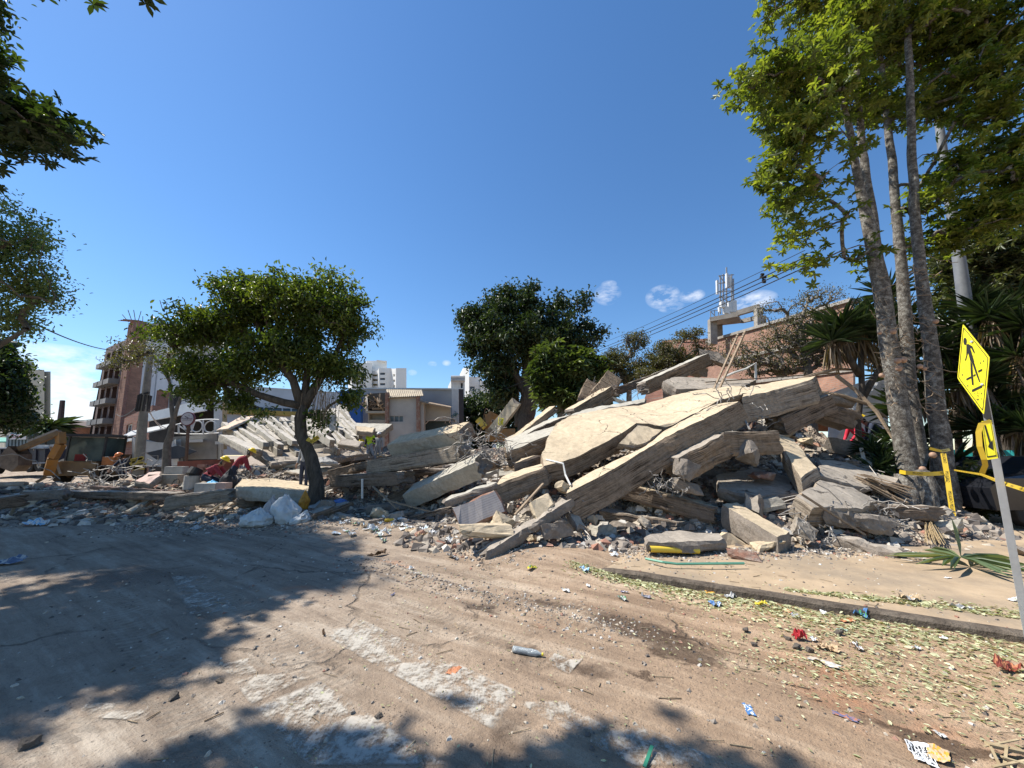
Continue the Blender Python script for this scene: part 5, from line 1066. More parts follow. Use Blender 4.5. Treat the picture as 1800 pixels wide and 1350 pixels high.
mb.build('caution_tape_wrap', plain('dull_yellow_tape', (.55, .40, .08), .5), up0)
blk = simple('cable_black', (.02, .02, .022), None, 5, .6, 0)
def cable(a, b, sag, r, label, n=24, name='overhead_cable', mat=None, group=None):
    mb = MB(); mb.tube([Vector(a).lerp(Vector(b), i/n)-Vector((0, 0, sag*4*(i/n)*(1-i/n))) for i in range(n+1)], r, 5); return tag(mb.build(name, mat or blk), label, 'cable', group)
for k, (y0, y1, lb) in enumerate(((612, 452, 'upper'), (616, 461, 'middle'), (622, 470, 'lowest'))): cable(at(1040, y0+6, 24), at(1415, y1, 8.5), .12, .014, f'{lb} of the three thick power cables rising to the right-hand tree')
cable(at(1040, 610, 24), at(1415, 440, 8.5), .12, .008, 'thin wire strung above the three thick power cables')
for (x, y, Y) in ((1341, 489, 10.3), (1104, 600, 19.5)):
    mb = MB(); c0 = at(x, y, Y); s_ = Y/10; 
    for dz, dx in ((.16, 0), (.04, -.03), (.04, .05), (-.09, .02), (-.16, .02)): mb.tube([c0+Vector((dx*s_-.04, 0, dz*s_*.7)), c0+Vector((dx*s_+.04, 0, dz*s_*.7))], .045*s_*.8, 6)
    mb.bar(c0+Vector((0, 0, -.14*s_*.8)), c0+Vector((0, 0, .14*s_*.8)), .03*s_)
    tag(mb.build('cable_spacer', blk), 'black spacer clamped on the power cables nearest the right-hand tree' if Y < 15 else 'black spacer on the power cables near the bare trees', 'cable spacer')
cable(at(48, 563, 14), at(226, 614, 37), .5, .03, 'single thin wire crossing from the left tree to the leaning block of flats')
cable(at(930, 665, 26), at(870, 688, 30), .1, .03, 'short dark cable passing in front of the large ficus tree')
for (a, b2, lb) in ((at(254, 705, 17.4), at(272, 722, 22), 'pale wire from the utility pole to the shop fascia'), (at(254, 700, 17.4), at(285, 753, 21.2), 'pale wire from the utility pole down to the shop truss'), (at(256, 712, 17.4), at(292, 752, 21.2), 'second pale wire from the utility pole down to the shop truss')): cable(a, b2, .2, .02, lb, mat=plain('pale_wire', (.5, .47, .45), .5), name='service_wire')
cable(at(250, 706, 17.4), at(205, 728, 35), .4, .025, 'dark wire from the utility pole to the low brick house')
cable(at(78, 738, 50), at(165, 737, 50), .2, .05, 'thin wire across the end of the street on the left')
mb = MB(); mb.tube([at(102, 780, 45), at(110, 704, 45)], [.32, .22], 8); tag(mb.build('street_pole', simple('brown_pole', (.12, .08, .075), None, 3, .8)), 'plain brown pole standing at the end of the left street', 'pole')
# bare grey lamp column behind the sign
lc = at(1690, 620, 11.5); mb = MB(); mb.tube([Vector((lc.x+.25, lc.y, 0)), at(1700, 560, 11.5), at(1688, 470, 11.5), at(1676, 392, 11.5), at(1655, 250, 11.5), at(1640, 130, 11.5)], [.19, .175, .16, .145, .12, .1], 14)
tag(mb.build('lamp_column', simple('column_grey', (.19, .20, .215), (.13, .14, .155), 2, .6, .1), smooth=True), 'smooth pale grey street column rising behind the pedestrian sign', 'lamp post')
# street lamp heads in the left trees
for (a, b2, c, Y, lb) in (((-40, 395), (32, 420), (84, 437), 9.5, 'flat green-grey street lamp head in the pale left tree'), ((-40, 612), (2, 606), (34, 606), 15, 'small street lamp head above the dark left tree')):
    root = empty('street_lamp', at(a[0]-60, a[1], Y)*1.0, lb, 'street lamp'); s_ = Y/9.5
    pb = at(a[0]-60, a[1], Y); root.location = (pb.x, pb.y, 0)
    mb = MB(); mb.tube([Vector((pb.x, pb.y, 0)), pb, at(*b2, Y)], [.09, .07, .03], 8); mb.build('post', st, root)
    mb = MB(); A0, B0 = at(*b2, Y), at(*c, Y); mb.tube([A0, A0.lerp(B0, .15), A0.lerp(B0, .5), A0.lerp(B0, .9), B0], [.03*s_, .1*s_, .12*s_, .07*s_, .01], 8); o = mb.build('lamp_head', simple('lamp_green', (.05, .09, .085), None, 4, .5), root, smooth=True)
# ================================================================ vegetation
def np_mesh(name, V, F, mat, parent=None, rnd=None, label=None, cat=None, smooth=False, base=True):
    me = bpy.data.meshes.new(name); k = F.shape[1]
    me.vertices.add(len(V)); me.vertices.foreach_set('co', V.astype(np.float32).ravel())
    me.loops.add(F.size); me.loops.foreach_set('vertex_index', F.astype(np.int32).ravel())
    me.polygons.add(len(F)); me.polygons.foreach_set('loop_start', np.arange(0, F.size, k, dtype=np.int32)); me.polygons.foreach_set('loop_total', np.full(len(F), k, dtype=np.int32))
    me.update(calc_edges=True); me.validate()
    if rnd is not None:
        a = me.attributes.new('rnd', 'FLOAT', 'FACE'); a.data.foreach_set('value', rnd.astype(np.float32))
    o = link(name, me, mat, parent, base, smooth); return o
def unit(a): return a/np.maximum(np.linalg.norm(a, axis=1, keepdims=True), 1e-6)
def leaves(C, D, Nn, L, Wd, droop=.25, fold=.25):
    # C base points, D tip directions, Nn approximate normals, L lengths, Wd widths -> folded elliptical leaves
    D = unit(D); X = unit(np.cross(D, Nn)); Z = unit(np.cross(X, D)); L = L[:, None]; Wd = Wd[:, None]
    b = C; t = C+D*L-Z*L*droop; m1 = C+D*L*.34-Z*L*droop*.12; m2 = C+D*L*.72-Z*L*droop*.5
    v = np.stack([b, m1-X*Wd*.42+Z*Wd*fold, m2-X*Wd*.5+Z*Wd*fold, t, m2+X*Wd*.5+Z*Wd*fold, m1+X*Wd*.42+Z*Wd*fold], axis=1).reshape(-1, 3)
    k = np.arange(len(C))[:, None]*6
    f = np.concatenate([k+np.array([[0, 1, 2, 3]]), k+np.array([[0, 3, 4, 5]])], axis=1).reshape(-1, 4)
    return v, f
def crown_leaves(cents, rs, style, per, L, asp, rad, droop=.3):
    n = len(cents); cl = rs.rand(n)
    if style == 'ball':
        C = np.repeat(cents, per, axis=0)+rs.normal(0, rad, (n*per, 3))*np.array([1, 1, .7]); D = rs.normal(0, 1, (n*per, 3))+np.array([0, 0, -.15]); Nn = rs.normal(0, .55, (n*per, 3))+np.array([0, 0, 1.0])
        rn = np.repeat(cl, per)*.45+rs.rand(n*per)*.55
    else:   # rosettes: leaves radiating from twig ends
        per_r = 9; k = max(1, per//per_r); cc = np.repeat(cents, k, axis=0)+rs.normal(0, rad, (n*k, 3)); ax = unit(rs.normal(0, .45, (n*k, 3))+np.array([0, 0, 1.0]))
        C = np.repeat(cc, per_r, axis=0); A = np.repeat(ax, per_r, axis=0); ang = np.tile(np.arange(per_r)*2.4, n*k)+np.repeat(rs.rand(n*k)*6.28, per_r)
        t1 = unit(np.cross(A, rs.normal(0, 1, A.shape))); t1 = np.repeat(t1[::per_r], per_r, axis=0); t2 = np.cross(A, t1)
        el = np.tile(np.linspace(.0, .9, per_r), n*k)[:, None]
        D = t1*np.cos(ang)[:, None]+t2*np.sin(ang)[:, None]+A*el*.9; Nn = A
        rn = np.repeat(np.repeat(cl, k), per_r)*.5+rs.rand(len(C))*.5
    m = len(C); Ls = L*rs.uniform(.65, 1.25, m)
    v, f = leaves(C, D, Nn, Ls, Ls*asp, droop)
    return v, f, np.repeat(rn, 2)
def resample(P, R_, step=.3):
    out = []; rr = []
    for i in range(len(P)-1):
        k = max(1, int((P[i+1]-P[i]).length/step))
        for j in range(k): out.append(P[i].lerp(P[i+1], j/k)); rr.append(R_[i]+(R_[i+1]-R_[i])*j/k)
    out.append(P[-1]); rr.append(R_[-1]); return out, rr
def make_tree(name, label, trunks, blobs, ncl, style, per, L, asp, rad, lm, bm_, seed=0, keep=None, group=None, twig=.006, kpipe=.011, start=.35, wob=.06, minr=.005, droop=.3, cat='tree', leafscale=None, nobranch=False, base=None, shellp=.55, rmax=.12):
    rs = np.random.RandomState(seed); rg = random.Random(seed)
    b0 = trunks[0][0][0]; root = empty(name, base or Vector((b0.x, b0.y, max(0, gz(b0.x, b0.y)) if b0.z > -1 else 0)), label, cat, group)
    mb = MB(); nodes = []; nthr = -.14 if name == 'street_tree' else -.28
    for (P, R_) in trunks:
        p, r = resample(P, R_); p2 = [p[0]]+[q_+Vector((noise.noise(q_*1.3+Vector((seed, 0, 0))), noise.noise(q_*1.3+Vector((0, seed, 5))), 0))*wob for q_ in p[1:]]
        mb.tube(p2, [x*(1+.07*noise.noise(q_*4)) for x, q_ in zip(r, p2)], 12)
        nodes += p2[int(len(p2)*start):]
    # cluster centres
    wts = np.array([b_[3]*b_[4]*b_[5] for b_ in blobs])**.8; wts /= wts.sum(); cents = []; tries = 0
    while len(cents) < ncl and tries < ncl*40:
        tries += 1
        bl = blobs[rs.choice(len(blobs), p=wts)]; d = rs.normal(0, 1, 3); d /= np.linalg.norm(d); r = rs.rand()**shellp
        p = np.array(bl[:3])+d*r*np.array(bl[3:6])
        if noise.noise(Vector(p)*1.1/max(.4, rad*3)+Vector((seed, 0, 0))) < nthr: continue
        if keep and not keep(p): continue
        cents.append(p)
    cents = np.array(cents)
    if not nobranch:
        npos = [tuple(q_) for q_ in nodes]; par = [-1]*len(npos); cnt = [0]*len(npos); paths = []
        arr = np.array(npos); order = np.argsort(np.min(np.linalg.norm(cents[:, None]-arr[None], axis=2), axis=1))
        arr = np.zeros((len(npos)+len(cents)*4, 3)); arr[:len(npos)] = npos; n_ = len(npos); par = np.full(len(arr), -1)
        for ci in order:
            c = cents[ci]; dd = np.linalg.norm(arr[:n_]-c, axis=1)+np.maximum(0, arr[:n_, 2]-c[2])*1.2; j = int(np.argmin(dd)); a = arr[j]; prev = j; idx = [j]
            for t_ in (.3, .62, 1.0):
                q_ = a+(c-a)*t_+np.array([0, 0, 1])*np.linalg.norm(c-a)*.12*math.sin(t_*3.14)+rs.normal(0, .03*np.linalg.norm(c-a), 3)
                arr[n_] = q_; par[n_] = prev; prev = n_; idx.append(n_); n_ += 1
            paths.append(idx)
        cntv = np.zeros(n_)
        for idx in paths:
            k = idx[-1]
            while k >= 0: cntv[k] += 1; k = par[k]
        for idx in paths: mb.tube([Vector(arr[k]) for k in idx], [min(rmax, max(minr, kpipe*math.sqrt(cntv[idx[1]] if q_ == 0 else cntv[k]))) for q_, k in enumerate(idx)], 5 if cntv[idx[1]] > 4 else 3, cap=False)
    mb.build('trunk', bm_, root, smooth=True)
    if per:
        v, f, rn = crown_leaves(cents, rs, style, per, L, asp, rad, droop); np_mesh('crown', v, f, lm, root, rn)
    return root
def bl(px, py, Y, rx, ry, rz): p = at(px, py, Y); return (p.x, p.y, p.z, rx, ry, rz)
bark_grey, n, b = new_mat('lichen_bark'); t = N(n, 'ShaderNodeTexCoord').outputs['Object']
f1 = noise_tex(n, t, 8.5, 9, .8); f2 = noise_tex(n, t, 3, 6, .7, (1, 1, .6)); f3 = noise_tex(n, t, 40, 4, .6)
c = ramp(n, f1, [(.38, (.035, .029, .023)), (.5, (.125, .108, .088)), (.62, (.31, .295, .255))]); c = mixc(n, mth(n, 'MULTIPLY', ramp(n, f2, [(.3, (1, 1, 1)), (.45, (0, 0, 0))]), .6), c, (.10, .085, .07))
n.links.new(c, b.inputs['Base Color']); b.inputs['Roughness'].default_value = .95; bump(n, b, mth(n, 'ADD', f1, f3), .8, .03)
bark_dark = simple('dark_bark', (.13, .105, .08), (.055, .045, .035), 6, .95, .9, .03, (2, 2, .5))
bark_mid = simple('mid_bark', (.2, .17, .135), (.1, .085, .07), 6, .95, .6, .02)
lf_street = leaf_mat('street_tree_leaf', (.03, .05, .012), (.075, .11, .02), (.20, .23, .045), .38)
lf_can = leaf_mat('broad_yellow_leaf', (.055, .08, .018), (.13, .165, .03), (.32, .34, .065), .44)
lf_fic = leaf_mat('ficus_leaf', (.018, .032, .012), (.034, .056, .018), (.06, .085, .026), .22)
lf_fine = leaf_mat('pale_fine_leaf', (.08, .11, .04), (.15, .19, .07), (.27, .31, .12), .40)
lf_dark = leaf_mat('dark_leaf', (.016, .030, .010), (.032, .055, .014), (.07, .10, .024), .3)
lf_mango = leaf_mat('dusty_leaf', (.03, .045, .016), (.075, .09, .035), (.18, .19, .085), .25)
lf_dry = leaf_mat('sparse_olive_leaf', (.06, .055, .025), (.10, .095, .04), (.16, .15, .06), .25)
G = lambda *a: [at(*x) for x in a]
# ---- street tree in front of the ribbed floor
b0 = at(553, 895, 11.1); b0.z = .1
make_tree('street_tree', 'round-crowned street tree with a bent dark trunk in front of the ribbed floor',
  [([b0]+G((556, 850, 11.1), (547, 805, 11.1), (530, 765, 11.1), (527, 735, 11.1), (534, 712, 11.1)), [.26, .195, .17, .155, .155, .13]),
   (G((534, 714, 11.1), (500, 708, 10.9), (455, 694, 10.8), (405, 672, 10.8), (350, 640, 10.9), (310, 610, 11)), [.12, .11, .09, .07, .05, .03]),
   (G((534, 716, 11.1), (560, 670, 11.2), (590, 625, 11.4), (610, 570, 11.6)), [.14, .11, .08, .03]),
   (G((530, 716, 11.1), (515, 670, 11), (480, 620, 10.9), (450, 570, 11), (430, 530, 11)), [.13, .11, .08, .06, .03]),
   (G((532, 716, 11.1), (540, 650, 11.3), (545, 580, 11.5), (550, 520, 11.5)), [.12, .09, .06, .03])],
  [bl(520, 540, 11.3, 1.45, 1.7, .95), bl(585, 505, 11.4, .8, 1.0, .5), bl(600, 570, 11.4, .85, 1.1, .9), bl(435, 530, 11.2, 1.1, 1.3, .7), bl(380, 575, 11.1, 1.1, 1.3, .65), bl(320, 590, 11, .75, .9, .45), bl(500, 620, 11.2, 1.5, 1.5, .75), bl(400, 650, 11, 1.2, 1.1, .5), bl(345, 655, 11, .7, .8, .42), bl(590, 650, 11.3, .85, .9, .55), bl(275, 592, 11, .35, .5, .2), bl(420, 705, 10.9, .5, .5, .3), bl(345, 690, 10.9, .6, .6, .3), bl(460, 735, 10.9, .35, .35, .2), bl(565, 735, 11.1, .35, .35, .32), bl(345, 560, 11.1, .6, .7, .32), bl(618, 700, 11.2, .3, .3, .22), bl(430, 500, 11.2, .5, .6, .25), bl(625, 530, 11.3, .35, .5, .3)],
  820, 'ball', 52, .125, .42, .16, lf_street, bark_dark, 3, wob=.04, kpipe=.012, start=.5)
# hanging dead vine strip below it
mb = MB(); rg = random.Random(9)
for i in range(70):
    a = at(rg.gauss(572, 14), rg.uniform(660, 715), 11.1+rg.uniform(-.3, .3)); l = rg.uniform(.2, .9); wire(mb, a, a+Vector((rg.uniform(-.06, .06), 0, -l)), rg, .006, 0, .02, 4)
tag(mb.build('hanging_vines', timber), 'dry vines hanging from the right side of the street tree crown', 'vines')
# thin bare trees by the utility pole
make_tree('thin_tree', 'thin sparse tree with two slender stems beside the utility pole',
  [([Vector((at(294, 836, 15.5).x, 15.5, .2))]+G((296, 780, 15.5), (305, 735, 15.5), (300, 690, 15.5), (296, 650, 15.5)), [.16, .13, .09, .06, .03]), (G((303, 745, 15.5), (318, 700, 15.5), (322, 660, 15.5)), [.08, .06, .03]), (G((298, 670, 15.5), (280, 635, 15.5), (262, 620, 15.5)), [.05, .03, .02])],
  [bl(235, 615, 15.5, .9, .9, .45), bl(215, 635, 15.5, .6, .6, .3), bl(300, 640, 15.5, .9, .8, .6), bl(325, 620, 15.5, .7, .6, .5)], 90, 'ball', 26, .11, .35, .16, lf_dry, bark_mid, 5, start=.6)
# ---- ficus
make_tree('ficus_tree', 'large dark ficus tree with an uneven top standing behind the wreckage',
  [([Vector((at(922, 800, 30).x, 30, 0))]+G((925, 745, 30), (930, 690, 30), (925, 640, 30)), [.8, .65, .6, .35]), (G((928, 700, 30), (900, 650, 30), (870, 610, 30)), [.35, .3, .15]), (G((930, 700, 30), (960, 640, 30), (990, 590, 30)), [.35, .3, .15]), (G((912, 750, 30.5), (905, 680, 30.5), (895, 640, 30.5)), [.35, .3, .15]), (G((925, 650, 30), (925, 590, 30), (925, 540, 30)), [.3, .2, .1])],
  [bl(895, 590, 30, 3.3, 3.4, 2.9), bl(850, 580, 30, 1.9, 2.2, 1.7), bl(830, 560, 30, 1.0, 1.4, .8), bl(925, 525, 30, 1.0, 1.2, 1.6), bl(895, 515, 30, .9, 1, .7), bl(880, 535, 30, 1.3, 1.2, .8), bl(965, 590, 30, 3.0, 2.8, 2.3), bl(1005, 610, 30, 1.8, 1.8, 1.4), bl(983, 530, 30, .6, .7, .8), bl(965, 545, 30, .9, .9, .8), bl(1018, 535, 30, .5, .6, .9), bl(1035, 522, 30, .5, .5, .4), bl(1000, 548, 30, .6, .6, .4), bl(1050, 590, 30, .7, .7, .5), bl(1030, 570, 30, .8, .8, .7), bl(870, 650, 30, 1.9, 2, 1.2), bl(885, 690, 30, 1.2, 1.4, 1.0), bl(825, 610, 30, .8, 1, .7), bl(835, 640, 30, .7, .8, .5)],
  640, 'ball', 60, .30, .45, .36, lf_fic, bark_dark, 7, kpipe=.03, minr=.02, wob=.15, rmax=.3)
make_tree('broadleaf_tree', 'bushy tree with large drooping leaf clusters in front of the ficus',
  [([Vector((at(985, 800, 22).x, 22, 0))]+G((985, 720, 22), (975, 660, 22), (970, 630, 22)), [.25, .2, .12, .06]), (G((985, 730, 22), (1020, 680, 22), (1035, 640, 22)), [.14, .1, .05])],
  [bl(975, 628, 22, 1.2, 1.0, .6), bl(955, 655, 22, .7, .8, .6), bl(1000, 650, 22, 1.1, 1, .8), bl(1040, 640, 22, .9, .8, .6), bl(1030, 670, 22, 1.0, 1, .7), bl(965, 690, 22, .9, .9, .9), bl(1010, 700, 22, 1.1, 1, .8), bl(1055, 690, 22, .6, .7, .6)],
  170, 'rosette', 63, .40, .30, .25, leaf_mat('drooping_leaf', (.035, .055, .018), (.07, .10, .03), (.15, .18, .07), .3), bark_mid, 8, droop=.7)
for i, (px, py, Y, rx, rz, lb) in enumerate(((838, 722, 46, 2.4, 2.2, 'left'), (862, 718, 48, 2.6, 2.4, 'middle'), (893, 725, 46, 2.2, 2.0, 'right'))):
    c0 = at(px, py, Y); make_tree('round_tree', f'clipped dark round tree behind the warehouse corner, the {lb} of three', [([Vector((c0.x, Y, 0)), c0], [.3, .15])], [(c0.x, c0.y, c0.z, rx, 2.2, rz), (c0.x+.6, Y, c0.z-2.5, rx, 2, 2)], 150, 'ball', 40, .36, .5, .42, lf_fic, bark_dark, 20+i, group='round trees behind the warehouse', nobranch=True)
# ---- trees over the back of the pile
for i, (P_, B_, nc, per, lb) in enumerate([
   (G((1105, 740, 22), (1105, 690, 22), (1090, 650, 22), (1080, 625, 22)), [bl(1090, 625, 22, 1.0, .9, .7), bl(1120, 600, 22, .8, .8, .7), bl(1085, 650, 22, 1.1, 1, .5), bl(1130, 640, 22, 1.2, 1, .7), bl(1075, 640, 22, 1.2, 1, .8), bl(1110, 665, 22, 1.6, 1, .6)], 330, 34, 'sparse olive tree rising behind the left end of the long brown-sided beam'),
   (G((1175, 740, 21), (1170, 680, 21), (1180, 640, 21), (1200, 600, 21)), [bl(1210, 588, 21, .9, .8, .4), bl(1165, 645, 21, 1.3, 1, .7), bl(1200, 640, 21, 1.3, 1, .6), bl(1235, 610, 21, .6, .6, .4), bl(1140, 660, 21, 1, 1, .5), bl(1175, 620, 21, 1.2, 1, .7), bl(1225, 635, 21, .9, .8, .7)], 360, 34, 'sparse olive tree in front of the brick building left corner'),
   (G((1420, 720, 15), (1418, 640, 15), (1405, 570, 15), (1420, 530, 15)), [bl(1400, 560, 15, 1.1, 1, .8), bl(1440, 520, 15, .9, .8, .5), bl(1370, 590, 15, .9, .9, .7), bl(1345, 545, 15, .6, .6, .4), bl(1455, 560, 15, .8, .8, .6), bl(1300, 620, 15, 1.2, .8, .6), bl(1330, 640, 15, 1.2, .8, .6), bl(1400, 600, 15, 1.6, .8, .8), bl(1460, 620, 15, 1.0, .8, .8), bl(1370, 640, 15, 1.1, 1, .5), bl(1430, 620, 15, 1.0, 1, .7)], 1100, 10, 'bare branching tree in front of the brick building')]):
    P_[0].z = 0
    make_tree('bare_tree', lb, [(P_, [.2, .15, .1, .04])], B_, nc, 'ball', per, .11 if i < 2 else .07, .5, .14, lf_dry, simple('twig_bark', (.27, .235, .2), (.16, .135, .11), 6, .95, .3), 30+i, kpipe=.012, minr=.008, start=.3)
# small palm far left
def blades(C, k, Lm, wd, rs, up=.3, droop=.5, spread=1.0):
    a = rs.rand(k)*6.283; e = rs.uniform(-.2, 1.1, k)*spread+up*.3; D = np.stack([np.cos(a)*np.cos(e), np.sin(a)*np.cos(e), np.sin(e)], axis=1); Cc = np.repeat(np.array([C]), k, axis=0)
    return leaves(Cc, D, np.repeat(np.array([[0, 0, 1.0]]), k, axis=0)+rs.normal(0, .2, (k, 3)), Lm*rs.uniform(.7, 1.15, k), wd*np.ones(k), droop, .15)
def spiky(name, label, stems, heads, mat, seed, k=90, Lm=.75, wd=.045, dead=True, group=None, droop=.22, cat='plant'):
    rs = np.random.RandomState(seed); root = empty(name, Vector((stems[0][0].x, stems[0][0].y, 0)), label, cat, group); mb = MB()
    for P_ in stems: mb.tube(P_, [.1]+[.07]*(len(P_)-1), 8)
    mb.build('stem', bark_dark, root, smooth=True)
    for h in heads:
        v, f = blades(tuple(h), k, Lm, wd, rs, droop=droop); np_mesh('leaf_head', v, f, mat, root, np.repeat(rs.rand(len(f)//2), 2))
        if dead:
            kk = 60; a = rs.rand(kk)*6.283; D = np.stack([np.cos(a)*.35, np.sin(a)*.35, -np.ones(kk)], axis=1); C = np.array([tuple(h)])+rs.normal(0, .06, (kk, 3))-np.array([0, 0, .1])
            v, f = leaves(C, D, np.stack([np.cos(a), np.sin(a), np.zeros(kk)], axis=1), Lm*rs.uniform(.6, 1.1, kk), np.full(kk, wd), .05); np_mesh('dead_leaves', v, f, MATS['dead_blade'], root, np.repeat(rs.rand(kk), 2))
    return root
lf_blade = leaf_mat('blade_leaf', (.014, .028, .012), (.03, .055, .022), (.075, .11, .04), .12, .35)
leaf_mat('dead_blade', (.09, .06, .035), (.17, .12, .07), (.30, .22, .13), .2)
lf_dead = MATS['dead_blade']
spiky('spiky_palm_plant', 'tall plant with drooping spiky heads left of the twin-trunk tree', [[Vector((at(1500, 800, 10.8).x, 10.8, 0))]+G((1508, 740, 10.8), (1515, 680, 10.8), (1512, 600, 10.8)), G((1515, 700, 10.8), (1545, 650, 11.2), (1540, 620, 11.2)), G((1512, 660, 10.8), (1480, 610, 10.6))],
      G((1512, 585, 10.8), (1480, 575, 10.6), (1535, 600, 11.2), (1462, 600, 10.7), (1545, 560, 11.4)), lf_blade, 41, k=120, Lm=.9)
hd = []
rs_ = random.Random(6)
for i in range(34): hd.append(at(rs_.uniform(1655, 1840), rs_.uniform(535, 760), rs_.uniform(10.2, 12.8)))
hd += G((1600, 610, 11.5), (1583, 570, 11.8), (1622, 690, 11.3), (1592, 720, 11.5), (1612, 770, 11.2), (1575, 660, 11.8), (1635, 620, 11.6), (1600, 830, 11.0), (1640, 860, 10.8), (1575, 790, 11.5), (1670, 820, 10.9), (1560, 520, 12))
spiky('spiky_palm_plant', 'broad dark mass of spiky plants behind the pedestrian sign', [[Vector((at(1720, 850, 11.5).x, 11.5, 0))]+G((1715, 760, 11.5), (1705, 650, 11.5), (1700, 560, 11.5)), G((1740, 850, 12), (1760, 700, 12), (1775, 600, 12)), G((1690, 850, 12), (1680, 700, 12), (1678, 560, 12)), G((1790, 850, 12), (1800, 700, 12), (1810, 600, 12))], hd, lf_blade, 42, k=95, Lm=.95)
spiky('spiky_palm_plant', 'low dusty spiky plant between the pile and the twin-trunk tree', [[Vector((at(1545, 850, 9.6).x, 9.6, 0)), at(1545, 810, 9.6)]], G((1545, 800, 9.6), (1530, 790, 9.8), (1555, 820, 9.4), (1535, 825, 9.4)), lf_blade, 43, k=50, Lm=.5, wd=.04)
pl = at(86, 752, 40); spiky('palm_tree', 'small palm at the end of the left street', [[Vector((pl.x, 40, 0)), pl]], [pl], lf_blade, 44, k=60, Lm=2.2, wd=.35, dead=False, droop=.5, cat='palm')
# fallen agave-like rosette on the pavement
rs2 = np.random.RandomState(4); cpos = gnd(1690, 985, .16)
v, f = blades((cpos.x, cpos.y, .2), 34, .72, .05, rs2, droop=.3, spread=.16); v[:, 2] = np.maximum(v[:, 2], .145)
v2, f2 = leaves(np.array([[cpos.x, cpos.y, .18]]), np.array([[.12, .1, 1.0]]), np.array([[0, -1.0, 0]]), np.array([.55]), np.array([.06]), .05)
tag(np_mesh('fallen_spiky_rosette', np.concatenate([v, v2]), np.concatenate([f, f2+len(v)]), leaf_mat('fresh_blade', (.07, .11, .05), (.13, .17, .08), (.24, .26, .13), .2), None, np.repeat(rs2.rand(35), 2)), 'torn-off spiky leaf rosette lying on the pavement with one leaf upright', 'plant')
# ---- cannonball tree
Ct = 9.2; tb = gnd(1632, 925, .1)
T_ = [([Vector((tb.x-.3, tb.y, 0))]+G((1604, 880, 9.15), (1592, 790, 9.15), (1576, 690, 9.15), (1562, 600, 9.15), (1549, 500, 9.15), (1528, 400, 9.1), (1511, 330, 9.1), (1497, 250, 9.05), (1483, 180, 9), (1476, 90, 9), (1470, -30, 9)), [.32, .26, .20, .19, .18, .172, .145, .10, .08, .065, .055, .04]),
      ([Vector((tb.x+.15, tb.y-.05, 0))]+G((1664, 880, 9.1), (1655, 790, 9.1), (1645, 700, 9.1), (1634, 600, 9.15), (1621, 500, 9.2), (1608, 380, 9.2), (1602, 250, 9.2), (1597, 80, 9.2), (1594, -40, 9.2)), [.30, .24, .185, .165, .15, .125, .11, .095, .08, .07]),
      ([Vector((tb.x-.1, tb.y+.7, 0))]+G((1616, 800, 9.9), (1603, 700, 9.9), (1594, 600, 9.9), (1587, 500, 9.9), (1574, 350, 9.9), (1558, 200, 9.9), (1544, 60, 9.9), (1538, -40, 9.9)), [.22, .16, .145, .135, .13, .11, .085, .065, .05]),
      (G((1549, 500, 9.3), (1535, 400, 9.3), (1521, 300, 9.4), (1510, 200, 9.4), (1500, 60, 9.4), (1493, -30, 9.4)), [.13, .12, .10, .08, .065, .05])]
def keepc(p):
    x, y = proj(p)
    if y < -250 or x > 2100: return False
    if x < 1250: return False
    if 1440 < x < 1545 and 250 < y < 455: return np.random.rand() < .12
    if x < 1500 and y > 485: return False
    if x < 1330 and (y > 185 or y < 60): return False
    return True
crb = []
for (px, py, Y, rx, ry, rz) in [(1420, 150, 8.6, 1.1, 1.2, .8), (1360, 140, 8.4, .8, 1, .55), (1305, 160, 8.3, .45, .6, .22), (1400, 230, 8.5, .9, 1.1, .6), (1365, 300, 8.7, .5, .8, .3), (1350, 215, 8.6, .5, .7, .3), (1440, 330, 8.8, .7, .9, .25), (1390, 350, 8.7, .5, .6, .2), (1390, 410, 8.9, .35, .5, .2), (1450, 400, 9, .8, .9, .25), (1420, 462, 8.8, .75, .5, .13), (1500, 455, 9.2, .6, .9, .2), (1480, 70, 8.8, 1.1, 1.4, .8), (1560, 60, 9.6, 1.1, 1.5, .9), (1500, 265, 8.7, .55, .6, .25), (1515, 170, 9, .5, 1, .5), (1660, 70, 9.6, 1.2, 1.5, .9), (1740, 70, 9.2, 1.1, 1.3, .7), (1800, 110, 8.6, .8, 1, .5), (1680, 160, 9.6, 1.0, 1.4, .5), (1740, 200, 9, .8, 1.2, .4), (1700, 290, 9.4, 1.1, 1.3, .4), (1780, 320, 8.8, .9, 1.1, .5), (1660, 350, 9.2, .8, 1, .35), (1740, 390, 9, 1.1, 1.2, .35), (1810, 240, 8.6, .6, 1, .5), (1450, -60, 9, 2, 2, .8), (1600, -80, 9.4, 2, 2, .9), (1750, -80, 9.2, 2, 2, .9), (1650, 420, 9.6, .6, .8, .2), (1560, 190, 10, .8, .8, .8), (1240, -10, 8, .4, .3, .18)]:
    crb.append(bl(px, py, Y, rx, ry, rz))
np.random.seed(1)
ct_root = make_tree('cannonball_tree', 'tall tree with pale lichen-spotted twin trunks wrapped in yellow caution tape', T_, crb, 1500, 'rosette', 54, .14, .38, .19, lf_can, bark_grey, 11, keep=keepc, start=.45, wob=.03, kpipe=.007, rmax=.045, base=Vector((tb.x, tb.y, 0)), droop=.5)
# forked root flare
mb = MB()
for (px, py, Y, r0) in ((1606, 935, 8.7, .22), (1650, 940, 8.6, .24), (1676, 930, 8.9, .16), (1630, 915, 8.8, .34)): p = at(px, py, Y); mb.tube([Vector((p.x, p.y, -.05)), Vector((p.x, p.y+.1, .35)), Vector((tb.x-(.15 if px < 1640 else -.1), tb.y+.1, 1.15))], [r0, r0*.85, .22], 10)
mb.build('root_flare', bark_grey, ct_root, smooth=True)
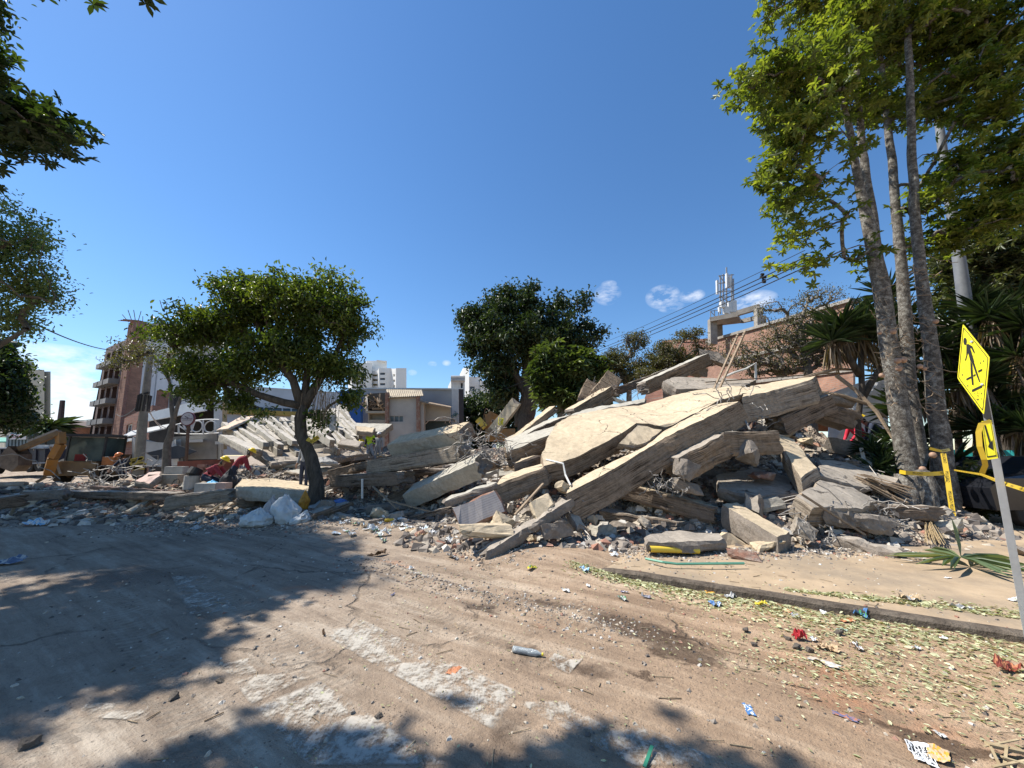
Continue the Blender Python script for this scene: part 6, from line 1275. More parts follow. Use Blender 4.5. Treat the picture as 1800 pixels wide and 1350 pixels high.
# woody fruiting twigs with round fruits (parts of the tree)
mb = MB(); rg = random.Random(12); fruits = [(1570, 583, 8.75, .055), (1578, 634, 8.7, .06), (1588, 633, 8.7, .06), (1617, 644, 8.7, .05), (1625, 648, 8.7, .04), (1580, 648, 8.8, .055), (1645, 565, 8.8, .05), (1546, 585, 8.8, .04), (1550, 660, 8.8, .05), (1640, 800, 8.9, .06), (1622, 825, 9.0, .06)]
for i in range(90):
    px, py = rg.choice([(1555, 600), (1565, 650), (1618, 590), (1622, 660), (1600, 560), (1612, 700), (1585, 620), (1545, 520), (1608, 480)]); a = at(px+rg.gauss(0, 8), py+rg.gauss(0, 25), 8.95); wire(mb, a, a+Vector((rg.gauss(0, .28), rg.uniform(-.35, .05), rg.gauss(-.05, .2))), rg, .008, -.05, .04, 5)
mb.build('fruiting_twigs', timber, ct_root)
frm = simple('cannonball_fruit', (.46, .30, .2), (.3, .18, .12), 12, .7, .3)
for (px, py, Y, r) in fruits:
    bm = bmesh.new(); bmesh.ops.create_uvsphere(bm, u_segments=12, v_segments=8, radius=r*1.15, matrix=Matrix.Translation(at(px, py, Y-.1))); me = bpy.data.meshes.new('fruit'); bm.to_mesh(me); bm.free(); link('fruit', me, frm, ct_root, smooth=True)
# dark dusty tree behind
def keepm(p):
    x, y = proj(p); return x > 1625 and y > 355
make_tree('mango_tree', 'dark dusty-leaved tree filling the sky behind the pale street column', [([Vector((at(1760, 800, 14.5).x, 14.5, 0))]+G((1750, 640, 14.5), (1740, 520, 14.5), (1730, 450, 14.5)), [.35, .3, .2, .1])],
  [bl(1700, 440, 14.5, 1.4, 1.6, 1.1), bl(1760, 470, 14.5, 1.6, 1.6, 1.5), bl(1810, 420, 14.3, 1.5, 1.6, 1.4), bl(1680, 520, 14.5, .9, 1.2, .9), bl(1780, 560, 14.5, 1.6, 1.4, 1.2), bl(1860, 520, 14.5, 2, 2, 2.4), bl(1720, 600, 14.8, 1.4, 1.2, 1.2), bl(1790, 680, 14.8, 1.8, 1.2, 1.4), bl(1660, 470, 14.5, .45, .8, .8)], 560, 'rosette', 63, .22, .26, .22, lf_mango, bark_dark, 13, keep=keepm, droop=.6, kpipe=.014)
# dusty bush at the foot of the trunks
make_tree('dusty_bush', 'dusty drooping bush right of the twin trunks', [([Vector((at(1720, 900, 9.3).x, 9.3, 0)), at(1715, 850, 9.3)], [.03, .02])], [bl(1700, 835, 9.0, .3, .3, .2), bl(1725, 850, 9.1, .45, .4, .3), bl(1740, 880, 9.1, .5, .4, .3), bl(1690, 845, 9, .2, .3, .12), bl(1760, 830, 9.6, .5, .4, .35)], 80, 'rosette', 27, .13, .36, .06, lf_mango, bark_mid, 15, cat='bush', droop=.5)
# pile of dry straw beside trunk
mb = MB(); rg = random.Random(3)
for i in range(120): a = at(rg.uniform(1620, 1632), rg.uniform(895, 905), 8.2); mb.bar(a, gnd(rg.uniform(1625, 1665), rg.uniform(930, 958), .16), .006)
tag(mb.build('dry_straw', simple('straw', (.48, .36, .2), (.33, .24, .13), 20, .8)), 'fan of dry straw at the foot of the twin-trunk tree', 'straw')
# ---- trees at the left edge; their crowns reach far out of the picture and shade the road
def inpoly(x, y, P_):
    r = False; j = len(P_)-1
    for i in range(len(P_)):
        if (P_[i][1] > y) != (P_[j][1] > y) and x < (P_[j][0]-P_[i][0])*(y-P_[i][1])/(P_[j][1]-P_[i][1])+P_[i][0]: r = not r
        j = i
    return r
SH1 = [(-400, 862), (440, 862), (520, 900), (600, 935), (590, 975), (590, 1010), (630, 1040), (650, 1062), (560, 1105), (470, 1135), (385, 1150), (320, 1182), (250, 1200), (120, 1200), (60, 1240), (-60, 1290), (-900, 1400)]
SH2 = [(250, 1350), (390, 1310), (410, 1275), (460, 1278), (560, 1280), (610, 1272), (680, 1296), (811, 1306), (862, 1252), (900, 1252), (990, 1262), (1045, 1228), (1090, 1235), (1190, 1228), (1265, 1256), (1345, 1310), (1370, 1350), (1500, 2400), (-100, 2400)]
def shade_ok(p):  # keeps crown clumps only where their shadow falls inside the set outlines
    t_ = p[2]/TOSUN.z; g_ = Vector((p[0]-TOSUN.x*t_, p[1]-TOSUN.y*t_, 0)); x, y = proj(g_)
    if x == -9999 or x < -60 or y > 1500 or y < 860: return True
    return inpoly(x, y, SH1) or inpoly(x, y, SH2)
def edge_keep(poly_ok, edge_m=(30, 75)):
    def k(p):
        x, y = proj(p)
        if not shade_ok(p): return False
        if x < -edge_m[0] or y < -edge_m[1] or y > 1400: return True
        return poly_ok(x, y)
    return k
okA = lambda x, y: inpoly(x, y, [(-20, 150), (20, 168), (60, 200), (100, 215), (134, 235), (138, 250), (100, 250), (60, 240), (48, 272), (20, 255), (-20, 250)])
def okB(x, y): return x < 112 and 325 < y < 585 and not (y < 365 and x > 15) and not (x > 70+ (y-380)*.25 and y < 520) and not (y > 545 and x > 60)
def okC(x, y): return 592 < y < 755 and x < 14+(y-600)*.26
tA = Vector((-9.0, 3.0, 0))
make_tree('shade_tree', 'dark broad tree at the upper left corner whose crown shades the road', [([tA, tA+Vector((.1, 0, 2.5)), tA+Vector((.2, .3, 4.5)), tA+Vector((.3, .4, 6.2))], [.34, .27, .2, .08])],
  [bl(30, 200, 5.7, .5, .5, .28), bl(95, 232, 5.7, .4, .35, .14), bl(60, 215, 5.7, .4, .4, .2), (-6.6, 4.3, 7.2, 1.3, 1.4, .8), (-8.2, 4.6, 7.4, 1.6, 2.0, 1.0), (-9.0, 6.4, 7.2, 1.8, 1.8, 1.0), (-7.0, 5.5, 7.3, 1.2, 1.2, .7), (-6.2, 2.6, 7.2, 1.5, .9, .7), (-5.2, 2.9, 7.0, 1.3, .7, .6), (-4.4, 3.2, 7.4, 1.0, .6, .5), (-3.9, 2.7, 6.9, .8, .5, .4), (-10, 4.2, 7.6, 1.8, 2, 1.1), (-6.8, 3.4, 7.0, .8, .6, .5), (-5.6, 1.6, 7.6, 2.2, .9, .7)],
  760, 'rosette', 63, .13, .36, .17, lf_dark, bark_dark, 16, keep=edge_keep(okA), kpipe=.006, rmax=.035)
tB = Vector((-13.5, 8.6, 0))
make_tree('fine_leaved_tree', 'pale fine-leaved tree at the left edge below the dark branch', [([tB, tB+Vector((.2, 0, 3)), tB+Vector((.3, 0, 5))], [.3, .22, .12]), ([tB+Vector((.2, 0, 3)), Vector((-11.8, 8.9, 4.6))], [.12, .04])],
  [bl(20, 420, 8.8, 1.3, 1.2, .5), bl(60, 400, 8.8, .5, .8, .15), bl(50, 500, 8.8, 1.0, 1.1, .6), bl(10, 350, 9, .5, .8, .3), bl(95, 510, 8.8, .4, .5, .2), (-12.5, 8.2, 6.2, 2.0, 2.0, 1.3), (-13, 9.5, 5.0, 2.2, 2, 1.6), (-12.6, 6.4, 6.6, 1.8, 1.6, 1.0), bl(30, 560, 8.9, .8, .8, .3)],
  420, 'ball', 34, .10, .4, .2, lf_fine, bark_mid, 17, keep=edge_keep(okB), kpipe=.009)
tC = Vector((-24, 14.5, 0))
make_tree('dark_street_tree', 'dark dense tree low at the left edge before the cream tower', [([tC, tC+Vector((.2, 0, 2)), tC+Vector((.5, 0, 4))], [.35, .28, .15])],
  [bl(10, 640, 14.5, 1.4, 1.6, .9), bl(30, 690, 14.5, 1.4, 1.4, .8), bl(-10, 730, 14.5, 1.6, 1.6, .9), bl(52, 730, 14.5, .6, .8, .4), bl(45, 640, 14.5, .4, .5, .15), bl(62, 672, 14.5, .5, .5, .15), (-20.5, 14, 4.5, 2.2, 2.2, 1.6), bl(40, 748, 14.5, .8, 1, .3)],
  420, 'ball', 50, .17, .45, .24, lf_dark, bark_dark, 18, keep=lambda p: proj(p)[0] < -15 or okC(*proj(p)), kpipe=.012)
# unseen tree added outside the frame, its crown placed to shade the road
tl = []
for (gx, gy, h, rx) in ((-13.5, 9.8, 13, 1.6), (-11.6, 9.3, 14, 1.5), (-9.8, 9.2, 16, 1.5), (-8.2, 9.0, 18, 1.4), (-6.8, 8.9, 19, 1.2), (-5.6, 8.6, 20, 1.1), (-4.9, 7.9, 20, .9), (-6.4, 7.9, 19, 1.2), (-8.4, 7.9, 17, 1.3), (-10.4, 8.0, 14, 1.3), (-12.5, 10.8, 15, 1.4), (-9.6, 10.3, 18, 1.2), (-14, 11.5, 14, 1.5), (-4.0, 7.2, 20, .8), (-11, 12, 17, 1.2), (-3.5, 6.2, 19, .8), (-4.7, 6.5, 19, .9), (-6.0, 6.5, 18, 1.0), (-7.4, 6.6, 16, 1.1), (-8.9, 6.8, 14, 1.2), (-3.0, 5.6, 19, .7), (-4.2, 5.6, 18, .8)):
    c_ = Vector((gx, gy, 0))+TOSUN*(h/TOSUN.z); tl.append((c_.x, c_.y, c_.z, rx, .8, .7))
make_tree('shade_caster_tree', 'very tall tree just outside the left edge, shading the far road', [([Vector((-26, 11, 0)), Vector((-25, 11, 7)), Vector((-22, 11, 12)), Vector((-20.5, 11, 16))], [.5, .4, .3, .15])],
  tl, 800, 'ball', 46, .24, .45, .26, lf_dark, bark_dark, 50, keep=edge_keep(lambda x, y: False, (18, 30)))
# ================================================================ people
skin_m = plain('skin', (.30, .17, .11), .6); navy = plain('navy_cloth', (.035, .045, .075), .9); jeans = plain('pale_jeans', (.22, .27, .33), .9); maroon = plain('maroon_cloth', (.26, .035, .05), .9)
red_c = plain('red_cloth', (.62, .03, .06), .85); black_c = plain('black_cloth', (.02, .02, .024), .9); hivis = plain('hi_vis', (.48, .70, .03), .7); yel_h = plain('helmet_yellow', (.80, .56, .02), .35); org_h = plain('helmet_orange', (.75, .2, .04), .35); grey_c = plain('grey_cloth', (.30, .31, .33), .9); boot = plain('boot', (.05, .04, .035), .8); hair_m = plain('hair', (.02, .016, .012), .8)
PELVIS = (0, 0, 0)
def person(label, loc, J, yaw=0, scale=1.0, cols=None, helmet=None, vest=None, hat_back=False):
    # J: joint positions in metres relative to the pelvis (x right, y forward, z up)
    cols = cols or {}
    root = empty('person', loc, label, 'person')
    d = dict(pelvis=(0, 0, 0), chest=(0, 0, .32), neck=(0, 0, .50), head0=(0, .01, .58), head1=(0, .02, .70), shl=(-.18, 0, .45), shr=(.18, 0, .45), ell=(-.24, 0, .17), elr=(.24, 0, .17), hal=(-.25, .08, -.07), har=(.25, .08, -.07), hil=(-.09, 0, -.04), hir=(.09, 0, -.04), knl=(-.1, .02, -.46), knr=(.1, .02, -.46), anl=(-.1, 0, -.86), anr=(.1, 0, -.86), tol=(-.11, .15, -.90), tor=(.11, .15, -.90))
    d.update(J); r = dict(pelvis=.145, chest=.15, neck=.06, head0=.085, head1=.085, shl=.075, shr=.075, ell=.05, elr=.05, hal=.034, har=.034, hil=.10, hir=.10, knl=.065, knr=.065, anl=.048, anr=.048, tol=.038, tor=.038)
    E = [('pelvis', 'chest'), ('chest', 'neck'), ('neck', 'head0'), ('head0', 'head1'), ('chest', 'shl'), ('chest', 'shr'), ('shl', 'ell'), ('shr', 'elr'), ('ell', 'hal'), ('elr', 'har'), ('pelvis', 'hil'), ('pelvis', 'hir'), ('hil', 'knl'), ('hir', 'knr'), ('knl', 'anl'), ('knr', 'anr'), ('anl', 'tol'), ('anr', 'tor')]
    names = list(d); V = [Vector(d[k]) for k in names]; RR = [r[k] for k in names]; EE = [(names.index(a), names.index(b)) for a, b in E]
    for s, e_ in (('hal', 'ell'), ('har', 'elr')):
        h = Vector(d[s]); dr = (h-Vector(d[e_])).normalized(); sd = dr.cross(Vector((0, 0, 1)))
        if sd.length < .1: sd = Vector((1, 0, 0))
        sd.normalize(); bi = names.index(s)
        for q_, (off, ln) in enumerate(((-.028, .075), (-.01, .085), (.01, .08), (.028, .065))):
            V += [h+dr*.06+sd*off, h+dr*(.06+ln*.55)+sd*off*1.2, h+dr*(.06+ln*.9)+sd*off*1.2+Vector((0, 0, -.02))]; RR += [.012, .009, .008]; k = len(V); EE += [(bi, k-3), (k-3, k-2), (k-2, k-1)]
        V += [h+dr*.02+sd*.045, h+dr*.06+sd*.07]; RR += [.013, .009]; k = len(V); EE += [(bi, k-2), (k-2, k-1)]
    me = bpy.data.meshes.new('p'); me.from_pydata([tuple(v) for v in V], EE, []); o = bpy.data.objects.new('p', me); col.objects.link(o)
    m1 = o.modifiers.new('s', 'SKIN'); m1.use_smooth_shade = True
    for i, v in enumerate(me.skin_vertices[0].data): v.radius = (RR[i], RR[i]); v.use_root = (i == 0)
    m2 = o.modifiers.new('u', 'SUBSURF'); m2.levels = 2; m2.render_levels = 2
    dg = bpy.context.evaluated_depsgraph_get(); body = bpy.data.meshes.new_from_object(o.evaluated_get(dg)); bpy.data.objects.remove(o)
    mats = [cols.get('skin', skin_m), cols.get('shirt', navy), cols.get('trousers', navy), boot, hair_m]; body.materials.clear()
    segs = [(Vector(d[a]), Vector(d[b]), k) for a, b, k in (('pelvis', 'chest', 1), ('chest', 'neck', 1), ('neck', 'head0', 0), ('head0', 'head1', 0), ('shl', 'ell', 1), ('shr', 'elr', 1), ('ell', 'hal', cols.get('arm', 1)), ('elr', 'har', cols.get('arm', 1)), ('hil', 'knl', 2), ('hir', 'knr', 2), ('knl', 'anl', 2), ('knr', 'anr', 2), ('anl', 'tol', 3), ('anr', 'tor', 3), ('pelvis', 'hil', 2), ('pelvis', 'hir', 2))]
    hand = [Vector(d['hal']), Vector(d['har'])]; h0, h1 = Vector(d['head0']), Vector(d['head1']); torso = []
    for p in body.polygons:
        c = p.center; best = 9; bk = 0
        for a, b2, k in segs:
            ab = b2-a; t_ = max(0, min(1, (c-a).dot(ab)/max(ab.length_squared, 1e-6))); dd = (c-a-ab*t_).length
            if dd < best: best = dd; bk = k
        if min((c-h).length for h in hand) < .05 or (bk == 1 and min((c-h-(h-Vector(d[e_])).normalized()*.09).length for h, e_ in zip(hand, ('ell', 'elr'))) < .09): bk = 0
        if bk == 0 and (c-h1).length < .16 and ((c-h1).dot((h1-h0).normalized()) > .02 or (c-h1).y < -.03): bk = 4
        p.material_index = bk
        if bk == 1 and min((c-s_).length for s_ in (Vector(d['ell']), Vector(d['elr']))) > .17: torso.append(p.index)
    rot = Matrix.Rotation(yaw, 4, 'Z') @ Matrix.Scale(scale, 4)
    tv = [[body.vertices[i].co+body.vertices[i].normal*.018 for i in body.polygons[k].vertices] for k in torso]
    body.transform(Matrix.Translation(Vector(loc)) @ rot); bo = link('body', body, mats, root, smooth=True)
    M_ = Matrix.Translation(Vector(loc)) @ rot
    if vest:
        mb = MB()
        for vs in tv: mb.add([M_ @ v for v in vs], [tuple(range(len(vs)))])
        mb.build('vest', vest, root, smooth=True)
    if helmet:
        ax = (h1-h0).normalized(); fw = Vector((0, 1, 0))-ax*ax.y; fw.normalize(); sd = ax.cross(fw); c0 = h1+ax*.035; mb = MB(); n_ = 16; rings = []
        for k in range(6):
            a = k/5*math.pi/2; rings += [c0+ax*.115*math.sin(a)+(fw*.135*math.cos(j*2*math.pi/n_)+sd*.112*math.sin(j*2*math.pi/n_))*max(.02, math.cos(a)) for j in range(n_)]
        mb.add([M_ @ v for v in rings], [(k*n_+j, k*n_+(j+1) % n_, (k+1)*n_+(j+1) % n_, (k+1)*n_+j) for k in range(5) for j in range(n_)])
        br = [c0+(fw*(.135+(.055 if math.cos(j*2*math.pi/n_) > .3 else .018))*math.cos(j*2*math.pi/n_)+sd*.128*math.sin(j*2*math.pi/n_))-ax*.006 for j in range(n_)]; br2 = [v-ax*.01 for v in br]
        mb.add([M_ @ v for v in rings[:n_]+br+br2], [(j, (j+1) % n_, n_+(j+1) % n_, n_+j) for j in range(n_)]+[(n_+j, n_+(j+1) % n_, 2*n_+(j+1) % n_, 2*n_+j) for j in range(n_)]); mb.build('helmet', helmet, root, smooth=True)
    nose = h0.lerp(h1, .45)+Vector((0, .095, 0)); mb = MB(); mb.tube([M_ @ (nose+Vector((0, -.01, .02))), M_ @ (nose+Vector((0, .02, -.015)))], [.008*scale, .014*scale], 6); mb.build('nose', mats[0], root, smooth=True)
    return root
kneel = dict(chest=(0, .20, .24), neck=(0, .33, .36), head0=(0, .40, .41), head1=(0, .46, .52), shl=(-.18, .28, .32), shr=(.18, .28, .32), ell=(-.2, .48, .08), elr=(.2, .48, .08), hal=(-.12, .62, -.08), har=(.12, .62, -.08), knl=(-.13, .38, -.12), knr=(.13, .38, -.16), anl=(-.12, .05, -.38), anr=(.12, .08, -.38), tol=(-.12, .18, -.44), tor=(.12, .2, -.44))
bend = dict(chest=(0, .18, .27), neck=(0, .32, .41), head0=(0, .39, .47), head1=(0, .45, .57), shl=(-.18, .26, .38), shr=(.18, .26, .38), ell=(-.22, .36, .1), elr=(.22, .36, .1), hal=(-.15, .5, -.1), har=(.15, .5, -.1))
person('worker in yellow vest standing on the ribbed floor, holding a yellow helmet', at(650, 782, 20.5), dict(hal=(-.34, .14, .0), ell=(-.3, .0, .2), anl=(-.28, -.25, -.78), knl=(-.18, -.02, -.42), tol=(-.3, -.12, -.84), har=(.26, .02, -.1)), yaw=math.pi*.92, scale=.98, cols=dict(skin=plain('dark_skin', (.09, .05, .035), .6), shirt=black_c, trousers=jeans), vest=hivis)
hb_ = at(635.5, 776.5, 20.3); bm = bmesh.new(); bmesh.ops.create_uvsphere(bm, u_segments=14, v_segments=8, radius=.15, matrix=Matrix.Translation(hb_)); [setattr(v.co, 'z', max(v.co.z, hb_.z-.04)) for v in bm.verts]; me = bpy.data.meshes.new('h'); bm.to_mesh(me); bm.free(); tag(link('helmet', me, yel_h, smooth=True), 'yellow helmet held by the worker in the yellow vest', 'helmet')
person('worker in grey clothes just behind the yellow-vested worker', at(665, 785, 21.3), {}, yaw=math.pi, scale=.95, cols=dict(shirt=grey_c, trousers=grey_c), helmet=plain('helmet_white', (.7, .68, .66), .4))
person('crouching worker in maroon shirt and yellow helmet by the concrete blocks', at(362, 838, 12.7), kneel, yaw=-math.pi*.42, scale=1.0, cols=dict(shirt=maroon, trousers=navy), helmet=yel_h)
person('worker in maroon shirt and yellow helmet bending behind the black backpack', at(412, 823, 13.6), bend, yaw=-math.pi*.35, scale=.98, cols=dict(shirt=maroon, trousers=navy), helmet=yel_h)
person('worker with orange helmet sitting low beside the utility pole', at(228, 822, 17.5), kneel, yaw=math.pi*.9, scale=1.0, cols=dict(shirt=navy, trousers=navy), helmet=org_h)
person('person in dark trousers standing half hidden behind the street tree trunk', at(537, 812, 12.6), dict(), yaw=math.pi*.95, scale=.92, cols=dict(shirt=grey_c, trousers=navy), helmet=None)
person('worker in bright red shirt and yellow helmet bending behind the pile on the right', at(1520, 772, 12.4), bend, yaw=math.pi*.45, scale=1.05, cols=dict(shirt=red_c, trousers=grey_c), helmet=yel_h)
person('worker in dark shirt and yellow helmet behind the left trunk of the twin-trunk tree', at(1553, 768, 12.2), bend, yaw=math.pi*.35, scale=1.05, cols=dict(shirt=navy, trousers=grey_c), helmet=yel_h)
# ================================================================ machines and vehicles
mach = simple('machine_ochre', (.22, .15, .07), (.14, .09, .05), 3, .7, .2, dirt=(.14, .11, .08)); mach_y = simple('machine_yellow', (.36, .17, .035), (.26, .12, .03), 3, .6, .1, dirt=(.2, .15, .09)); tyre = simple('tyre', (.03, .028, .026), None, 6, .9); cab_g = simple('cab_glass', (.09, .13, .125), (.05, .07, .07), 1, .15, 0)
def wheel(root, c, r, w_, axis=Vector((1, 0, 0)), name='wheel', rim=None):
    mb = MB(); ax = axis.normalized(); u = ax.cross(Vector((0, 0, 1))).normalized(); v = ax.cross(u); n_ = 22
    prof = [(0, .55), (.02, .6), (.02, .92), (.1, 1), (.9, 1), (.98, .92), (.98, .6), (1, .55)]
    for (t_, q_) in prof:
        for j in range(n_): a = j*2*math.pi/n_; mb.v.append(tuple(c+ax*(t_-.5)*w_+(u*math.cos(a)+v*math.sin(a))*r*q_*(1.0 if j % 2 or q_ < 1 else .97)))
    for i in range(len(prof)-1):
        for j in range(n_): mb.f.append([i*n_+j, i*n_+(j+1) % n_, (i+1)*n_+(j+1) % n_, (i+1)*n_+j]); mb.m.append(0)
    o = mb.build(name, tyre, root); m2 = MB(); m2.tube([c-ax*w_*.42, c+ax*w_*.42], [r*.56, r*.56], 18); m2.tube([c-ax*w_*.47, c+ax*w_*.47], [r*.2, r*.2], 10); m2.build('rim', rim or mach, o)
B0 = at(140, 842, 21.5); B0.z = .15
bh_ = empty('backhoe_loader', Vector((B0.x, B0.y, .1)), 'orange and yellow backhoe loader with its arm folded in the left rubble', 'digger')
rt_ = Matrix.Rotation(.25, 3, 'Z'); LP = lambda x, y, z: B0+rt_ @ Vector((x, y, z))
mb = MB(); mb.box(LP(.3, .8, .85), (1.5, 3.2, .6), rt_); mb.box(LP(.3, 1.9, 1.25), (1.2, 1.4, .5), rt_); mb.box(LP(.3, -.7, .75), (1.7, .35, .7), rt_); mb.build('body', mach, bh_)
mb = MB()
for x in (-.5, 1.1):
    for y in (-.4, 1.1): mb.bar(LP(x, y, 1.0), LP(x, y, 2.45), .09)
mb.box(LP(.3, .35, 2.52), (2.0, 2.0, .14), rt_); mb.build('cab_frame', simple('cab_dark', (.05, .05, .05), None, 3, .6), bh_)
mb = MB(); mb.add([LP(-.5, -.4, 1.1), LP(1.1, -.4, 1.1), LP(1.1, -.4, 2.4), LP(-.5, -.4, 2.4)], [(0, 1, 2, 3)]); mb.add([LP(1.1, -.4, 1.1), LP(1.1, 1.1, 1.1), LP(1.1, 1.1, 2.4), LP(1.1, -.4, 2.4)], [(0, 1, 2, 3)]); mb.build('window', cab_g, bh_)
mb = MB(); mb.box(LP(.1, -.15, 1.2), (.5, .5, .6), rt_); mb.build('seat', simple('seat_red', (.3, .04, .04), None, 3, .7), bh_)
for x in (-.75, 1.3): wheel(bh_, LP(x, .1, .62), .65, .42, rt_ @ Vector((1, 0, 0)))
for x in (-.65, 1.2): wheel(bh_, LP(x, 2.6, .42), .45, .32, rt_ @ Vector((1, 0, 0)))
mb = MB(); pts_ = [LP(-.6, -1.1, .5), LP(-.35, -1.4, 1.3), LP(-.15, -1.4, 2.0), LP(-.35, -1.3, 2.6)]
for i in range(3): mb.bar(pts_[i], pts_[i+1], .38-.05*i, .3)
mb.build('boom', mach_y, bh_)
mb = MB(); mb.bar(LP(-.3, -1.35, 2.62), LP(-1.7, -1.5, 1.75), .26, .24); mb.bar(LP(-.5, -1.3, 2.75), LP(-1.5, -1.4, 2.15), .1, .1, mi=1); mb.build('dipper_arm', [mach, wire_m], bh_)
mb = MB(); pf = [(-1.9, 1.9), (-2.15, 1.4), (-2.0, .85), (-1.55, .65), (-1.35, .95), (-1.45, 1.5)]; a_ = [LP(x, -1.85, z) for x, z in pf]; b_ = [LP(x, -1.1, z) for x, z in pf]; mb.add(a_+b_, [(5, 4, 3, 2, 1, 0), (6, 7, 8, 9, 10, 11)]+[(i, i+1, i+7, i+6) for i in range(5)]); mb.build('bucket', simple('worn_steel', (.16, .13, .1), (.09, .07, .055), 4, .7), bh_)
mb = MB(); mb.bar(LP(-.2, -1.0, .5), LP(-.6, -1.35, 1.9), .09, .09); mb.build('hydraulic_ram', wire_m, bh_)
for (a, b2) in ((LP(.9, -1.0, .7), LP(1.5, -1.3, .1)), (LP(-.3, -1.0, .7), LP(-.9, -1.3, .1))): mb = MB(); mb.bar(a, b2, .14, .12); mb.build('stabiliser', mach, bh_)
mb = MB(); mb.box(LP(1.55, -.3, 1.15), (.5, .9, .45), rt_); mb.build('side_guard', simple('orange_dirty', (.42, .16, .05), (.28, .12, .05), 3, .7), bh_)
# dump truck
tk = empty('dump_truck', Vector((at(30, 815, 27).x, 27, 0)), 'dark dump truck with a high-sided bed parked at the left edge', 'truck')
c0 = at(20, 820, 27); dk = simple('truck_dark', (.03, .032, .045), (.018, .018, .024), 2, .6, .1)
FT_ = Face(at(-40, 826, 28), at(80, 818, 26), at(81, 788, 26), at(-40, 788, 28)); mb = MB(); FT_.box(mb, 0, 1, .22, 1, -2.4, 0)
for i in range(9): FT_.box(mb, i/8-.01, i/8+.01, .22, 1, .0, .08)
FT_.box(mb, 0, 1, .95, 1.0, .01, .1); mb.build('bed', dk, tk)
mb = MB(); FT_.box(mb, 0, 1, .0, .2, -1.8, -.6); FT_.box(mb, 0, 1, .12, .2, -.5, .02, 1); mb.build('chassis', [dk, simple('blue_white', (.2, .22, .26), None, 3, .6)], tk)
for u in (.22, .72, .86): wheel(tk, FT_.p(u, -.02, -.3)+Vector((0, 0, .12)), .5, .35, Vector(FT_.n), rim=wire_m)
mb = MB(); rg = random.Random(1)
for i in range(14): p = FT_.p(rg.uniform(.6, .98), 1.02, -rg.uniform(.2, 1)); mb.box(p, (rg.uniform(.2, .9), .4, rg.uniform(.1, .4)), Matrix.Rotation(rg.uniform(0, 2), 3, 'Z'))
tag(mb.build('truck_load', simple('pale_load', (.6, .58, .54), (.4, .38, .35), 2, .8)), 'pale rubble heaped in the dump truck bed', 'rubble')
# yellow excavator parts behind the pile
ex = empty('excavator', Vector((at(862, 780, 24).x, 24, 0)), 'yellow excavator mostly hidden behind the tilted concrete post', 'digger')
mb = MB(); mb.bar(at(842, 738, 24), at(853, 752, 24), .4, .35); mb.tube([at(840, 737, 23.7), at(853, 751, 23.7)], [.22, .2], 10); mb.build('arm_end', plain('digger_yellow', (.62, .47, .08), .5), ex)
mb = MB(); mb.bar(at(858, 728, 24), at(862, 760, 24), .5, .4); mb.bar(at(858, 727, 24), at(886, 742, 24), .4, .4); mb.bar(at(868, 765, 24.5), at(868, 745, 24.5), 1.0, .6); mb.box(at(880, 765, 24), (1.8, 1.6, .7)); mb.build('boom', mach_y, ex)
# parked dark car behind the plants
car_p = simple('car_dark', (.015, .016, .02), None, 2, .22, 0, spec=.6); cr_ = empty('parked_car', Vector((at(1830, 860, 8.6).x, 8.6, .1)), 'dark parked car, only its rear wing and wheel showing at the right edge', 'car')
c0 = Vector((at(1855, 850, 8.9).x, 9.2, .12)); mb = MB(); prof = [(-2.1, .35), (-2.15, .8), (-1.9, 1.0), (-1.2, 1.08), (-.7, 1.45), (.7, 1.47), (1.3, 1.02), (2.1, .9), (2.2, .4)]
sides = []
for yy in (-.85, -.78, .78, .85): sides.append([c0+Vector((x, yy, z if abs(yy) < .8 else min(z, 1.0))) for x, z in prof])
vs = sum(sides, []); k = len(prof); mb.add(vs, [(j*k+i, j*k+i+1, (j+1)*k+i+1, (j+1)*k+i) for j in range(3) for i in range(k-1)]+[tuple(range(k))[::-1], tuple(range(3*k, 4*k))]); mb.build('body', car_p, cr_)
for x in (-1.35, 1.35): wheel(cr_, c0+Vector((x, -.72, .32)), .34, .24, Vector((0, 1, 0)), rim=simple('alloy', (.35, .34, .32), None, 3, .5, 0, metal=.3))
mb = MB(); mb.add([c0+Vector((-1.1, -.86, 1.02)), c0+Vector((1.1, -.86, 1.0)), c0+Vector((.65, -.80, 1.42)), c0+Vector((-.65, -.80, 1.4))], [(0, 1, 2, 3)]); mb.build('window', glass, cr_)
# ================================================================ pedestrian sign
yel_s, n, b = new_mat('sign_yellow'); t = N(n, 'ShaderNodeTexCoord').outputs['Object']; f = noise_tex(n, t, 14, 8, .75); c = ramp(n, f, [(.36, (.62, .50, .02)), (.45, (.86, .74, .02))]); f2 = noise_tex(n, t, 40, 6, .7); c = mixc(n, mth(n, 'MULTIPLY', ramp(n, f2, [(.66, (0, 0, 0)), (.7, (1, 1, 1))]), .8), c, (.35, .3, .15)); n.links.new(c, b.inputs['Base Color']); b.inputs['Roughness'].default_value = .4
sblk = plain('sign_black', (.015, .015, .015), .5); galv = simple('galvanised', (.55, .57, .57), (.42, .44, .44), 5, .5, .1, metal=.2); galv_d = galv
SY = 3.05; pt, pbm = at(1737, 735, SY), gnd(1812, 1120, 0.12)
top_, bot_, lef_, rig_ = at(1692, 571, SY+.02), at(1729, 731, SY-.02), at(1683, 663, SY+.1), at(1740, 626, SY-.12)
sr = empty('pedestrian_sign', Vector((pbm.x, pbm.y, .12)), 'yellow diamond pedestrian crossing sign on a leaning angle post at the right', 'road sign')
cen = (top_+bot_+lef_+rig_)/4
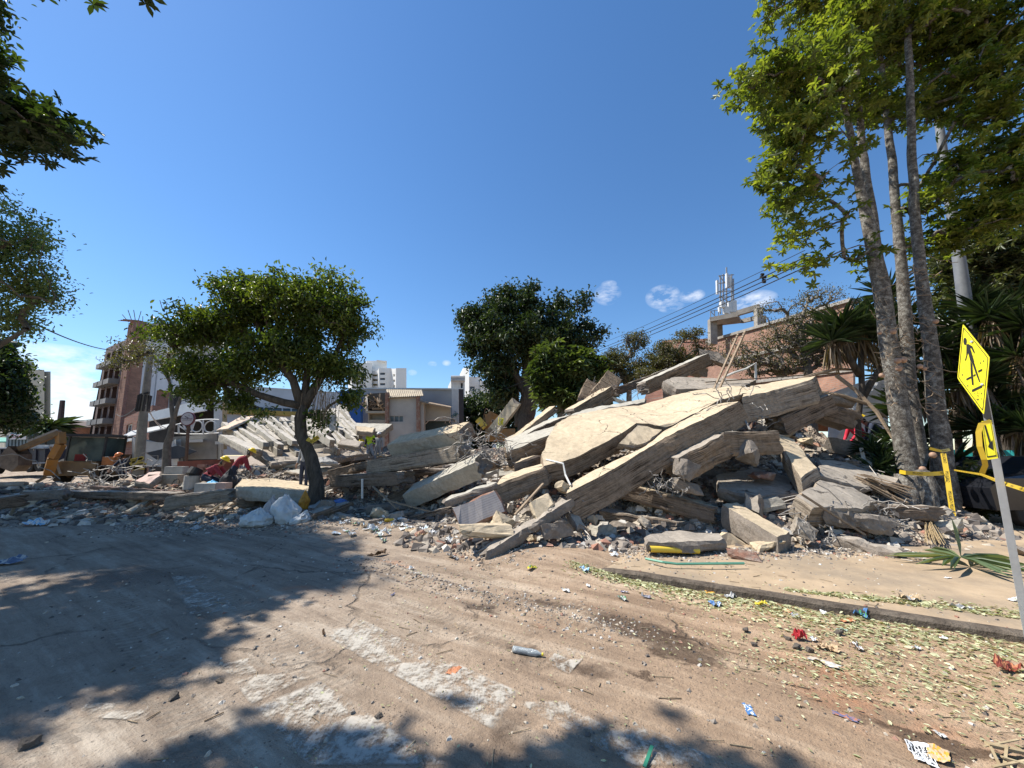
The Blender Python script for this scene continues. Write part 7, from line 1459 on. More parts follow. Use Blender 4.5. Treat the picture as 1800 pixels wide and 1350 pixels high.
# diamond frame: right/up axes on the plate
e1 = (rig_-lef_).normalized(); e2 = (top_-bot_); e2 = (e2-e1*e2.dot(e1)).normalized(); nr = e1.cross(e2); 
if nr.y > 0: nr = -nr
hw_, hh_ = (rig_-lef_).length/2, (top_-bot_).length/2
def SP(x, y, w=0):  # plate coordinates in -1..1 mapped onto the four corner points
    return cen+(rig_-lef_)*.5*x+(top_-bot_)*.5*y+nr*w
def dia(s, w, rr=.07):
    pts_ = []
    for (x, y), (x2, y2) in (((0, 1), (1, 0)), ((1, 0), (0, -1)), ((0, -1), (-1, 0)), ((-1, 0), (0, 1))):
        pts_ += [SP(s*(x+(x2-x)*rr), s*(y+(y2-y)*rr), w), SP(s*(x+(x2-x)*(1-rr)), s*(y+(y2-y)*(1-rr)), w), SP(s*x2*.985, s*y2*.985, w)]
    return pts_
mb = MB(); a = dia(1, .0); b2 = dia(1, -.003-.0); k = len(a); mb.add(a+[p-nr*.004 for p in a], [tuple(range(k)), tuple(range(2*k-1, k-1, -1))]+[(i, (i+1) % k, (i+1) % k+k, i+k) for i in range(k)]); plate = mb.build('plate', yel_s, sr)
mb = MB(); a = dia(.93, .002); b2 = dia(.895, .002); mb.add(a+b2, [(i, (i+1) % k, (i+1) % k+k, i+k) for i in range(k)]); mb.build('border', sblk, plate)
def spoly(mb, pts2, w=.0025): mb.add([SP(x, y, w) for x, y in pts2], [tuple(range(len(pts2)))])
# zoom crop (630x1350 of 140x300 px): convert crop coordinates to plate coordinates
def zc(x, y):
    px, py = 1660+x/4.5, 560+y/4.5; d = direction(px, py).normalized(); o = Vector((0, 0, EYE)); t_ = (cen-o).dot(nr)/d.dot(nr); q_ = o+d*t_-cen
    A_ = (rig_-lef_)*.5; B_ = (top_-bot_)*.5; aa, ab, bb = A_.dot(A_), A_.dot(B_), B_.dot(B_); qa, qb = q_.dot(A_), q_.dot(B_); D = aa*bb-ab*ab
    return ((qa*bb-qb*ab)/D, (qb*aa-qa*ab)/D)
mb = MB(); hd_ = [(165+13*math.cos(i*.524)*1.0, 180+30*math.sin(i*.524)) for i in range(12)]; spoly(mb, [zc(*q_) for q_ in hd_]); 
for poly in ([(176, 205), (190, 200), (222, 218), (240, 262), (238, 280), (232, 268), (215, 235), (205, 232), (222, 290), (237, 340), (232, 370), (205, 330), (190, 270), (182, 290), (172, 330), (163, 335), (175, 290), (176, 240)], [(207, 335), (222, 360), (226, 430), (233, 528), (220, 525), (210, 430)], [(222, 350), (238, 352), (262, 430), (287, 505), (276, 500), (248, 430)],
             [(175, 475), (212, 456), (212, 472), (176, 490)], [(232, 445), (247, 437), (248, 450), (232, 460)], [(268, 412), (300, 396), (300, 412), (270, 428)], [(220, 562), (298, 525), (299, 545), (221, 582)]): spoly(mb, [zc(*q_) for q_ in poly])
mb.build('walking_figure', sblk, plate)
mb = MB(); rg = random.Random(2)
for i in range(34): x, y = rg.uniform(235, 295), rg.uniform(575, 640); spoly(mb, [zc(x, y), zc(x+rg.uniform(3, 9), y+rg.uniform(-5, 5)), zc(x+rg.uniform(2, 8), y+rg.uniform(5, 12))])
for (x, y) in ((142, 443), (308, 335), (285, 350), (185, 530)): spoly(mb, [zc(x-5, y), zc(x+2, y-9), zc(x+6, y+3), zc(x, y+10)])
mb.build('scribbles', simple('scribble', (.2, .18, .06), None, 3, .7), plate)
for (x, y) in ((.28, .52), (.3, -.42)):
    mb = MB(); mb.tube([SP(x, y, .001), SP(x, y, .008)], .009, 8); mb.build('bolt', galv, plate)
# angle post: one lit flange, one shaded flange, painted with white bands
pt_top = at(1727, 660, SY+.06); ax = (pt_top-pbm).normalized(); L_ = (pt_top-pbm).length
fx = Vector((.72, -.69, 0)); fx = (fx-ax*fx.dot(ax)).normalized(); fy = ax.cross(fx).normalized(); 
if fy.y < 0: fy = -fy
mb = MB(); wq_ = .042; th_ = .005
org = pbm-ax*.3-fx*.035
mb.box8([org, org+fx*wq_, org+fx*wq_+fy*th_, org+fy*th_]+[q_+ax*(L_+.3) for q_ in (org, org+fx*wq_, org+fx*wq_+fy*th_, org+fy*th_)], 0)
o2 = org+fx*(wq_+.0005)
mb.box8([o2, o2+fx*th_, o2+fx*th_+fy*wq_, o2+fy*wq_]+[q_+ax*(L_+.3) for q_ in (o2, o2+fx*th_, o2+fx*th_+fy*wq_, o2+fy*wq_)], 0)
mb.build('post', simple('post_white', (.62, .63, .62), (.5, .51, .5), 5, .5, .1), sr)
# white slanted paint bands on the post and the grey-painted upper length
def pband(y0, y1, m, nm, skew=.08):
    mb = MB(); f_ = lambda px, py: max(0, min(L_+.3, (at(px, py, SY)-org).dot(ax)))
    a = f_(1745, y0); c = f_(1745, y1); o = org-fy*.0012; mb.add([o+ax*c, o+fx*wq_+ax*(c-skew), o+fx*wq_+ax*(a-skew), o+ax*a], [(0, 1, 2, 3)]); mb.build(nm, m, sr)
pband(620, 742, simple('post_grey', (.10, .10, .10), None, 4, .6), 'grey_paint', .06); pband(800, 812, simple('post_grey', (.10, .10, .10), None, 4, .6), 'grey_paint', .06)
# lower rectangular plate with arrow, bundled tape
q4 = [at(1726, 741, SY-.06), at(1743, 739, SY-.1), at(1755, 806, SY-.1), at(1735, 809, SY-.06)]
n4 = (q4[1]-q4[0]).cross(q4[3]-q4[0]).normalized()
if n4.y > 0: n4 = -n4
q4 = [p+n4*.02 for p in q4]; mb = MB(); mb.add(q4+[p-n4*.004 for p in q4], [(0, 1, 2, 3), (7, 6, 5, 4)]+[(i, (i+1) % 4, (i+1) % 4+4, i+4) for i in range(4)]); lp_ = mb.build('lower_plate', yel_s, sr)
B4 = lambda u, v: q4[3].lerp(q4[2], u).lerp(q4[0].lerp(q4[1], u), v)+n4*.002
mb = MB()
for (u0, u1, v0, v1) in ((.08, .92, .93, .96), (.08, .92, .06, .09), (.08, .12, .09, .93), (.88, .92, .09, .93)): mb.add([B4(u0, v0), B4(u1, v0), B4(u1, v1), B4(u0, v1)], [(0, 1, 2, 3)])
mb.add([B4(.2, .9), B4(.36, .9), B4(.6, .42), B4(.8, .5), B4(.72, .22), B4(.3, .32), B4(.45, .4)], [(0, 1, 2, 3, 4, 5, 6)]); mb.build('arrow', sblk, lp_)
tape_m, n, b = new_mat('caution_tape'); b.inputs['Base Color'].default_value = (.60, .40, .025, 1); b.inputs['Roughness'].default_value = .35
tape_d = simple('tape_black', (.03, .025, .015), None, 4, .5)
def tape(P_, w_, label, side=None, text='PELIGRO', tsize=.05, step=.27, group='caution tape on the twin trunks', stripe=True):
    P_ = [Vector(p) for p in P_]; root = empty('caution_tape', P_[0]*1.0, label, 'caution tape', group); mb = MB(); L2 = []; n_ = len(P_)
    for i, p in enumerate(P_):
        d = (P_[min(i+1, n_-1)]-P_[max(0, i-1)]).normalized(); view = (Vector((0, 0, EYE))-p).normalized(); s_ = d.cross(view).normalized() if side is None else (Vector(side)-d*Vector(side).dot(d)).normalized(); L2.append((p, s_, d))
    for i, (p, s_, d) in enumerate(L2): mb.v += [tuple(p-s_*w_/2), tuple(p+s_*w_/2)]
    for i in range(n_-1): mb.f.append([2*i, 2*i+1, 2*i+3, 2*i+2]); mb.m.append(0)
    mb.build('tape', tape_m, root)
    acc = .1
    for i in range(n_-1):
        a, s_, d = L2[i]; b2 = L2[i+1][0]; ln = (b2-a).length; d = (b2-a).normalized(); nn = d.cross(s_).normalized()
        if nn.dot(Vector((0, 0, EYE))-a) < 0: nn = -nn
        while acc < ln-.08:
            ux = d if d.z < -.3 or d.x > 0 else -d
            uy = nn.cross(ux).normalized(); me = text_mesh(text, w_*.75); c_ = a+d*acc+nn*.004
            for v in me.vertices: v.co = c_+ux*v.co.x+uy*v.co.y
            link('lettering', me, tape_d, root); acc += step
        acc -= ln; acc = max(acc, .1)
    return root
tape([at(1581, 829, 8.75), at(1592, 831, 8.58), at(1606, 832, 8.56), at(1622, 833, 8.58), at(1640, 833, 8.56), at(1654, 832, 8.54), at(1668, 829, 8.7)], .085, 'yellow caution tape strung across both trunks above the fork')
tape([at(1634, 788, 8.74), at(1645, 791, 8.7), at(1655, 793, 8.68), at(1670, 790, 8.75)], .06, 'twisted caution tape tied round the right trunk')
tape([at(1658, 797, 8.64), at(1664, 830, 8.55), at(1669, 865, 8.45), at(1675, 905, 8.35), at(1676, 920, 8.3), at(1670, 928, 8.3), at(1661, 932, 8.35)], .085, 'long strip of caution tape hanging down the right trunk to the ground')
tape([at(1676, 826, 8.6), at(1700, 830, 7.4), at(1725, 834, 5.5), at(1760, 848, 3.4), at(1830, 870, 2.6)], .03, 'caution tape stretched from the twin trunks past the sign post', group='caution tape near the sign', stripe=False)
tape([at(1742, 740, SY-.13), at(1724, 746, SY-.13), at(1720, 760, SY-.12), at(1722, 785, SY-.12), at(1730, 808, SY-.12), at(1732, 818, SY-.1), at(1726, 832, SY-.05)], .03, 'crumpled caution tape bundle tied to the sign post', group='caution tape near the sign', tsize=.02, step=.14)
tape([at(540, 771, 10.85), at(548, 776, 10.82), at(560, 768, 10.85)], .12, 'worn caution tape round the street tree trunk', group='caution tape on the street tree')
# ================================================================ sacks, backpack, blocks, litter
def sack(loc, sx, sy, sz, seed, label, mat, group=None, name='rubble_sack', lean=0):
    bm = bmesh.new(); bmesh.ops.create_icosphere(bm, subdivisions=5, radius=1); off = Vector((seed*3.3, 1, 2))
    for v in bm.verts:
        p = v.co.copy(); f_ = fbm(p*1.1+off, 2)*.25; vz = noise.voronoi(p*2.1+off)[0]; vy = noise.voronoi(p*5+off)[0]; cr_ = (vz[0]-vz[1])*.28+(vy[0]-vy[1])*.07+.08
        z = p.z; neck = max(0, z-.1)*.95
        q_ = Vector((p.x*(1-neck*.9), p.y*(1-neck*.9), z*1.0))*(1+f_+cr_); q_.z = max(q_.z, -.72)+.72; v.co = Vector((q_.x*sx+q_.z*lean, q_.y*sy, q_.z*sz/1.75))+Vector(loc)
    me = bpy.data.meshes.new(name); bm.to_mesh(me); bm.free(); return tag(link(name, me, mat, smooth=True), label, 'sack', group)
sackw = simple('sack_white', (.62, .63, .61), (.46, .47, .46), 5, .7, .3, .01); sackg = simple('sack_grey', (.40, .38, .35), (.28, .27, .25), 5, .75, .4, .01)
def gl(px, py): q_ = gnd(px, py); return Vector((q_.x, q_.y, 0))
sack(gl(503, 922), .30, .28, .72, 1, 'tallest white sack with a pointed top beside the street tree', sackw, 'white rubble sacks', lean=-.04); sack(gl(452, 925), .34, .28, .42, 2, 'low slumped whitish sack, leftmost of the sacks', sackw, 'white rubble sacks'); sack(gl(476, 915), .2, .2, .6, 3, 'slim pinkish grey sack between the tallest and the slumped one', simple('sack_pink', (.50, .45, .42), (.38, .34, .32), 5, .8, .4), 'white rubble sacks'); sack(gl(522, 924), .24, .2, .34, 4, 'small pale sack leaning right of the tallest one', sackw, 'white rubble sacks', lean=.1)
sack(gl(560, 905)+Vector((0, 0, .05)), .36, .24, .34, 5, 'heap of crumpled grey cloth at the foot of the street tree', sackg); sack(gl(585, 900)+Vector((.1, 0, .12)), .22, .2, .2, 6, 'small fold of grey cloth right of the crumpled heap', sackg)
sack(at(534, 895, 10.2), .12, .12, .45, 7, 'orange and yellow plastic wrapping against the street tree', simple('orange_wrap', (.55, .26, .03), (.35, .15, .02), 9, .5, .4)); sack(at(598, 886, 10.6), .2, .15, .15, 8, 'blue plastic bag in the shade of the stacked beams', plain('blue_bag', (.08, .16, .38), .5))
sack(at(645, 800, 14.5)+Vector((-1.6, 0, -.4)), .5, .35, .35, 9, 'long whitish wrapped bundle right of the street tree trunk', sackg)
bp = at(400, 858, 12.3); sack(bp, .24, .18, .62, 10, 'black backpack standing in front of the bending worker', plain('backpack_black', (.025, .026, .03), .7), name='backpack'); sack(at(372, 852, 12.2), .16, .14, .14, 11, 'light blue cloth on the block beside the crouching worker', plain('light_blue', (.10, .42, .72), .6), name='blue_cloth')
def lump(name, px, py, Y, sz, mat, label, cat, rotz=0, z=None):
    mb = MB(); c_ = at(px, py, Y); 
    if z is not None: c_.z = z
    slab(name, [c_+Matrix.Rotation(rotz, 3, 'Z') @ Vector((x*sz[0]/2, y*sz[1]/2, sz[2])) for x, y in ((-1, -1), (1, -1), (1, 1), (-1, 1))], sz[2], [mat, mat, mat], label, cat, jag=.008, rough=.008, rows=2, seg=.1, relief=0)
wblk = simple('whitewashed_block', (.46, .44, .40), (.34, .32, .29), 3, .9, .3)
lump('concrete_block', 366, 867, 12.0, (.62, .35, .3), wblk, 'pale block in front of the crouching worker', 'block'); lump('concrete_block', 392, 865, 12.0, (.3, .3, .28), simple('pinkblk', (.45, .32, .29), (.35, .26, .23), 3, .9), 'pinkish block just right of the pale one', 'block'); lump('concrete_block', 308, 842, 13.5, (.55, .35, .42), wblk, 'pale grey block left of the stone barrel', 'block', .2)
lump('concrete_block', 293, 850, 13.2, (1.0, .4, .3), cg, 'wide shaded block under the pale grey one', 'block')
mb = MB(); p = at(335, 860, 12.6); mb.tube([p, p+Vector((0, 0, .42))], [.2, .21], 16); mb.tube([p+Vector((0, 0, .43)), p+Vector((.03, .1, .62))], [.2, .19], 16, 1); tag(mb.build('bucket', [wblk, plain('bucket_black', (.03, .028, .026), .6)]), 'whitish drum topped with a black bucket left of the crouching worker', 'bucket')
mb = MB(); Fp = Face(at(310, 838, 15.5), at(378, 836, 15), at(377, 808, 15), at(312, 811, 15.5)); Fp.box(mb, 0, 1, 0, 1, -.8, 0); tag(mb.build('brick_planter', simple('red_plaster', (.30, .09, .055), (.2, .07, .045), 3, .9, .3)), 'red-brown low wall before the wrecked shop', 'wall')
mb = MB(); rg = random.Random(2)
for i in range(30): mb.box(at(rg.uniform(352, 378), rg.uniform(818, 838), 14.6+rg.uniform(0, .3)), (.2, .1, .09), Matrix.Rotation(rg.uniform(-.3, .3), 3, 'Z'))
tag(mb.build('brick_stack', brick_mat('hollow_brick', (.5, .27, .2), (.42, .2, .14), (.3, .22, .18), 3), base=True), 'jumbled stack of pinkish bricks beside the red-brown low wall', 'bricks', kind='stuff')
# oval shop sign
so_ = empty('oval_sign', Vector((at(331, 800, 20).x, 20, 0)), 'round pale shop sign on a post before the wrecked shop', 'shop sign'); mb = MB(); mb.bar(at(327, 815, 20), at(331, 749, 20), .1); mb.build('post', rust, so_)
cs = at(330.5, 736.5, 19.95); rr_ = .36; mb = MB(); mb.tube([cs+Vector((0, .05, 0)), cs+Vector((0, -.04, 0))], [rr_, rr_], 28); mb.build('rim', plain('sign_rim', (.14, .04, .05), .5), so_); mb = MB(); mb.tube([cs+Vector((0, -.042, 0)), cs+Vector((0, -.055, 0))], [rr_*.87, rr_*.87], 28); pan = mb.build('panel', plain('sign_pale', (.55, .53, .54), .5), so_)
mb = MB(); mb.add([cs+Vector((x, -.06, z)) for x, z in ((-.17, .17), (-.08, .13), (.02, .085), (.08, .06), (-.03, .07), (-.12, .11))], [(0, 1, 2, 3, 4, 5)]); mb.add([cs+Vector((x, -.06, z)) for x, z in ((0, .2), (.08, .2), (.13, .16), (.07, .18))], [(0, 1, 2, 3)]); mb.build('emblem', sblk, pan)
text_on('lettering', 'Power', .15, cs+Vector((-.1, -.062, .01)), (1, 0, 0), (0, 0, 1), plain('sign_navy', (.06, .06, .12), .5), pan, .9); text_on('lettering', 'Food', .15, cs+Vector((.14, -.062, .01)), (1, 0, 0), (0, 0, 1), plain('sign_plum', (.16, .03, .08), .5), pan, .8)
mb = MB(); mb.box(cs+Vector((0, -.06, -.09)), (.5, .004, .012)); mb.build('underline', sblk, pan)
# yellow mark on the tilted post
mb = MB(); rg = random.Random(4); pc = at(880, 741, 11.75)
for i in range(7): mb.tube([pc+Vector((rg.uniform(-.1, .1), 0, rg.uniform(-.14, .14))) for _ in range(3)], .012, 4)
tag(mb.build('yellow_paint_mark', plain('yellow_spray', (.62, .55, .05), .6)), 'yellow spray scribble on the tilted concrete post', 'paint mark')
# litter -------------------------------------------------------------
def crumple(name, px, py, sz, mats, label, cat='litter', seed=0, asp=.7, amp=.25, flat=.03, group=None, pattern=None, ang=None, nn=12, z0=None):
    rg = random.Random(seed); c_ = gnd(px, py); c_.z = on_ground(c_.x, c_.y)
    if z0 is not None: c_.z = z0
    a = rg.uniform(0, 6.3) if ang is None else ang; off = Vector((seed*1.7, seed*.3, 0)); mb = MB(); vs = []
    cut = [rg.uniform(.72, 1) for _ in range(8)]
    for j in range(nn+1):
        for i in range(nn+1):
            u, v = i/nn*2-1, j/nn*2-1; th_ = math.atan2(v, u); k_ = cut[int((th_+math.pi)/(2*math.pi)*7.99)]
            x, y = u*sz/2*k_, v*sz/2*asp*k_; h_ = abs(fbm(Vector((x, y, 0))/sz*3+off, 4))*sz*amp+abs(noise.noise(Vector((x, y, 0))/sz*1.2+off))*sz*amp
            p = Vector((x+noise.noise(Vector((x, y, 3))/sz*4+off)*sz*.1, y, h_+.006)); p = Matrix.Rotation(a, 3, 'Z') @ p; vs.append(c_+p)
    fs = [(j*(nn+1)+i, j*(nn+1)+i+1, (j+1)*(nn+1)+i+1, (j+1)*(nn+1)+i) for j in range(nn) for i in range(nn)]
    mb.add(vs, fs); ms = mats if isinstance(mats, (list, tuple)) else [mats]
    if len(ms) > 1:
        for k, f in enumerate(fs):
            i, j = k % nn, k//nn; mb.m[k] = pattern(i/nn, j/nn, rg) if pattern else (1 if noise.noise(Vector((i*.45, j*.45, seed))) > .12 else 0)
    return tag(mb.build(name, ms, smooth=False), label, cat, group)
wp_ = plain('paper_white', (.70, .70, .68), .7); bp_ = plain('pack_blue', (.08, .19, .40), .5); lb_ = plain('pack_light_blue', (.25, .48, .70), .45); rd_ = plain('pack_red', (.42, .025, .03), .5); or_ = plain('envelope_orange', (.72, .36, .05), .6); tc_ = plain('terracotta', (.50, .20, .09), .7); vi_ = plain('pack_violet', (.15, .14, .22), .5); gn_ = plain('pack_green', (.08, .28, .10), .45); cl_ = simple('clear_film', (.48, .48, .46), (.34, .33, .31), 8, .25, .4); yl_ = plain('pack_yellow', (.70, .55, .04), .45); bn_ = plain('leaf_brown', (.14, .08, .04), .8); tn_ = plain('card_tan', (.55, .40, .24), .8)
LIT = [
 ('orange_envelope', 1246, 1040, .19, or_, 'crumpled orange envelope on the kerb', .75, .1), ('snack_wrapper', 1258, 1063, .17, [bp_, wp_], 'blue and white wrapper beside the orange envelope', .8, .3), ('plastic_film', 1285, 1050, .17, cl_, 'clear crumpled film right of the orange envelope', .7, .4),
 ('paper', 994, 1040, .14, wp_, 'torn white paper left of the kerb end', .6, .3), ('snack_wrapper', 1028, 1012, .19, [lb_, wp_], 'light blue wrapper by the kerb end', .6, .25), ('paper', 1034, 1032, .11, wp_, 'small white paper just below the light blue wrapper', .5, .2), ('paper', 1080, 985, .17, wp_, 'white folded paper in front of the ragged plate', .6, .4), ('plastic_bag', 1054, 973, .19, [wp_, vi_], 'white and violet bag on the dirt below the hollow', .7, .6),
 ('snack_wrapper', 1098, 1042, .12, [vi_, wp_], 'violet wrapper in the dry leaves', .5, .3), ('snack_wrapper', 1135, 1051, .15, [cl_, vi_], 'silvery violet wrapper right of the violet one', .5, .3), ('plastic_film', 1093, 1054, .18, [cl_, gn_], 'greenish clear film in the dry leaves', .5, .3),
 ('snack_wrapper', 935, 1006, .26, [yl_, gn_], 'yellow and green wrapper on the dirt before the strut', .35, .2), ('red_cup', 1405, 1125, .12, rd_, 'crumpled red bag on the road', .8, .8), ('snack_wrapper', 1514, 1085, .15, [bp_, gn_], 'upright blue and green packet near the kerb', .8, .7),
 ('brown_card', 1490, 1092, .2, tc_, 'torn terracotta card left of the upright packet', .5, .1), ('brown_card', 1385, 1075, .15, tc_, 'small terracotta card in the dry leaves', .6, .1), ('snack_wrapper', 1398, 1083, .15, [cl_, vi_], 'grey foil beside the small terracotta card', .6, .3), ('yellow_wrapper', 1338, 1065, .15, yl_, 'yellow translucent wrapper near the kerb', .4, .4),
 ('paper', 1448, 1078, .14, wp_, 'white paper in the dry leaves left of the terracotta card', .5, .15), ('plastic_bottle_film', 1692, 1084, .2, cl_, 'flattened clear plastic on the pavement', .45, .3), ('litter_cluster', 1600, 1070, .22, [tn_, cl_, wp_], 'small mixed litter heap on the pavement', .6, .4),
 ('snack_wrapper', 1317, 1251, .15, [bp_, wp_], 'flat blue packet on the lower road', .42, .03), ('snack_wrapper', 1488, 1265, .16, [vi_, tc_], 'flat violet packet on the lower road', .35, .05), ('foil_ball', 1652, 1294, .07, cl_, 'small silver foil disc on the lower road', .7, .2),
 ('newspaper', 1622, 1330, .26, [wp_, sblk], 'printed newspaper scrap at the lower right', .5, .06), ('brown_card', 1650, 1328, .24, [tn_, or_], 'tan card beside the printed newspaper scrap', .5, .08), ('red_debris', 1770, 1180, .28, [plain('dark_red', (.24, .05, .03), .7), tc_], 'dark red crumpled debris at the right edge', .4, .3),
 ('paper', 1668, 1028, .12, wp_, 'white scrap on the pavement below the spiky rosette', .4, .1), ('paper', 1785, 1070, .15, wp_, 'white scrap in the dry leaves at the right edge', .5, .2), ('paper', 1610, 1142, .1, wp_, 'white scrap in the middle of the dry leaves', .6, .3), ('paper', 1430, 1127, .09, wp_, 'white scrap right of the crumpled red bag', .7, .5), ('paper', 1660, 1125, .1, wp_, 'white scrap right of the middle one in the leaves', .4, .2),
 ('dry_leaf', 663, 977, .3, bn_, 'curled dark leaf on the dirt left of the strut', .3, .3), ('dry_leaf', 568, 1117, .14, bn_, 'dark curled strip at the shadow edge', .2, .4), ('flat_stone_scrap', 798, 1180, .17, tc_, 'round terracotta scrap on the crossing stripe', .55, .08), ('paper', 722, 1000, .14, wp_, 'white scrap on the tyre track', .5, .3), ('plastic_scrap', 690, 1046, .1, vi_, 'bluish scrap at the end of the tree shadow', .4, .2),
 ('paper', 785, 966, .24, wp_, 'white crushed pack left of the strut foot', .6, .4), ('plastic_bag', 795, 985, .25, cl_, 'clear bag below the white crushed pack', .4, .4), ('plastic_bag', 905, 955, .55, [cl_, cr], 'grey plastic sheet under the strut', .45, .35), ('red_bag', 935, 945, .25, [rd_, cl_], 'red and clear bag under the strut', .4, .6), ('snack_wrapper', 1480, 1110, .12, [cl_, gn_], 'pale film in the leaves below the terracotta card', .5, .2), ('brown_card', 1505, 1142, .13, [bn_, wp_], 'brown lump right of the crumpled red bag', .5, .5), ('brown_card', 1455, 1143, .2, [tn_, bn_], 'tan folded card below the crumpled red bag', .5, .35),
 ('paper', 1448, 1168, .28, [cl_, tn_], 'pale flattened sheet on the road below the red bag', .35, .1), ('plastic_bag', 60, 925, .5, [wp_, lb_], 'white scrap in the shaded rubble at the left edge', .5, .3), ('blue_sheet', 5, 992, .55, [plain('blue_film', (.10, .14, .22), .4), cl_], 'blue plastic sheet in the shade at the left edge', .5, .2)]
for i, (nm, px, py, sz, m, lb, asp, amp) in enumerate(LIT): crumple(nm, px, py, sz*(.85 if sz < .3 else 1), m, lb, seed=i+3, asp=asp, amp=amp, nn=22 if nm == 'newspaper' else 12, pattern=(lambda u, v, g: 1 if int(v*22) % 3 and .1 < u < .9 and g.random() < .5 else 0) if nm == 'newspaper' else None)
# bottle
def bottle(px, py, ln, r, ang, mat, cap, label, z=None):
    c_ = gnd(px, py); c_.z = (on_ground(c_.x, c_.y) if z is None else z)+r; d = Vector((math.cos(ang), math.sin(ang), 0)); P_ = [(-.5, .55), (-.49, .95), (-.3, 1), (-.05, .9), (.1, 1), (.28, .9), (.38, .45), (.42, .38), (.46, .36)]
    root = empty('plastic_bottle', c_-Vector((0, 0, r)), label, 'bottle'); mb = MB(); mb.tube([c_+d*ln*t_ for t_, _ in P_], [r*q_ for _, q_ in P_], 12); mb.build('bottle_body', mat, root, smooth=True); mb = MB(); mb.tube([c_+d*ln*.45, c_+d*ln*.5], r*.45, 10); mb.build('cap', cap, root)
bottle(928, 1152, .26, .026, -.35, simple('clear_bottle', (.35, .38, .38), (.2, .22, .23), 20, .15, .5), yl_, 'crushed clear bottle with a yellow cap on the wet road'); bottle(685, 928, .24, .04, .25, plain('yellow_bottle', (.75, .48, .04), .4), wp_, 'yellow bottle in the litter before the pale kerb'); bottle(706, 925, .2, .035, .3, wp_, wp_, 'white bottle right of the yellow bottle'); bottle(1188, 937, .2, .035, .2, plain('teal_bottle', (.1, .35, .38), .3), wp_, 'teal bottle lying on the ragged plate', z=.42)
# litter bank before the pale kerb
rg = random.Random(21)
for i in range(46):
    t_ = rg.random(); px = 585+t_*185+rg.gauss(0, 8); py = 936+t_*10+rg.gauss(0, 7)
    crumple('litter_scrap', px, py, rg.uniform(.1, .24), rg.choice([wp_, wp_, cl_, [wp_, lb_], tn_, [wp_, gn_]]), 'pale crumpled scrap in the bank of litter before the pale kerb', seed=100+i, asp=rg.uniform(.4, .8), amp=rg.uniform(.25, .6), group='litter before the pale kerb', nn=6)
for i in range(40):
    px, py = rg.uniform(0, 540), rg.gauss(905, 12)
    crumple('litter_scrap', px, py, rg.uniform(.1, .3), rg.choice([wp_, cl_, cl_, [wp_, lb_], tn_]), 'crumpled scrap along the shaded foot of the left rubble', seed=200+i, asp=rg.uniform(.4, .8), amp=rg.uniform(.25, .6), group='litter along the left rubble', nn=6)
STL = ['small dark stone on the left pale crossing stripe', 'small dark stone on the road below the tan stripe, lowest in the middle', 'dark pebble just left of the crumpled red bag', 'dark pebble beside the wet stain, left of the red bag', 'roundish dark stone between the wet stain and the leaf litter', 'small grey pebble below the red bag, nearest the lower road', 'dark flat stone at the edge of the tree shadow on the left', 'dark flat stone in the lower left corner of the road', 'small stone in the leaf litter right of the red bag', 'stone in the leaf litter near the mixed litter heap', 'dark pebble directly under the red bag', 'dark pebble touching the right side of the red bag']
for i, (x, y, s) in enumerate(((388, 1200, .04), (665, 1262, .035), (1385, 1124, .04), (1325, 1133, .04), (1310, 1110, .05), (1360, 1160, .03), (300, 1228, .06), (51, 1310, .06), (1472, 1115, .06), (1640, 1102, .05), (1400, 1140, .05), (1422, 1146, .05))):
    c_ = gnd(x, y); chunk('block', i % 8, cr, (c_.x, c_.y, on_ground(c_.x, c_.y)-.005), s*1.5, (0, 0, i), 'pebble', STL[i], 'stone', 'lone stones on the road')
# strand litter, twigs
mb = MB()
for i in range(150):
    x, y = rg.uniform(-3.5, 4.5), rg.uniform(1.9, 6.2); l_ = rg.uniform(.03, .16); a = rg.gauss(-.55, .7); p = Vector((x, y, on_ground(x, y)+.006)); q_ = p+Vector((math.cos(a), math.sin(a), 0))*l_; q_.z = on_ground(q_.x, q_.y)+.008; mb.bar(p, q_, rg.uniform(.003, .006))
tag(mb.build('twigs', simple('twig_tan', (.42, .33, .21), (.16, .11, .07), 9, .85)), 'thin twigs and straws scattered over the road', 'twigs', kind='stuff')
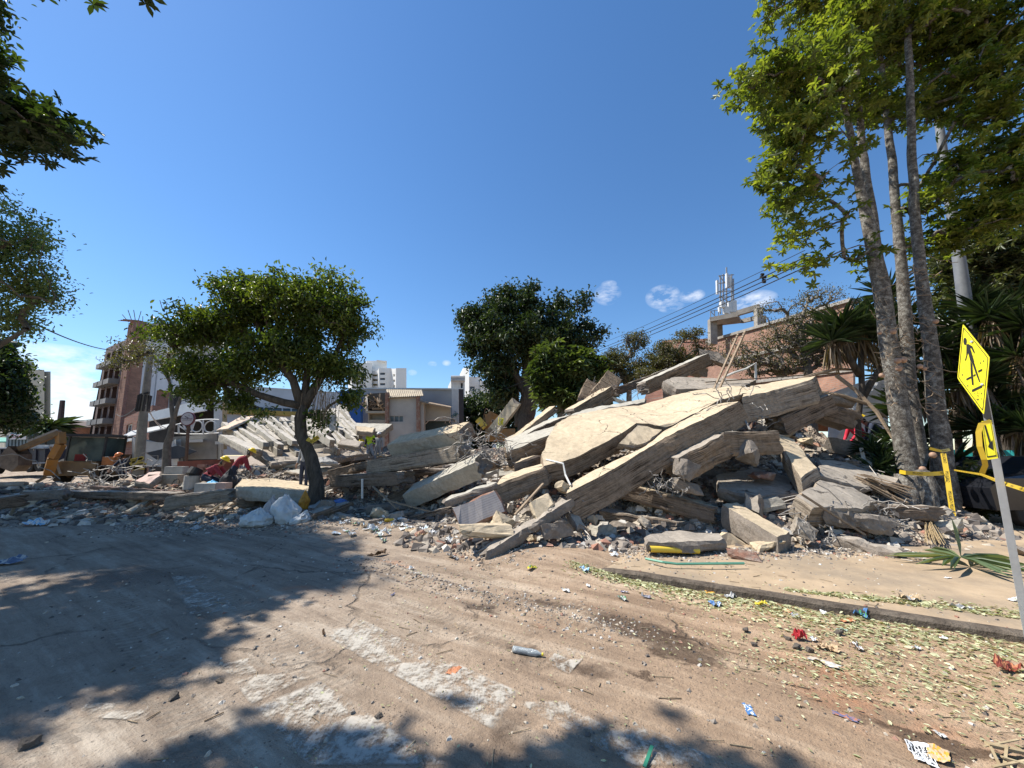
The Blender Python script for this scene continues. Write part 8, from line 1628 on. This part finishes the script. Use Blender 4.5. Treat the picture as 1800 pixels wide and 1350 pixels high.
# green leaf litter along the kerb
lv = []; rs3 = np.random.RandomState(9)
def scatter_leaves(n_, fn, L0):
    P_ = []
    while len(P_) < n_:
        x, y = fn()
        if y < 1.2: continue
        P_.append((x, y, on_ground(x, y)+.006+abs(rg.gauss(0, .006))))
    C = np.array(P_); a = rs3.normal(-.5, .9, n_); D = np.stack([np.cos(a), np.sin(a), rs3.normal(0, .14, n_)], axis=1); Ls = L0*rs3.uniform(.5, 1.5, n_)
    return leaves(C, D, rs3.normal(0, .35, (n_, 3))+np.array([0, 0, 1.]), Ls, Ls*rs3.uniform(.2, .5, n_), .1, .2)
def f1_():
    s = rg.betavariate(1.4, 1.3)*6.5-.8; w_ = .15+.17*max(0, s); d = -abs(rg.gauss(0, 1))*w_*.8-.02; p = K0+KD*s+KN*d; return p.x, p.y
def f2_():
    s = rg.uniform(1.8, 6); d = .3+abs(rg.gauss(0, .25))*(s-1.5)*.35+ (s-2)*.12; p = K0+KD*s+KN*d; return p.x, p.y
def f3_():
    a = gnd(1350, 1150).lerp(gnd(1800, 1250), rg.random()); return a.x+rg.gauss(0, .35), a.y+rg.gauss(0, .3)
def f4_(): return rg.uniform(-1.5, 3.5), rg.uniform(2.2, 6)
A_ = [scatter_leaves(5200, f1_, .042), scatter_leaves(1700, f2_, .045), scatter_leaves(1300, f3_, .03), scatter_leaves(900, f4_, .022)]
V_ = []; F_ = []; o_ = 0
for v, f in A_: V_.append(v); F_.append(f+o_); o_ += len(v)
V_ = np.concatenate(V_); F_ = np.concatenate(F_)
tag(np_mesh('leaf_litter', V_, F_, leaf_mat('dry_green_leaf', (.20, .17, .08), (.42, .43, .24), (.60, .59, .38), .15, .8), None, np.repeat(rs3.rand(len(F_)//2), 2), base=False), 'pale green shredded leaves strewn along the kerb', 'leaves', kind='stuff')
# palm stalk rubbish at the lower right corner
mb = MB()
for (a, b2, w_) in (((1735, 1308), (1800, 1322), .03), ((1738, 1306), (1760, 1352), .012), ((1760, 1330), (1830, 1352), .014), ((1745, 1348), (1840, 1330), .012), ((1730, 1312), (1790, 1300), .01), ((1770, 1310), (1766, 1345), .012)): mb.bar(gnd(*a, .05), gnd(*b2, .03), w_, w_*.5)
tag(mb.build('palm_stalks', simple('stalk_tan', (.50, .40, .24), (.3, .22, .12), 6, .8)), 'dry palm stalks at the lower right corner', 'stalks')
mb = MB(); a, b2 = gnd(1133, 1352), gnd(1147, 1322); mb.bar(a+Vector((0, 0, .01)), b2+Vector((0, 0, .03)), .018, .005); tag(mb.build('green_shard', plain('green_glass', (.04, .2, .12), .2)), 'dark green shard standing out at the bottom edge', 'shard')
